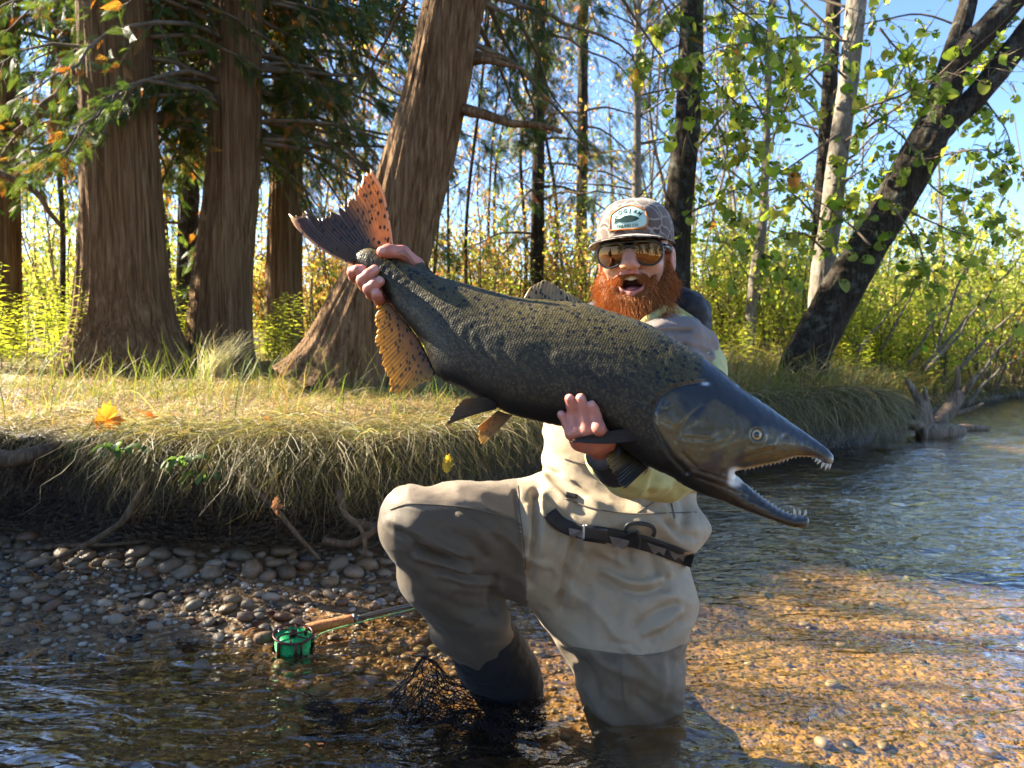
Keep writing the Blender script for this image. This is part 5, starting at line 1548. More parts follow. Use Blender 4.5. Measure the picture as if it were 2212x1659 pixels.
lowl = (pxy[:, 1] > np.interp(pxy[:, 0], [1230, 1300, 1380, 1440, 1490], [1398, 1408, 1416, 1408, 1386])) & (pxy[:, 0] > 1180)
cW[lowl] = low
wet = sstep(.09, .005, V[:, 2]) * (.6 + .4 * fbm(V * 18, 2, 1310))
cW = cW * (1 - .5 * np.clip(wet, 0, 1)[:, None])
cW = cW * (1 + .10 * fbm(V * 9, 3, 1311)[:, None])
mudd = sstep(.25, .5, fbm(V * 14, 4, 1312)) * lowl
cW = cW * (1 - .45 * mudd[:, None])
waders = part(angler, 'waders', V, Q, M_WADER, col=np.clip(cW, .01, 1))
bvhW = BVHTree.FromPolygons([tuple(v) for v in V], [tuple(int(i) for i in q) for q in Q])
def proj(px, py, bvh, off=.003, default=1.65):
    d = Vector(ray(px, py)); d.normalize()
    h = bvh.ray_cast(Vector(CAM), d)
    if h[0] is None: return np.array(at(px, py, default)), np.array([0, -1., 0])
    n = h[1] if h[1].dot(d) < 0 else -h[1]
    return np.array(h[0] - d * off), np.array(n)
def ribbon(root, name, line, wpx, mat, bvh, off=.004, n=40, th=.003, col=None, wvar=None):
    C = resample(np.array([(*p, 0) for p in line], float), n)[:, :2]
    T = np.gradient(C, axis=0); T /= np.linalg.norm(T, axis=1)[:, None]; Np = np.stack([-T[:, 1], T[:, 0]], -1)
    m = 5; rows = []
    for j in range(m):
        f = (j / (m - 1) - .5) * wpx
        rows.append(np.array([proj(*(C[i] + Np[i] * f), bvh, off)[0] for i in range(n)]))
    rows = np.array(rows)                       # m,n,3
    for j in range(m):                          # soften sudden steps
        for _ in range(2): rows[j, 1:-1] = .5 * rows[j, 1:-1] + .25 * (rows[j, 2:] + rows[j, :-2])
    view = rows - CAM; view /= np.linalg.norm(view, axis=-1)[..., None]
    Fv = rows - view * th * .5; Bv = rows + view * (th * .5 + .004)
    Vv = np.concatenate([Fv.reshape(-1, 3), Bv.reshape(-1, 3)])
    q = grid_faces(n, m); k = n * m; i = np.arange(n - 1); j = np.arange(m - 1) * n
    Qv = np.concatenate([q[:, ::-1], q + k, np.stack([i, i + 1, i + 1 + k, i + k], -1), np.stack([i + (m - 1) * n, i + (m - 1) * n + k, i + 1 + (m - 1) * n + k, i + 1 + (m - 1) * n], -1), np.stack([j, j + k, j + n + k, j + n], -1), np.stack([j + n - 1, j + 2 * n - 1, j + 2 * n - 1 + k, j + n - 1 + k], -1)])
    cc = None if col is None else np.tile(col, (len(Vv), 1))
    return part(root, name, Vv, Qv, mat, col=cc)
M_BELT = plain('belt_webbing', (.018, .017, .018), .7, .4, var=.3, scale=60, bump=.4, bscale=900)
M_BUCKLE = plain('black_plastic', (.010, .010, .011), .4, .5, var=.2)
M_GREYPRINT = plain('grey_print', (.20, .175, .16), .8, .2, var=.2)
belt = ribbon(angler, 'wading_belt', [(1188, 1106), (1200, 1122), (1218, 1136), (1255, 1148), (1300, 1154), (1350, 1164), (1400, 1176), (1445, 1192), (1480, 1205), (1497, 1211)], 32, M_BELT, bvhW, .004, 60, .004)
ribbon(belt, 'buckle', [(1262, 1150), (1312, 1158)], 36, M_BUCKLE, bvhW, .009, 10, .005)
ribbon(belt, 'buckle_edge', [(1262, 1134), (1260, 1166)], 5, plain('buckle_steel', (.42, .40, .38), .3, .5, .8), bvhW, .013, 8, .003)
# mountain print along the belt
def print_poly(root, name, poly, mat, bvh, off):
    P3 = np.array([proj(x, y, bvh, off)[0] for x, y in poly])
    part(root, name, P3, [np.arange(len(poly))[None]], mat, smooth=False)
for pk in ([(1228, 1140), (1258, 1146), (1258, 1164), (1245, 1158), (1236, 1163), (1230, 1156)], [(1316, 1158), (1362, 1168), (1358, 1180), (1346, 1187), (1336, 1181), (1326, 1184)], [(1398, 1172), (1440, 1186), (1434, 1200), (1424, 1192), (1414, 1198), (1406, 1188)], [(1445, 1189), (1480, 1200), (1476, 1214), (1466, 1204), (1458, 1210), (1450, 1200)]):
    print_poly(belt, 'mountain_print', pk, M_GREYPRINT, bvhW, .0095)
hook = ribbon(angler, 'wader_tool_strap', [(1366, 1148), (1372, 1168), (1370, 1184)], 26, M_BUCKLE, bvhW, .014, 14, .004)
ribbon(hook, 'hook_arm', [(1350, 1150), (1354, 1136), (1370, 1130), (1394, 1132), (1410, 1138), (1415, 1148), (1410, 1160)], 9, M_BUCKLE, bvhW, .015, 24, .004)
M_SEAM = plain('seam_thread', (.17, .14, .105), .8, .2)
for l in ([(1218, 990), (1300, 1015), (1360, 1026)], [(1220, 1076), (1290, 1100), (1380, 1110), (1440, 1108), (1506, 1106)], [(1118, 1048), (1122, 1100), (1130, 1160), (1136, 1230)], [(1445, 1040), (1450, 1080), (1458, 1120)], [(1376, 1108), (1410, 1086), (1445, 1064)], [(842, 1100), (880, 1088), (940, 1090), (1020, 1098), (1115, 1122)], [(1338, 1412), (1342, 1480), (1352, 1540)], [(1238, 1398), (1300, 1408), (1380, 1416), (1440, 1408), (1472, 1394)]):
    ribbon(waders, 'seam', l, 2.6, M_SEAM, bvhW, .0015, 40, .002)
pull = ribbon(waders, 'zip_pull', [(1222, 1066), (1246, 1072)], 9, M_BUCKLE, bvhW, .005, 8, .004)
# ---- gravel guard and boot of the forward foot
S = SDF((-.26, 1.42, -.22), (.18, 1.98, .30), .0042)
S.chain([at(1040, 1380, 1.70), at(1062, 1420, 1.72), at(1092, 1466, 1.742), at(1104, 1492, 1.75)], [.079, .080, .080, .076], .02)
V, Q = S.mesh(2); N = normals(V, Q)
Vt = V @ np.array([.35, .3, .9])
V = V + N * (.0035 * fbm(V * np.array([16, 16, 55]), 3, 1330) + .002 * fbm(V * 60, 2, 1331))[:, None]
part(angler, 'gravel_guard', V, Q, cloth_mat('black_neoprene', .8, 500, .3, .25), col=np.tile([.006, .006, .007], (len(V), 1)))
S = SDF((-.30, 1.40, -.24), (.20, 2.0, .16), .0042)
S.chain([at(1108, 1490, 1.755), at(1108, 1490, 1.755) + np.array([0, 0, -.07])], [.070, .062], .02)
S.chain([at(1108, 1490, 1.755) + np.array([.03, .03, -.075]), at(1108, 1490, 1.755) + np.array([-.06, -.09, -.085]), at(1108, 1490, 1.755) + np.array([-.10, -.17, -.092])], [.050, .048, .036], .03)
V, Q = S.mesh(2); V[:, 2] = np.maximum(V[:, 2], FEETZ - .01)
boot = part(angler, 'wading_boot', V, Q, plain('boot_rubber', (.016, .014, .012), .6, .4, var=.4, scale=30, bump=.3))
# ---- jacket
S = SDF((-.36, 1.30, .50), (.56, 2.06, 1.12), .0050)
S.ell(at(1372, 840, 1.80), (.19, .12, .14), .02)
S.cone(at(1268, 800, 1.79), at(1480, 795, 1.775), .084, .080, .05)
S.cone(at(1385, 740, 1.82), at(1385, 830, 1.80), .12, .14, .06)
S.chain([at(1488, 806, 1.76), at(1500, 880, 1.70), at(1490, 985, 1.58)], [.078, .072, .066], .04)
S.chain([at(1490, 985, 1.58), at(1430, 1008, 1.48), at(1365, 1004, 1.41), at(1318, 988, 1.365)], [.064, .060, .053, .043], .04)
S.chain([at(1272, 800, 1.78), at(1165, 800, 1.70), at(1066, 778, 1.615)], [.072, .060, .054], .04)
S.chain([at(1066, 778, 1.615), at(992, 740, 1.54), at(940, 690, 1.485)], [.056, .046, .032], .03)
V, Q = S.mesh(2); N = normals(V, Q); pxy = to_px(V)
disp = .004 * fbm(V * np.array([18, 18, 14]), 3, 1340) + .002 * fbm(V * 45, 2, 1341)
for (l, w_, a) in (([(1500, 750), (1530, 790), (1545, 830)], 8, -.006), ([(1520, 740), (1552, 800)], 7, .005), ([(1400, 1060), (1420, 1030), (1440, 1010)], 7, -.006), ([(1380, 1064), (1395, 1040), (1405, 1015)], 7, .005), ([(1340, 1040), (1390, 1055), (1440, 1050)], 8, .005), ([(1300, 1010), (1340, 1030)], 7, -.005)):
    disp += a * np.exp(-(seg_dist(pxy, l) / w_) ** 2)
V = V + N * disp[:, None]
part(angler, 'jacket', V, Q, M_JACKET, col=np.tile([.60, .60, .25], (len(V), 1)) * (1 + .08 * fbm(V * 12, 2, 1342)[:, None]))
# dark cuff of the forward sleeve
V, Q, T = tube(resample([fish_pos(1334, 996, -72), fish_pos(1316, 984, -36), fish_pos(1300, 974, -8)], 8), [.045, .044, .042, .039, .036, .034, .032, .0315], 24)
part(angler, 'sleeve_cuff', V, [Q, T], plain('black_cuff', (.012, .011, .014), .55, .4, bump=.3))
# ---- puffy vest, collar and dropped hood
S = SDF((.08, 1.52, .72), (.56, 2.06, 1.06), .0046)
S.chain([at(1300, 745, 1.74), at(1360, 745, 1.69), at(1420, 730, 1.685), at(1480, 726, 1.70), at(1518, 742, 1.74)], [.036, .040, .040, .040, .036], .012)
S.chain([at(1410, 775, 1.675), at(1470, 768, 1.68), at(1510, 772, 1.71)], [.042, .044, .036], .008)
S.chain([at(1395, 712, 1.73), at(1440, 704, 1.74), at(1490, 712, 1.78)], [.030, .030, .030], .012)
S.chain([at(1395, 815, 1.67), at(1450, 808, 1.675), at(1490, 815, 1.71)], [.045, .05, .04], .008)
V, Q = S.mesh(1); N = normals(V, Q); pxy = to_px(V)
disp = .0025 * fbm(V * np.array([30, 30, 45]), 3, 1350)
for l in ([(1395, 752), (1440, 745), (1490, 745), (1535, 760)], [(1380, 724), (1430, 714), (1490, 714)], [(1450, 742), (1458, 768)], [(1480, 740), (1490, 768)]):
    disp -= .011 * np.exp(-(seg_dist(pxy, l) / 5) ** 2)
V = V + N * disp[:, None]
part(angler, 'vest', V, Q, M_VEST, col=np.tile([.25, .205, .185], (len(V), 1)))
S = SDF((.10, 1.62, .78), (.52, 2.06, 1.10), .0046)
S.ell(at(1478, 662, 1.84), (.050, .055, .040), .02)
S.ell(at(1506, 686, 1.84), (.034, .05, .045), .02)
S.chain([at(1420, 668, 1.80), at(1470, 648, 1.83), at(1510, 672, 1.84)], [.024, .026, .026], .012)
S.chain([at(1300, 690, 1.84), at(1370, 690, 1.88), at(1440, 680, 1.86)], [.05, .06, .05], .02)
V, Q = S.mesh(1); N = normals(V, Q); V = V + N * (.009 * fbm(V * np.array([22, 22, 50]), 3, 1360))[:, None]
part(angler, 'hood', V, Q, M_VEST, col=np.tile([.008, .009, .014], (len(V), 1)))
S = SDF((.16, 1.58, .82), (.46, 1.9, 1.02), .0034)
S.chain([at(1372, 716, 1.70), at(1400, 692, 1.69), at(1432, 668, 1.72), at(1470, 672, 1.76), at(1500, 690, 1.80)], [.010, .011, .009, .006, .006], .006)
V, Q = S.mesh(1)
part(angler, 'jacket_collar', V, Q, M_JACKET, col=np.tile([.42, .40, .15], (len(V), 1)))

# ---- head (built upright, then turned)
HC = at(1374, 560, 1.80)
yaw, roll, pit = math.radians(17), math.radians(2.5), math.radians(3)
f_ = np.array([-math.sin(yaw), -math.cos(yaw), 0.0]); x_ = np.cross([0, 0, 1.], f_); z_ = np.array([0, 0, 1.])
x_, z_ = x_ * math.cos(roll) + z_ * math.sin(roll), z_ * math.cos(roll) - x_ * math.sin(roll)
f_, z_ = f_ * math.cos(pit) - z_ * math.sin(pit), z_ * math.cos(pit) + f_ * math.sin(pit)
HR = np.stack([x_, f_, z_], 0)                  # rows: local axes in world
def hw(P): return HC + np.asarray(P, float) @ HR
S = SDF((-.11, -.13, -.21), (.11, .15, .15), .0019)
S.ell((0, -.012, .04), (.076, .096, .092), .01)
S.ell((0, .022, -.03), (.066, .068, .075), .03)
S.ell((0, .052, -.072), (.042, .040, .034), .03)             # chin, jaw dropped
S.ell((0, .078, .032), (.052, .022, .018), .02)              # brow
for sg in (-1, 1):
    S.ell((sg * .040, .066, -.016), (.026, .026, .022), .02)  # cheek raised by the grin
    S.ell((sg * .013, .106, -.018), (.0105, .012, .0085), .006)
    S.ell((sg * .034, .088, .012), (.017, .010, .011), .008, op='sub')
    S.ell((sg * .081, -.004, -.006), (.010, .020, .032), .006)
    S.ell((sg * .090, .002, -.004), (.006, .010, .018), .004, op='sub')
S.chain([(0, .090, .030), (0, .108, .004), (0, .120, -.012)], [.0105, .0125, .0135], .012)
S.chain([(-.030, .085, -.043), (-.014, .098, -.036), (0, .101, -.034), (.014, .098, -.036), (.030, .085, -.043)], [.005, .006, .006, .006, .005], .008)
S.chain([(-.029, .084, -.048), (-.018, .093, -.069), (0, .098, -.0785), (.018, .093, -.069), (.029, .084, -.048)], [.005, .0065, .0072, .0065, .005], .008)
S.ell((0, .098, -.0545), (.0270, .030, .0185), .004, op='sub')
S.ell((0, .080, -.055), (.027, .030, .020), .003, op='sub')
for sg in (-1, 1): S.ell((sg * .0075, .116, -.0235), (.0042, .005, .0035), .002, op='sub')
S.cone((0, -.022, -.06), (0, -.035, -.20), .058, .062, .03)
V, Q = S.mesh(2)
skin = np.array([.56, .315, .235])
cH = np.tile(skin, (len(V), 1))
red = np.exp(-(np.hypot(V[:, 0], V[:, 2] + .012) / .016) ** 2) * (V[:, 1] > .09) + .7 * np.exp(-((np.abs(V[:, 0]) - .042) / .02) ** 2 - ((V[:, 2] + .014) / .02) ** 2) + .8 * (np.abs(V[:, 0]) > .072)
cH = cH + (np.array([.58, .23, .17]) - cH) * np.clip(red, 0, 1)[:, None] * .6
mr = np.hypot(V[:, 0] / .030, (V[:, 2] + .0545) / .026)
inm = (V[:, 1] < .094 - .1 * np.abs(V[:, 0])) & (mr < .92) & (V[:, 1] > .03)
lipm = (mr > .70) & (mr < 1.12) & (V[:, 1] > .082)
cH[lipm] = (.50, .20, .17)
cH[inm] = (.12, .022, .022)
HEADV = hw(V); HEADQ = Q; HEADC = cH
# ---- hands
NAIL = []
def finger(S, pts, rs, k=.004):
    S.chain(pts, rs, k)
def fp(px, py, n): return fish_pos(px, py, n)
S = SDF(fp(835, 590, 0) - np.array([.12, .11, .10]), fp(835, 590, 0) + np.array([.13, .14, .10]), .0017)
# hand on the wrist of the tail: palm behind, fingers curling round from below, thumb over the top
palm_c = fp(838, 600, -64)
S.ell(palm_c, (.044, .022, .044), .012)
S.chain([fp(868, 622, -92), fp(910, 676, -120), fp(950, 722, -150)], [.029, .027, .030], .02)
fingers = [((758, 594), (799, 588)), ((781, 613), (829, 591)), ((796, 632), (841, 616)), ((813, 648), (832, 640))]
palm_pts = [(800, 572), (812, 588), (826, 604), (840, 622)]
for q_, ((bx_, by_), (tx, ty)) in enumerate(fingers):
    r = [.0098, .0102, .0100, .0088][q_]
    m = (palm_pts[q_][0] - 18, palm_pts[q_][1] + 12)
    nt = [24, 32, 36, 34][q_]
    S.chain([fp(*palm_pts[q_], -58), fp((palm_pts[q_][0] + bx_) / 2 - 4, (palm_pts[q_][1] + by_) / 2 + 4, -46)], [r * 1.1, r * 1.08], .005)
    S.chain([fp((palm_pts[q_][0] + bx_) / 2 - 4, (palm_pts[q_][1] + by_) / 2 + 4, -46), fp(bx_ + 5, by_ + 2, -8), fp(bx_ + 12, by_ - 1, nt - 4)], [r * 1.08, r * 1.06, r * 1.05], .003)
    S.chain([fp(bx_ + 12, by_ - 1, nt - 4), fp((bx_ + tx) / 2 + 4, (by_ + ty) / 2, nt + 3), fp(tx - 8, ty + 1, nt + 3)], [r * 1.05, r, r * .88], .002)
    NAIL.append((fp(tx - 6, ty, nt + 10), .0062))
S.chain([fp(872, 600, -60), fp(890, 566, -30), fp(872, 548, 8), fp(848, 550, 28), fp(836, 553, 33)], [.017, .014, .0120, .0112, .0092], .006)
NAIL.append((fp(838, 551, 41), .0066))
V1, Q1 = S.mesh(1)
# hand under the belly, fingers up the near flank
bn = 70
def fz(px, py):
    i = np.argmin(np.hypot(fx - px, fy - py) + np.where(fn > 0, 0, 1e4)); return fn[i]
S = SDF(fp(1268, 915, 60) - np.array([.11, .12, .11]), fp(1268, 915, 60) + np.array([.12, .14, .10]), .0017)
fl_ = [((1219, 893), (1240, 940), .0078), ((1238, 862), (1250, 936), .0088), ((1261, 862), (1271, 934), .0092), ((1283, 876), (1297, 930), .0090)]
for q_, ((tx, ty), (bx_, by_), r) in enumerate(fl_):
    n0, n1 = fz(tx, ty) + 7, max(fz(bx_, min(by_, 905)), 20) + 11
    mx, my = (tx * .45 + bx_ * .55), (ty * .45 + by_ * .55)
    nm_ = max(fz(mx, min(my, 905)), 20) + 11
    S.chain([fp(tx, ty + 7, n0), fp(tx * .7 + bx_ * .3, ty * .7 + by_ * .3, (n0 + nm_) / 2 + 1), fp(mx, my, nm_ + 2), fp(bx_, by_, n1 + 3)], [r * .90, r * .98, r * 1.08, r * 1.12], .0022)
    S.chain([fp(bx_, by_, n1 + 3), fp(bx_ + 12, by_ + 18, 22)], [r * 1.15, r * 1.3], .006)
    NAIL.append((fp(tx, ty + 3, n0 + 9), .0060 if q_ else .005))
S.chain([fp(1258, 950, 26), fp(1282, 952, 24), fp(1306, 950, 18)], [.017, .019, .018], .012)
S.chain([fp(1285, 950, 10), fp(1300, 964, -16), fp(1314, 978, -40)], [.020, .021, .024], .015)
V2, Q2 = S.mesh(1)
def hand_col(Vh):
    c = np.tile([.52, .205, .145], (len(Vh), 1)) * (1 + .14 * fbm(Vh * 60, 3, 1400)[:, None])
    for (p, r) in NAIL:
        w = sstep(r * 1.15, r * .8, np.linalg.norm(Vh - p, axis=1))[:, None]
        c = c * (1 - w) + np.array([.62, .34, .28]) * w
    return c
c1, c2 = hand_col(V1), hand_col(V2)
p1 = to_px(V1)
for l in ([(858, 545), (872, 543), (884, 552), (892, 566)], [(866, 552), (878, 556), (886, 570)], [(872, 541), (880, 548)]):
    w = (np.exp(-(seg_dist(p1, l) / 2.0) ** 2) * .75)[:, None]; c1 = c1 * (1 - w) + np.array([.10, .11, .13]) * w
# inner body carrying head and arms under the clothes
S = SDF((-.32, 1.34, .35), (.52, 2.02, 1.02), .008)
S.chain([HC + np.array([0, .02, -.12]), at(1376, 760, 1.82), at(1345, 930, 1.80), at(1320, 1130, 1.78)], [.055, .10, .11, .11], .05)
S.chain([at(1280, 800, 1.79), at(1165, 802, 1.70), at(1066, 780, 1.615), at(965, 712, 1.53), fp(880, 620, -96)], [.05, .045, .038, .032, .026], .03)
S.chain([at(1470, 800, 1.775), at(1500, 880, 1.70), at(1488, 985, 1.58), at(1400, 1008, 1.45), fp(1312, 978, -40)], [.05, .045, .04, .035, .028], .03)
S.chain([at(1280, 800, 1.79), at(1470, 800, 1.775)], [.05, .05], .03)
V3, Q3 = S.mesh(1)
Vb = np.concatenate([HEADV, V1, V2, V3]); o1 = len(HEADV); o2 = o1 + len(V1); o3 = o2 + len(V2)
Qb = np.concatenate([HEADQ, Q1 + o1, Q2 + o2, Q3 + o3]); Cb = np.concatenate([HEADC, c1, c2, np.tile(skin, (len(V3), 1))])
part(angler, 'body', Vb, Qb, M_SKIN, col=np.clip(Cb, .01, 1))
# teeth, tongue
mb = MB()
for k in range(8):
    a = (k - 3.5) * .25
    c = np.array([math.sin(a) * .0235, .0675 + math.cos(a) * .0255, -.0445 + .0012 * abs(k - 3.5) * .6])
    s_ = np.array([.0037 if 2 < k < 5 else .0031, .003, .0064 if 2 < k < 5 else .0056])
    V = np.sign(ICO2) * np.abs(ICO2) ** .6 * s_ + c
    mb.add(hw(V), None, ICO2F)
mb.part(angler, 'teeth', plain('tooth_enamel', (.75, .68, .55), .25, .5, var=.08))
V = ICO3 * np.array([.019, .024, .007]) + np.array([0, .072, -.0695]); V[:, 2] -= .05 * np.abs(V[:, 0]) * 0
part(angler, 'tongue', hw(V), ICO3F, plain('tongue', (.42, .12, .11), .35, .5, var=.2, bump=.3))
# ---- beard and moustache
def strands(P, D, L, w, col, segs=4, curl=.3):
    n = len(P); D = D / np.linalg.norm(D, axis=1)[:, None]
    t = np.linspace(0, 1, segs + 1)
    R1 = rng.normal(0, 1, (n, 3)); R2 = rng.normal(0, 1, (n, 3))
    C = P[:, None] + D[:, None] * (L[:, None] * t)[..., None] + R1[:, None] * (L[:, None] * curl * t ** 1.6)[..., None] * .5 + R2[:, None] * (L[:, None] * curl * .3 * np.sin(t * 5))[..., None] + np.array([0, 0, -1.]) * (L[:, None] * .25 * t ** 2)[..., None]
    side = np.cross(D, C.mean(1) - CAM); side /= np.linalg.norm(side, axis=1)[:, None]
    wd = (w[:, None] * (1 - .75 * t))[..., None] * .5
    Vv = np.stack([C - side[:, None] * wd, C + side[:, None] * wd], 2).reshape(-1, 3)
    k = np.arange(segs); q = np.stack([2 * k, 2 * k + 1, 2 * k + 3, 2 * k + 2], -1)
    Qv = (q[None] + (np.arange(n) * 2 * (segs + 1))[:, None, None]).reshape(-1, 4)
    return Vv, Qv, np.repeat(col, 2 * (segs + 1), 0)
b = NB('beard_hair'); c = b.attr('Col')
M_HAIR = b.done(b.mixsh(.32, b.bsdf(c, .62, None, .2), b.translucent(b.mix(1.0, c, (1.5, 1.1, .8), 'MULTIPLY'))))
HAIRC = [[.36, .125, .035], [.45, .18, .052], [.27, .085, .026], [.50, .24, .08], [.20, .065, .022]]
S = SDF((-.12, -.06, -.22), (.12, .13, .02), .003)
S.ell((0, .050, -.108), (.060, .044, .040), .02)
for sg in (-1, 1):
    S.chain([(sg * .069, .006, -.016), (sg * .066, .022, -.055), (sg * .046, .050, -.094)], [.012, .022, .031], .015)
S.ell((0, .046, -.135), (.050, .036, .036), .02)
S.chain([(-.046, .070, -.040), (-.040, .082, -.068), (-.022, .092, -.092), (0, .097, -.098), (.022, .092, -.092), (.040, .082, -.068), (.046, .070, -.040)], [.007, .009, .011, .012, .011, .009, .007], .01)
S.ell((0, .098, -.052), (.028, .030, .026), .004, op='sub')
V, Q = S.mesh(1)
Nn = normals(V, Q)
beard = part(angler, 'beard', hw(V), Q, M_HAIR, col=pick(HAIRC, len(V), .3) * .6)
front = np.where((V[:, 1] > -.02))[0]
i = front[rng.integers(0, len(front), 8200)]
P = V[i]; n = len(P)
D = Nn[i] * .55 + np.array([0, .12, -1.0]) + rng.normal(0, .28, (n, 3)); D[:, 0] += P[:, 0] * 5
L = rng.uniform(.012, .034, n) * np.where(P[:, 2] < -.09, 1.45, .75)
up_ = P[:, 2] > -.045; L[up_] *= .55
Vs, Qs, Cs = strands(hw(P), D @ HR, L, rng.uniform(.0006, .0011, n), pick(HAIRC, n, .3), 4, .35)
part(beard, 'strands', Vs, Qs, M_HAIR, col=Cs)
n = 2400
u = rng.uniform(-1, 1, n)
P = np.stack([u * .031, .101 - .016 * u ** 2 + .003 * rng.random(n), -.0325 - .010 * np.abs(u) ** 1.6 + rng.uniform(-.004, .005, n)], -1)
D = np.stack([np.sign(u) * (.45 + .5 * np.abs(u)), .25 + 0 * u, -.85 + 0 * u], -1) + rng.normal(0, .22, (n, 3))
Vs, Qs, Cs = strands(hw(P), D @ HR, rng.uniform(.009, .020, n) * np.where(np.abs(u) < .4, .36, 1.15), rng.uniform(.0008, .0013, n), pick(HAIRC, n, .3), 3, .25)
part(angler, 'moustache', Vs, Qs, M_HAIR, col=Cs)
n = 1400
sg = rng.choice([-1, 1], n); P = np.stack([sg * rng.uniform(.064, .073, n), rng.uniform(.016, .045, n), rng.uniform(-.055, .018, n)], -1)
P[:, 0] -= sg * np.maximum(P[:, 1] - .02, 0) * .45
D = np.stack([sg * .5, .15 + 0 * sg, -1.0 + 0 * sg], -1) + rng.normal(0, .25, (n, 3))
Vs, Qs, Cs = strands(hw(P), D @ HR, rng.uniform(.006, .014, n), rng.uniform(.0006, .001, n), pick(HAIRC, n, .3), 3, .3)
part(angler, 'sideburns', Vs, Qs, M_HAIR, col=Cs)
S = SDF((-.10, -.13, -.06), (.10, .03, .10), .003)
S.ell((0, -.022, .03), (.079, .092, .075), .01)
V, Q = S.mesh(0); keepq = (V[Q][:, :, 2].min(1) > -.045) & (V[Q][:, :, 1].max(1) < .004)
part(angler, 'hair', hw(V), Q[keepq], M_HAIR, col=pick(HAIRC, len(V), .3) * .5)
# ---- cap
EX = 2.45
cc = np.array([0, -.004, .050]); cr = np.array([.0875, .104, .088])
def crown(th, ph):
    """th around (0 = front), ph up"""
    d = np.stack([np.sin(th) * np.cos(ph), np.cos(th) * np.cos(ph), np.sin(ph)], -1)
    r = (np.abs(d[..., 0] / cr[0]) ** EX + np.abs(d[..., 1] / cr[1]) ** EX + np.abs(d[..., 2] / cr[2]) ** EX) ** (-1 / EX)
    return cc + d * r[..., None]
def front_at(x, z, off=0.0):
    x = np.asarray(x, float); z = np.asarray(z, float)
    s_ = np.clip(1 - np.abs(x / cr[0]) ** EX - np.abs((z - cc[2]) / cr[2]) ** EX, 1e-4, 1)
    return np.stack([x, cc[1] + cr[1] * s_ ** (1 / EX) + off, z], -1)
b = NB('camouflage_cotton'); co = b.coord('Object')
dco = b.n('ShaderNodeMixRGB', blend_type='ADD'); dco.inputs[0].default_value = .018
b.l(co, dco.inputs[1]); b.l(b.noise(co, 45, 2, out='Color'), dco.inputs[2])
vd = b.voro(dco.outputs[0], 38, 'F1', 'Distance'); ve = b.voro(dco.outputs[0], 38, 'DISTANCE_TO_EDGE', 'Distance'); vc = b.voro(dco.outputs[0], 38, 'F1', 'Color')
blob = b.ramp(ve, [(.055, (0, 0, 0)), (.085, (1, 1, 1))])
tone = b.ramp(b.math('MULTIPLY', vc, 1.0), [(.3, (.075, .052, .045)), (.5, (.10, .072, .062)), (.75, (.14, .105, .085))])
cm = b.mix(blob, (.31, .255, .21), tone)
M_CAMO = b.done(b.bsdf(cm, .85, b.bump(b.noise(co, 900, 2), .3, .002), .2, sheen=.2))
nth, nph = 96, 34
th = np.linspace(-np.pi, np.pi, nth, endpoint=False); ph = np.linspace(-.16, np.pi / 2, nph)
TH, PHI = np.meshgrid(th, ph)
CV = crown(TH, PHI)
CV = CV - (CV - cc) / np.linalg.norm(CV - cc, axis=-1)[..., None] * (.0016 * np.exp(-((np.abs(((TH / (np.pi / 3)) % 1) - .5) - .5) / .03) ** 2) * (PHI > .1))[..., None]
CV = CV + (fbm(CV * 28, 3, 1420) * .0022)[..., None] * (CV - cc) / .1
cap = part(angler, 'cap', hw(CV.reshape(-1, 3)), grid_faces(nth, nph, True), M_CAMO)
V = ICO2 * np.array([.007, .007, .004]) + crown(np.array(0.), np.array(np.pi / 2)); part(cap, 'button', hw(V), ICO2F, M_CAMO)
nu, nv = 49, 10
u = np.linspace(-1, 1, nu); v_ = np.linspace(0, 1, nv); Uu, Vv_ = np.meshgrid(u, v_)
a = Uu * math.radians(74)
base = np.stack([np.sin(a) * (cr[0] + .001), cc[1] + np.cos(a) * (cr[1] + .001), 0 * a + .050], -1)
Lb = .066 * np.cos(Uu * np.pi / 2 * .97) ** .55
outd = np.stack([np.sin(a) * .45, np.cos(a) * .55 + .45, 0 * a], -1); outd /= np.linalg.norm(outd, axis=-1)[..., None]
BV = base + outd * (Lb * Vv_)[..., None]
BV[..., 2] += -.20 * Lb * Vv_ - .022 * Uu ** 2 + .004 * (1 - Uu ** 2) * Vv_
T2 = np.concatenate([(BV + [0, 0, .0016]).reshape(-1, 3), (BV - [0, 0, .0016]).reshape(-1, 3)])
q = grid_faces(nu, nv); m = nu * nv; i = np.arange(nu - 1) + (nv - 1) * nu
part(cap, 'brim', hw(T2), np.concatenate([q[:, ::-1], q + m, np.stack([i, i + 1, i + 1 + m, i + m], -1)]), M_CAMO)
V, Q, T = tube(base[0] + np.array([0, .001, .0035]) + np.stack([0 * u, 0 * u, -.018 * u ** 2], -1), .0024, 6); part(cap, 'piping', hw(V), [Q, T], plain('brown_cord', (.15, .10, .085), .8, .2))
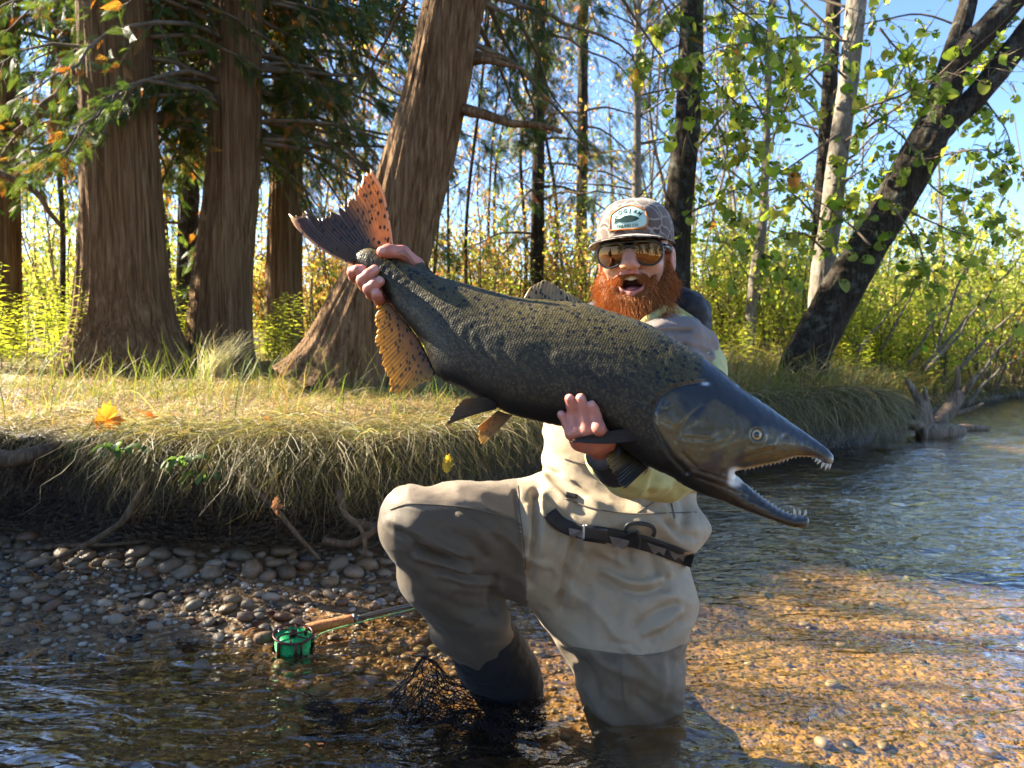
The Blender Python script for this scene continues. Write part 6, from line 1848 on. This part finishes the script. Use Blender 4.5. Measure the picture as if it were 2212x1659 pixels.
# patch
px0, pz0 = -.002, .086
half = .038
pol = [(-.040, -.024), (.036, -.022), (.039, .010), (.030, .018), (.012, .0265), (0, .028), (-.014, .0255), (-.030, .016), (-.038, .008)]
pol = resample(np.array([(*p, 0) for p in pol + pol[:1]], float), 61)[:-1, :2]
rows = [front_at(px0 + pol[:, 0] * s_, pz0 + pol[:, 1] * s_, .0028) for s_ in (1, .75, .5, .25)]
V = np.concatenate(rows + [front_at([px0], [pz0], .0028)]); m = len(pol)
Q = np.concatenate([np.stack([k * m + np.arange(m), k * m + (np.arange(m) + 1) % m, (k + 1) * m + (np.arange(m) + 1) % m, (k + 1) * m + np.arange(m)], -1) for k in range(3)])
T = np.stack([3 * m + np.arange(m), 3 * m + (np.arange(m) + 1) % m, np.full(m, 4 * m)], -1)
patch = part(cap, 'patch', hw(V), [Q, T], plain('mint_patch', (.44, .66, .58), .7, .3, var=.06))
C = front_at(px0 + pol[:, 0], pz0 + pol[:, 1], .003); C = np.vstack([C, C[:2]])
V, Q, T = tube(C, .0019, 6, False); part(cap, 'patch_border', hw(V), [Q], plain('orange_stitching', (.56, .20, .045), .7, .3, bump=.6, bscale=1500))
M_INK = plain('patch_ink', (.02, .05, .045), .7, .2); M_CREAM = plain('patch_cream', (.60, .50, .33), .7, .2)
def patch_text(txt, size, x, z, rot, mat, off):
    cu = bpy.data.curves.new('lettering', 'FONT'); cu.body = txt; cu.size = size; cu.align_x = 'CENTER'; cu.align_y = 'CENTER'
    cu.offset = size * .03
    ob = bpy.data.objects.new('lettering', cu); COL.objects.link(ob)
    bpy.context.view_layer.update()
    me = bpy.data.meshes.new_from_object(ob.evaluated_get(bpy.context.evaluated_depsgraph_get()))
    V = np.array([v.co[:] for v in me.vertices]); F = [list(p.vertices) for p in me.polygons]
    bpy.data.objects.remove(ob); bpy.data.curves.remove(cu); bpy.data.meshes.remove(me)
    c_, s_ = math.cos(rot), math.sin(rot)
    X = px0 + x + V[:, 0] * c_ - V[:, 1] * s_; Z = pz0 + z + V[:, 0] * s_ + V[:, 1] * c_
    W_ = hw(front_at(X, Z, off))
    loc = np.array(cap.matrix_basis.translation) + np.array(angler.matrix_basis.translation)
    me = bpy.data.meshes.new('lettering'); me.from_pydata([tuple(w) for w in (W_ - loc)], [], F); me.materials.append(mat)
    link(bpy.data.objects.new('lettering', me), cap)
for k, ch in enumerate('LOGJAM'):
    a = (k - 2.5) * .27
    patch_text(ch, .0118, math.sin(a) * .042, -.0255 + math.cos(a) * .042, -a, M_INK, .0034)
patch_text('TAILING CO.', .0085, 0, -.0175, 0, M_INK, .0034)
fpoly = [(.026, -.001), (.018, .0045), (.006, .008), (-.006, .007), (-.016, .002), (-.022, .002), (-.030, .006), (-.028, -.002), (-.031, -.010), (-.022, -.004), (-.014, -.006), (-.002, -.008), (.012, -.007), (.020, -.005)]
me_v = hw(front_at(px0 + np.array([p[0] for p in fpoly]), pz0 - .002 + np.array([p[1] for p in fpoly]), .0037))
bmf = bmesh.new(); vs_ = [bmf.verts.new(tuple(v - np.array(angler.matrix_basis.translation))) for v in me_v]; bmf.faces.new(vs_); bmesh.ops.triangulate(bmf, faces=bmf.faces[:])
me = bpy.data.meshes.new('fish_emblem'); bmf.to_mesh(me); bmf.free(); me.materials.append(M_INK); link(bpy.data.objects.new('fish_emblem', me), cap)
# ---- sunglasses
M_FRAME = plain('black_acetate', (.010, .010, .011), .28, .5, coat=.3, var=.1)
b = NB('mirror_lens'); lw = b.n('ShaderNodeLayerWeight'); lw.inputs[0].default_value = .35
M_LENS = b.done(b.bsdf((.13, .06, .022), .04, None, .6, metal=.8))
gl = thing_l = None
glasses = bpy.data.objects.new('sunglasses', None); link(glasses, angler)
def lens_outline(sg, n=40, s_=1.0):
    t = np.linspace(0, 2 * np.pi, n, endpoint=False)
    x = .0335 * np.sign(np.cos(t)) * np.abs(np.cos(t)) ** .8; z = .0275 * np.sign(np.sin(t)) * np.abs(np.sin(t)) ** .8
    x = x * np.where(z < 0, 1 - .35 * (z / .0275) ** 2, 1.0) + np.where(z < 0, .006 * (z / .0275) ** 2, 0)
    return (sg * (.0385 + x * s_)), .0075 + z * s_
def gy(x): return .1115 - 2.6 * np.asarray(x) ** 2 - 60 * np.abs(x) ** 4
for sg in (-1, 1):
    X0, Z0 = lens_outline(sg); n = len(X0)
    rings = [1.0, .8, .55, .3]
    V = np.concatenate([np.stack([(lambda x, z: (x, gy(x) - .0 + .0012 * (1 - s_), z))(*lens_outline(sg, 40, s_))[0], gy(lens_outline(sg, 40, s_)[0]) + .002 * (1 - s_ ** 2), lens_outline(sg, 40, s_)[1]], -1) for s_ in rings] + [np.array([[sg * .0385, gy(sg * .0385) + .002, .0075]])])
    Q = np.concatenate([np.stack([k * n + np.arange(n), k * n + (np.arange(n) + 1) % n, (k + 1) * n + (np.arange(n) + 1) % n, (k + 1) * n + np.arange(n)], -1) for k in range(3)])
    T = np.stack([3 * n + np.arange(n), 3 * n + (np.arange(n) + 1) % n, np.full(n, 4 * n)], -1)
    part(glasses, 'lens', hw(V), [Q, T], M_LENS)
    C = np.stack([X0, gy(X0), Z0], -1); C = np.vstack([C, C[:2]])
    V, Q, T = tube(C, np.append(.0024 + .0018 * np.clip((Z0 - .0075) / .0275, 0, 1), [.0024, .0024]), 8, False); part(glasses, 'rim', hw(V), [Q], M_FRAME)
    P = np.array([[sg * .068, .090, .020], [sg * .077, .075, .019], [sg * .081, .03, .013], [sg * .081, -.005, .010]])
    C = resample(P, 12); V, Q, T = tube(C, np.linspace(.006, .0035, 12), 8)
    part(glasses, 'temple', hw(V), [Q, T], M_FRAME)
V, Q, T = tube(resample([(-.012, .112, .022), (0, .116, .025), (.012, .112, .022)], 8), .0042, 8); part(glasses, 'bridge', hw(V), [Q, T], M_FRAME)
V, Q, T = tube(resample([(-.062, gy(.062) + 0, .029), (-.03, .111, .0335), (0, .114, .033), (.03, .111, .0335), (.062, gy(.062), .029)], 20), .0036, 8); part(glasses, 'brow_bar', hw(V), [Q, T], M_FRAME)
# ================================================================== FLY ROD AND REEL
def gpt(px, py, z): return on_z(px, py, z)
rod_o = gpt(632, 1390, .02)
rod = thing('fly_rod', rod_o, 'fly rod with cork grip and green lined reel lying in the shallows', 'fishing rod')
A, B = gpt(548, 1382, .030), gpt(762, 1338, .034)
ax = (B - A) / np.linalg.norm(B - A)
def along(t): return A + (B - A) * t
def lathe(prof, P0, axis, k=20):
    """prof rows (distance along, radius)"""
    prof = np.array(prof, float)
    return tube(P0 + axis * prof[:, :1], prof[:, 1], k)
Lr = np.linalg.norm(B - A)
M_CORK = plain('cork', (.34, .135, .05), .75, .3, var=.45, scale=160, bump=.6, bscale=260)
M_CORKB = plain('cork_butt', (.13, .085, .05), .8, .3, var=.4, scale=120, bump=.5, bscale=260)
M_ALU = plain('brushed_aluminium', (.33, .33, .34), .35, .5, .9, var=.15)
M_BLANK = plain('graphite_blank', (.03, .03, .032), .3, .5, coat=.4, var=.3)
V, Q, T = lathe([(0, .004), (.004, .013), (.02, .0165), (.04, .015), (.052, .011)], A, ax); part(rod, 'fighting_butt', V, [Q, T], M_CORKB)
V, Q, T = lathe([(.05, .009), (.12, .009), (.13, .010)], A, ax); part(rod, 'reel_seat', V, [Q, T], M_ALU)
mb = MB()
for k in range(4):
    V, Q, T = lathe([(.062 + k * .008, .010), (.063 + k * .008, .0135), (.067 + k * .008, .0135), (.068 + k * .008, .010)], A, ax); mb.add(V, Q, T)
mb.part(rod, 'locking_ring', M_ALU)
V, Q, T = lathe([(.128, .010), (.135, .0135), (.17, .0150), (.22, .0142), (Lr - .02, .0150), (Lr - .005, .0145), (Lr, .011)], A, ax, 24); part(rod, 'cork_grip', V, [Q, T], M_CORK)
V, Q, T = lathe([(Lr, .0125), (Lr + .006, .0125), (Lr + .016, .0075)], A, ax); part(rod, 'winding_check', V, [Q, T], M_BLANK)
P1, P2 = gpt(762, 1338, .034), gpt(935, 1298, .03); P3 = P1 + (P2 - P1) * 4.2; P3[2] = -.02
C = resample([P1 - ax * .01, P2, P3], 20); V, Q, T = tube(C, np.linspace(.0068, .0045, 20), 12); part(rod, 'rod_blank', V, [Q, T], M_BLANK)
# reel: axis almost upright, frame, spool, line, posts
RC = gpt(632, 1404, .0) ; RC[2] = .0
rx = np.array([.10, -.14, 1.0]); rx /= np.linalg.norm(rx)
M_REEL = plain('bronze_reel', (.06, .022, .018), .35, .5, .5, var=.2)
M_LINE = plain('green_fly_line', (.015, .42, .13), .5, .4, var=.5, scale=300)
R0 = .050; H0 = .046
ux = np.cross([0, 1., 0], rx); ux /= np.linalg.norm(ux); uy = np.cross(rx, ux)
def ring(c, r, tr, k=40):
    a = np.linspace(0, 2 * np.pi, k + 1); P = c + r * (np.cos(a)[:, None] * ux + np.sin(a)[:, None] * uy)
    return tube(P, tr, 6, False)
reel = part(rod, 'reel_frame', *[(lambda v: v)(q) for q in (lambda t: (t[0], [t[1]]))(ring(RC + rx * .003, R0, .0036))], M_REEL)
V, Q, T = ring(RC + rx * H0, R0, .0034); part(reel, 'rim', V, [Q], M_REEL)
V, Q, T = lathe([(.0, .002), (.0, R0 - .002), (.003, R0 - .002), (.003, .002)], RC, rx, 36); part(reel, 'back_plate', V, [Q, T], M_REEL)
V, Q, T = lathe([(.006, R0 * .3), (.006, R0 - .0065), (.018, R0 - .0055), (.030, R0 - .006), (H0 - .006, R0 - .0068), (H0 - .006, R0 * .3)], RC, rx, 40); part(reel, 'line_spool', V, [Q, T], M_LINE)
for k in range(16):
    V, Q, T = ring(RC + rx * (.008 + k * .0021), R0 - .0060 + .0006 * (k % 2), .0011); part(reel, 'line_wrap', V, [Q], M_LINE)
for a in (-1.15, -.85, .4, 1.6, 2.9, 4.2):
    d = np.cos(a) * ux + np.sin(a) * uy
    w = .0048 if a != -.85 else .003
    V, Q, T = tube(np.array([RC + d * R0 + rx * .002, RC + d * R0 + rx * H0]), w, 6); part(reel, 'post', V, [Q, T], M_REEL)
for k in range(6):
    a = k * np.pi / 3 + .2; d = np.cos(a) * ux + np.sin(a) * uy; d2 = np.cos(a + .5) * ux + np.sin(a + .5) * uy
    V, Q, T = tube(resample([RC + d * .008 + rx * (H0 + .001), RC + (d + d2) * .5 * .026 + rx * (H0 + .002), RC + d2 * (R0 - .003) + rx * H0], 6), .0024, 5); part(reel, 'spoke', V, [Q, T], M_REEL)
V, Q, T = lathe([(H0 - .004, .010), (H0 + .004, .011), (H0 + .009, .009), (H0 + .010, .003)], RC, rx, 16); part(reel, 'hub', V, [Q, T], M_REEL)
V, Q, T = lathe([(H0, .004), (H0 + .012, .005), (H0 + .016, .003)], RC + ux * .032, rx, 10); part(reel, 'handle', V, [Q, T], M_REEL)
foot_a = RC + uy * R0 + rx * .024
V, Q, T = tube(resample([foot_a, (foot_a + along(.4)) / 2, along(.42)], 6), .006, 8); part(rod, 'reel_foot', V, [Q, T], M_REEL)
C = resample([RC + ux * .046 + uy * .012 + rx * .02, gpt(700, 1366, .03), gpt(800, 1338, .028), gpt(880, 1318, .026), gpt(960, 1296, .02), gpt(1100, 1262, -.01)], 40)
V, Q, T = tube(C, .0016, 6); part(rod, 'fly_line', V, [Q, T], plain('pale_green_line', (.16, .42, .16), .5, .4, var=.4, scale=250))

# ================================================================== LANDING NET
net = thing('landing_net', on_z(1000, 1560, -.06), 'black mesh landing net heaped at the boot and spread under water', 'net')
M_NET = plain('black_net_cord', (.004, .004, .005), .6, .25, coat=.0, var=.3)
def hexnet(fn_, nu, nv, r):
    """hexagonal mesh drawn over a surface fn_(u,v)->3-D"""
    mb = MB()
    def node(i, j): return np.array([(i + .5 * (j % 2)) / nu, j / nv])
    segs = []
    for j in range(nv):
        for i in range(nu):
            a = np.array([(i + .5 * (j % 2)), j]) ; 
            x0 = (i + .5 * (j % 2)) / nu; y0 = j / nv
            pts_ = [(x0 + dx_ / nu, y0 + dy_ / nv) for dx_, dy_ in ((0, -.33), (.5, -.0 + .0 - .0), (0.5, .0))]
            segs.append(((x0, y0 - .17 / nv * 2), (x0 + .5 / nu, y0)))
            segs.append(((x0, y0 - .17 / nv * 2), (x0 - .5 / nu, y0)))
            segs.append(((x0 + .5 / nu, y0), (x0 + .5 / nu, y0 + .66 / nv)))
    S_ = np.array(segs)
    A_ = fn_(S_[:, 0, 0], S_[:, 0, 1]); B_ = fn_(S_[:, 1, 0], S_[:, 1, 1])
    m = len(A_); d = B_ - A_; L = np.linalg.norm(d, axis=1); ok = L < .09
    A_, B_, d, L = A_[ok], B_[ok], d[ok], L[ok]; m = len(A_)
    d = d / (L[:, None] + 1e-9)
    s1 = np.cross(d, [0.3, .5, .8]); s1 /= np.linalg.norm(s1, axis=1)[:, None]; s2 = np.cross(d, s1)
    V = []
    for P in (A_, B_):
        for a in (0, 2.09, 4.19): V.append(P + r * (math.cos(a) * s1 + math.sin(a) * s2))
    V = np.stack(V, 1)
    q = np.array([[0, 1, 4, 3], [1, 2, 5, 4], [2, 0, 3, 5]])
    mb.add(V.reshape(-1, 3), (q[None] + 6 * np.arange(m)[:, None, None]).reshape(-1, 4))
    return mb
# spread part lying just under the surface in front of the kneeling leg
def sheet1(u, v):
    p = on_z(1120 + 215 * u + 40 * v, 1600 + 95 * v, 0)
    p[:, 2] = -.012 - .025 * np.abs(u - .5) - .012 * (1 + vnoise(np.stack([u * 4, v * 4], -1), 90))
    return p
hexnet(sheet1, 14, 9, .0014).part(net, 'spread_netting', M_NET)
# heap by the boot
def sheet2(u, v):
    px = 660 + 520 * u; py = 1500 + 85 * v + 12 * np.sin(u * 9)
    p = on_z(px, py, 0)
    h = .085 * np.exp(-((px - 918) / 42) ** 2 - ((v - .12) / .35) ** 2) + .022 * np.exp(-((px - 1010) / 90) ** 2) + .010 * vnoise(np.stack([u * 22, v * 9], -1), 91) - .014 + .016 * np.exp(-((v - .3) / .4) ** 2)
    p[:, 2] = h
    p[:, 0] += .010 * vnoise(np.stack([u * 30, v * 13], -1), 92); p[:, 1] += .018 * vnoise(np.stack([u * 25, v * 11], -1), 93)
    return p
hexnet(sheet2, 60, 24, .0013).part(net, 'heaped_netting', M_NET)
def sheet3(u, v):
    px = 720 + 440 * u; py = 1520 + 90 * v
    p = on_z(px, py, 0); p[:, 2] = -.02 + .018 * vnoise(np.stack([u * 18 + 4, v * 9], -1), 95) + .06 * np.exp(-((px - 925) / 34) ** 2 - ((v - .05) / .3) ** 2)
    p[:, 0] += .012 * vnoise(np.stack([u * 26, v * 13], -1), 96); p[:, 1] += .02 * vnoise(np.stack([u * 25, v * 11], -1), 97)
    return p
hexnet(sheet3, 46, 24, .0012).part(net, 'heaped_netting', M_NET)

# ================================================================== DRIFTWOOD AND ROOTS
M_DRIFT = bark_mat('driftwood', (.11, .075, .048), (.27, .20, .14), (.46, .37, .28), 3, 30, 0, .6)
M_ROOTW = bark_mat('exposed_root', (.05, .034, .022), (.12, .085, .055), (.22, .165, .11), 3, 40, 0, .5)
ST = 6.3
stump = thing('driftwood_stump', at(2010, 930, ST), 'broken weathered root stump sticking out of the far water', 'driftwood')
def stick(root, pts_, r0, r1, mat, name, n=18, k=9, wob=.04, seed=0, d=None):
    mb = MB(); P = [at(*p) for p in pts_]
    C = resample(P, n); C = C + wob * np.stack([fbm(C * 4 + 3 * j, 3, seed + j) for j in range(3)], -1) * .6
    R = np.linspace(r0, r1, n) * (1 + .25 * fbm(C * 12, 2, seed + 9))
    V, Q, T = tube(C, R, k); mb.add(V, Q, T); return mb.part(root, name, mat)
stick(stump, [(2000, 945, ST), (2035, 905, ST), (2062, 870, ST), (2075, 845, ST)], .085, .05, M_DRIFT, 'trunk', seed=1)
stick(stump, [(2068, 865, ST), (2068, 820, ST), (2066, 792, ST)], .035, .012, M_DRIFT, 'prong', seed=2)
stick(stump, [(2075, 855, ST), (2095, 825, ST - .1), (2106, 808, ST - .1)], .034, .014, M_DRIFT, 'prong', seed=3)
stick(stump, [(2040, 895, ST), (2085, 885, ST), (2125, 868, ST - .1)], .034, .012, M_DRIFT, 'prong', seed=4)
stick(stump, [(1985, 935, ST - .1), (1992, 880, ST - .1), (1975, 850, ST - .1), (1958, 818, ST - .1)], .085, .012, M_DRIFT, 'prong', seed=5)
stick(stump, [(2010, 930, ST - .1), (2002, 875, ST - .1), (1996, 835, ST - .15)], .04, .010, M_DRIFT, 'prong', seed=6)
stick(stump, [(2005, 925, ST - .1), (1975, 915, ST - .2), (1945, 905, ST - .3)], .045, .022, M_DRIFT, 'prong', seed=7)
stick(stump, [(1985, 938, ST - .15), (2030, 935, ST - .15), (2075, 930, ST)], .085, .06, M_DRIFT, 'root_plate', seed=8)
lg = thing('floating_log', at(2095, 928, 6.5), 'short dark log floating beside the broken stump', 'log')
stick(lg, [(2070, 926, 6.5), (2100, 924, 6.5), (2135, 927, 6.5)], .045, .02, M_DRIFT, 'wood', seed=12)
def root_thing(pts_, r0, r1, label, seed, name='exposed_root', mat=None, wob=.03):
    pts_ = [(a_, b_, c_ - .08 if c_ < 3 else c_) for a_, b_, c_ in pts_]
    P0 = at(*pts_[0]); o = thing(name, P0, label, 'root', 'exposed roots of the cut bank')
    stick(o, pts_, r0, r1, mat or M_ROOTW, 'wood', 26, 9, wob, seed)
root_thing([(-30, 985, 2.62), (30, 990, 2.60), (90, 975, 2.66), (135, 965, 2.8)], .032, .020, 'thick smooth root end poking from the bank under the grass', 20)
root_thing([(330, 1105, 2.62), (300, 1180, 2.58), (245, 1245, 2.60), (100, 1295, 2.62), (-20, 1318, 2.66)] and [(345, 1010, 2.66), (290, 1090, 2.58), (250, 1140, 2.56), (150, 1190, 2.58), (90, 1200, 2.62)], .014, .006, 'slender bent root arching across the dark undercut', 21)
root_thing([(500, 1010, 2.60), (560, 1060, 2.54), (620, 1120, 2.52), (690, 1210, 2.50)], .012, .005, 'slanting root crossing behind the hanging grass', 22)
root_thing([(-20, 1190, 2.72), (120, 1178, 2.70), (260, 1172, 2.74), (340, 1165, 2.82)], .010, .007, 'thin straight root lying along the foot of the bank', 23)
root_thing([(730, 1060, 2.60), (745, 1110, 2.55), (782, 1150, 2.52), (792, 1200, 2.50)], .013, .006, 'gnarled root dropping to the gravel near the knee', 24, mat=M_ROOTW)
root_thing([(700, 1165, 2.58), (745, 1175, 2.55), (785, 1160, 2.55), (850, 1120, 2.62), (900, 1085, 2.75)], .013, .008, 'knotted root curving up behind the bent knee', 25, mat=M_ROOTW)
root_thing([(760, 1130, 2.62), (830, 1140, 2.6), (900, 1110, 2.66)], .018, .013, 'stout root stub half buried behind the bent knee', 26, mat=M_ROOTW)
root_thing([(1640, 860, 5.7), (1690, 930, 5.55), (1720, 975, 5.5)], .035, .02, 'dark root sliding down the point under the leaning tree', 27, mat=M_BARK_DARK)

# ================================================================== FALLEN LEAVES AND SPRIGS
def lobed_leaf(loc, size, col, label, name, cat, lobes=5, tilt=(0, 0, 0), group=None, curl=.25, seed=0, deep=.5):
    root = thing(name, loc, label, cat, group)
    r_ = np.random.default_rng(seed)
    if lobes >= 5:
        hp = [(0, 1), (.10, .78), (.22, .80), (.20, .55), (.34, .62), (.42, .74), (.50, .60), (.64, .62), (.58, .46), (.82, .40), (.66, .28), (.72, .16), (.45, .10), (.50, -.04), (.25, -.02), (.06, -.10)]
        o2 = np.array(hp + [(-x, y) for x, y in hp[:0:-1]], float); o2[:, 1] -= .28
        o2 = np.stack([o2[:, 1], o2[:, 0]], -1) * .85
    else:
        t_ = np.linspace(0, 2 * np.pi, 32, endpoint=False); o2 = np.stack([.75 * np.cos(t_), .38 * np.sin(t_) * (1 - .25 * np.cos(t_))], -1)
    o2 = o2 * (1 + .03 * r_.normal(0, 1, (len(o2), 1)))
    n = len(o2); a = np.arctan2(o2[:, 1], o2[:, 0]); r = np.hypot(o2[:, 0], o2[:, 1])
    V = [np.stack([r * s_ * np.cos(a), r * s_ * np.sin(a), curl * (r * s_) ** 2 + .05 * np.sin(3 * a + 2 * s_) * s_], -1) for s_ in (1, .66, .33)]
    V = np.concatenate(V + [np.zeros((1, 3))]) * size
    Q = np.concatenate([np.stack([k * n + np.arange(n), k * n + (np.arange(n) + 1) % n, (k + 1) * n + (np.arange(n) + 1) % n, (k + 1) * n + np.arange(n)], -1) for k in range(2)])
    T = np.stack([2 * n + np.arange(n), 2 * n + (np.arange(n) + 1) % n, np.full(n, 3 * n)], -1)
    M = np.array(Matrix.Rotation(tilt[2], 3, 'Z') @ Matrix.Rotation(tilt[0], 3, 'X') @ Matrix.Rotation(tilt[1], 3, 'Y'))
    C = np.clip(np.tile(col, (len(V), 1)) * (1 + .25 * fbm(V / size * 4, 3, seed)[:, None]), .005, 1)
    part(root, 'blade', V @ M.T + np.array(loc), [Q, T], M_LEAF, col=C)
    mb = MB()
    for k in range(lobes):
        an = (k - (lobes - 1) / 2) * 2 * np.pi / (lobes + .6)
        P = np.stack([np.linspace(0, .62, 6) * np.cos(an), np.linspace(0, .62, 6) * np.sin(an), curl * np.linspace(0, .62, 6) ** 2 + .012], -1) * size
        V, Q, T = tube(P @ M.T + np.array(loc), np.linspace(.008, .003, 6) * size, 4); mb.add(V, Q, T, np.tile(np.array(col) * .55, (len(V), 1)))
    P = np.stack([np.linspace(0, -.6, 5), 0 * np.linspace(0, 1, 5), -.05 * np.linspace(0, 1, 5)], -1) * size
    V, Q, T = tube(P @ M.T + np.array(loc), .009 * size, 4); mb.add(V, Q, T, np.tile(np.array(col) * .6, (len(V), 1)))
    mb.part(root, 'veins', M_LEAF)
lobed_leaf(at(228, 910, 2.86), .115, (.62, .21, .03), 'bright orange maple leaf propped on the grass at the bank lip', 'fallen_leaf', 'leaf', 5, (1.05, .15, .3), None, .3, 1)
lobed_leaf(at(326, 902, 3.0), .05, (.50, .10, .03), 'small dark red leaf lying in the grass beside the orange one', 'fallen_leaf', 'leaf', 5, (.6, .1, .9), None, .3, 2)
lobed_leaf(at(300, 888, 3.1), .04, (.55, .16, .03), 'little rust coloured leaf half hidden in the bank grass', 'fallen_leaf', 'leaf', 5, (.5, .2, 1.9), None, .3, 3)
lobed_leaf(at(585, 910, 3.0), .05, (.48, .16, .04), 'curled amber leaf on the sunlit bank by the leaning trunk', 'fallen_leaf', 'leaf', 5, (.5, .2, 2.6), None, .3, 4)
lobed_leaf(at(965, 1002, 2.62), .05, (.55, .40, .05), 'yellow green maple leaf caught in the hanging grass', 'fallen_leaf', 'leaf', 5, (1.2, .2, -.3), None, .2, 5)
lobed_leaf(at(595, 1095, 2.42), .05, (.20, .10, .08), 'withered brown leaf stuck to the hanging grass', 'fallen_leaf', 'leaf', 5, (1.2, .4, .6), None, .4, 6)
def bedpt(px, py, up=.012):
    p = on_z(px, py, 0.0)
    for _ in range(6): p = on_z(px, py, float(bed_z(np.array(p[0]), np.array(p[1]))) + up)
    return p
for k, (px, py, sz, lob, col, lab) in enumerate((
    (190, 1535, .055, 7, (.17, .12, .12), 'grey brown lobed oak leaf lying flat in the shallow water'),
    (220, 1465, .075, 3, (.085, .042, .022), 'large dark brown leaf sunk beside an orange cedar sprig'),
    (405, 1395, .05, 3, (.10, .045, .02), 'oval rust brown leaf on the gravel near the reel'),
    (48, 1530, .085, 3, (.035, .018, .016), 'blackish wet leaf at the water edge'),
    (310, 1340, .035, 5, (.13, .04, .03), 'small crumpled maroon leaf among the pebbles'),
    (290, 1375, .03, 3, (.02, .016, .016), 'tiny black leaf on the sandy patch'),
    (335, 1285, .05, 3, (.03, .018, .014), 'dark leaf wedged below the large pebbles'),
    (600, 1330, .05, 3, (.07, .022, .018), 'dark red leaf curled on the gravel behind the reel'),
    (560, 1355, .05, 3, (.055, .028, .018), 'flat brown leaf on the gravel behind the cork grip'))):
    lobed_leaf(bedpt(px, py, .010), sz, col, lab, 'fallen_leaf', 'leaf', lob, (rng.uniform(-.15, .15), rng.uniform(-.15, .15), rng.uniform(-3, 3)), None, .15, 30 + k, .5 if lob > 3 else .15)
sprig_px = [(60, 1345), (45, 1440), (250, 1330), (230, 1412), (300, 1398), (345, 1400), (355, 1425), (60, 1500), (230, 1475), (560, 1360), (585, 1375), (500, 1372), (660, 1320), (700, 1305), (690, 1330), (100, 1400), (140, 1450), (420, 1345), (740, 1290), (30, 1405)]
M_SPRIG = leaf_mat('dry_cedar_sprig', .25, .6)
for k, (px, py) in enumerate(sprig_px):
    p = bedpt(px, py, .014); o = thing('cedar_sprig', p, 'small orange dried cedar sprig scattered on the gravel', 'twig', 'orange cedar sprigs on the gravel')
    a = rng.uniform(-3, 3); s_ = rng.uniform(.05, .085)
    V = SPV * s_; V = np.stack([V[:, 0] * math.cos(a) - V[:, 1] * math.sin(a), V[:, 0] * math.sin(a) + V[:, 1] * math.cos(a), V[:, 2] * .5 + .006 * np.sin(V[:, 0] * 90)], -1)
    part(o, 'frond', V + p, SPQ, M_SPRIG, smooth=False, col=np.tile(np.array([.46, .21, .055]) * rng.uniform(.75, 1.15), (len(V), 1)))
o = thing('cedar_sprig', at(72, 1240, 2.38), 'orange dried cedar sprig hanging upright from a grass stem', 'twig')
V = SPV * .075; V = np.stack([V[:, 1], -.5 * V[:, 2], -V[:, 0]], -1); part(o, 'frond', V + at(72, 1232, 2.38), SPQ, M_SPRIG, smooth=False, col=np.tile([.48, .2, .045], (len(V), 1)))
# dandelion rosettes on the bank lip
def rosette(px, py, d, n, label, seed):
    b0 = at(px, py, d); root = thing('broadleaf_weed', b0, label, 'plant')
    r_ = np.random.default_rng(seed)
    for k in range(n):
        az = r_.uniform(-2.9, .0); L = r_.uniform(.07, .12); m = 9
        t = np.linspace(0, 1, m); dr = np.array([math.cos(az), math.sin(az) * .5, 0]); z = .5 * L * np.sin(t * 2.2) - .35 * L * t ** 2 * r_.uniform(.3, 1.6)
        C = b0 + dr * (L * t)[:, None] + np.array([0, 0, 1.]) * z[:, None]
        w = L * .17 * np.sin(np.pi * (t * .9 + .05)) * (1 + .35 * np.sign(np.sin(t * 22))) * (.4 + t); w[0] = .004; w[-1] = .001
        sd = np.array([-dr[1] * 1.5, dr[0], .35]); sd /= np.linalg.norm(sd)
        V = np.stack([C - sd * w[:, None], C + np.array([0, 0, -.004]), C + sd * w[:, None]], 1).reshape(-1, 3)
        part(root, 'leaf', V, grid_faces(3, m), M_LEAF, col=np.tile(np.array([.09, .17, .045]) * r_.uniform(.8, 1.3), (len(V), 1)))
rosette(255, 985, 2.50, 7, 'dandelion rosette growing just below the orange leaf', 1)
rosette(395, 1010, 2.48, 6, 'green rosette weed on the shaded bank face', 2)
rosette(445, 1040, 2.46, 4, 'small weed with two drooping leaves low on the bank face', 3)
# ================================================================== DRIPS FALLING FROM THE JAW
b = NB('water_drop'); g = b.n('ShaderNodeBsdfGlossy'); g.inputs['Roughness'].default_value = .02; tr = b.n('ShaderNodeBsdfTransparent'); fr = b.n('ShaderNodeFresnel'); fr.inputs['IOR'].default_value = 1.6
M_DROP = b.done(b.mixsh(b.math('ADD', fr.outputs[0], .18, True), tr.outputs[0], g.outputs[0]))
for k, (px, py, r) in enumerate(((1750, 1552, .0042), (1752, 1500, .0022), (1758, 1460, .0018), (1757, 1415, .0016), (1770, 1405, .0015))):
    o = obj('water_drop', ICO3 * np.array([r * .85, r * .85, r * 1.35]), ICO3F, M_DROP)
    o.location = at(px, py, 1.17)
    tag(o, 'clear water drop falling from the lower jaw of the salmon', 'water drop', 'drops falling from the salmon')
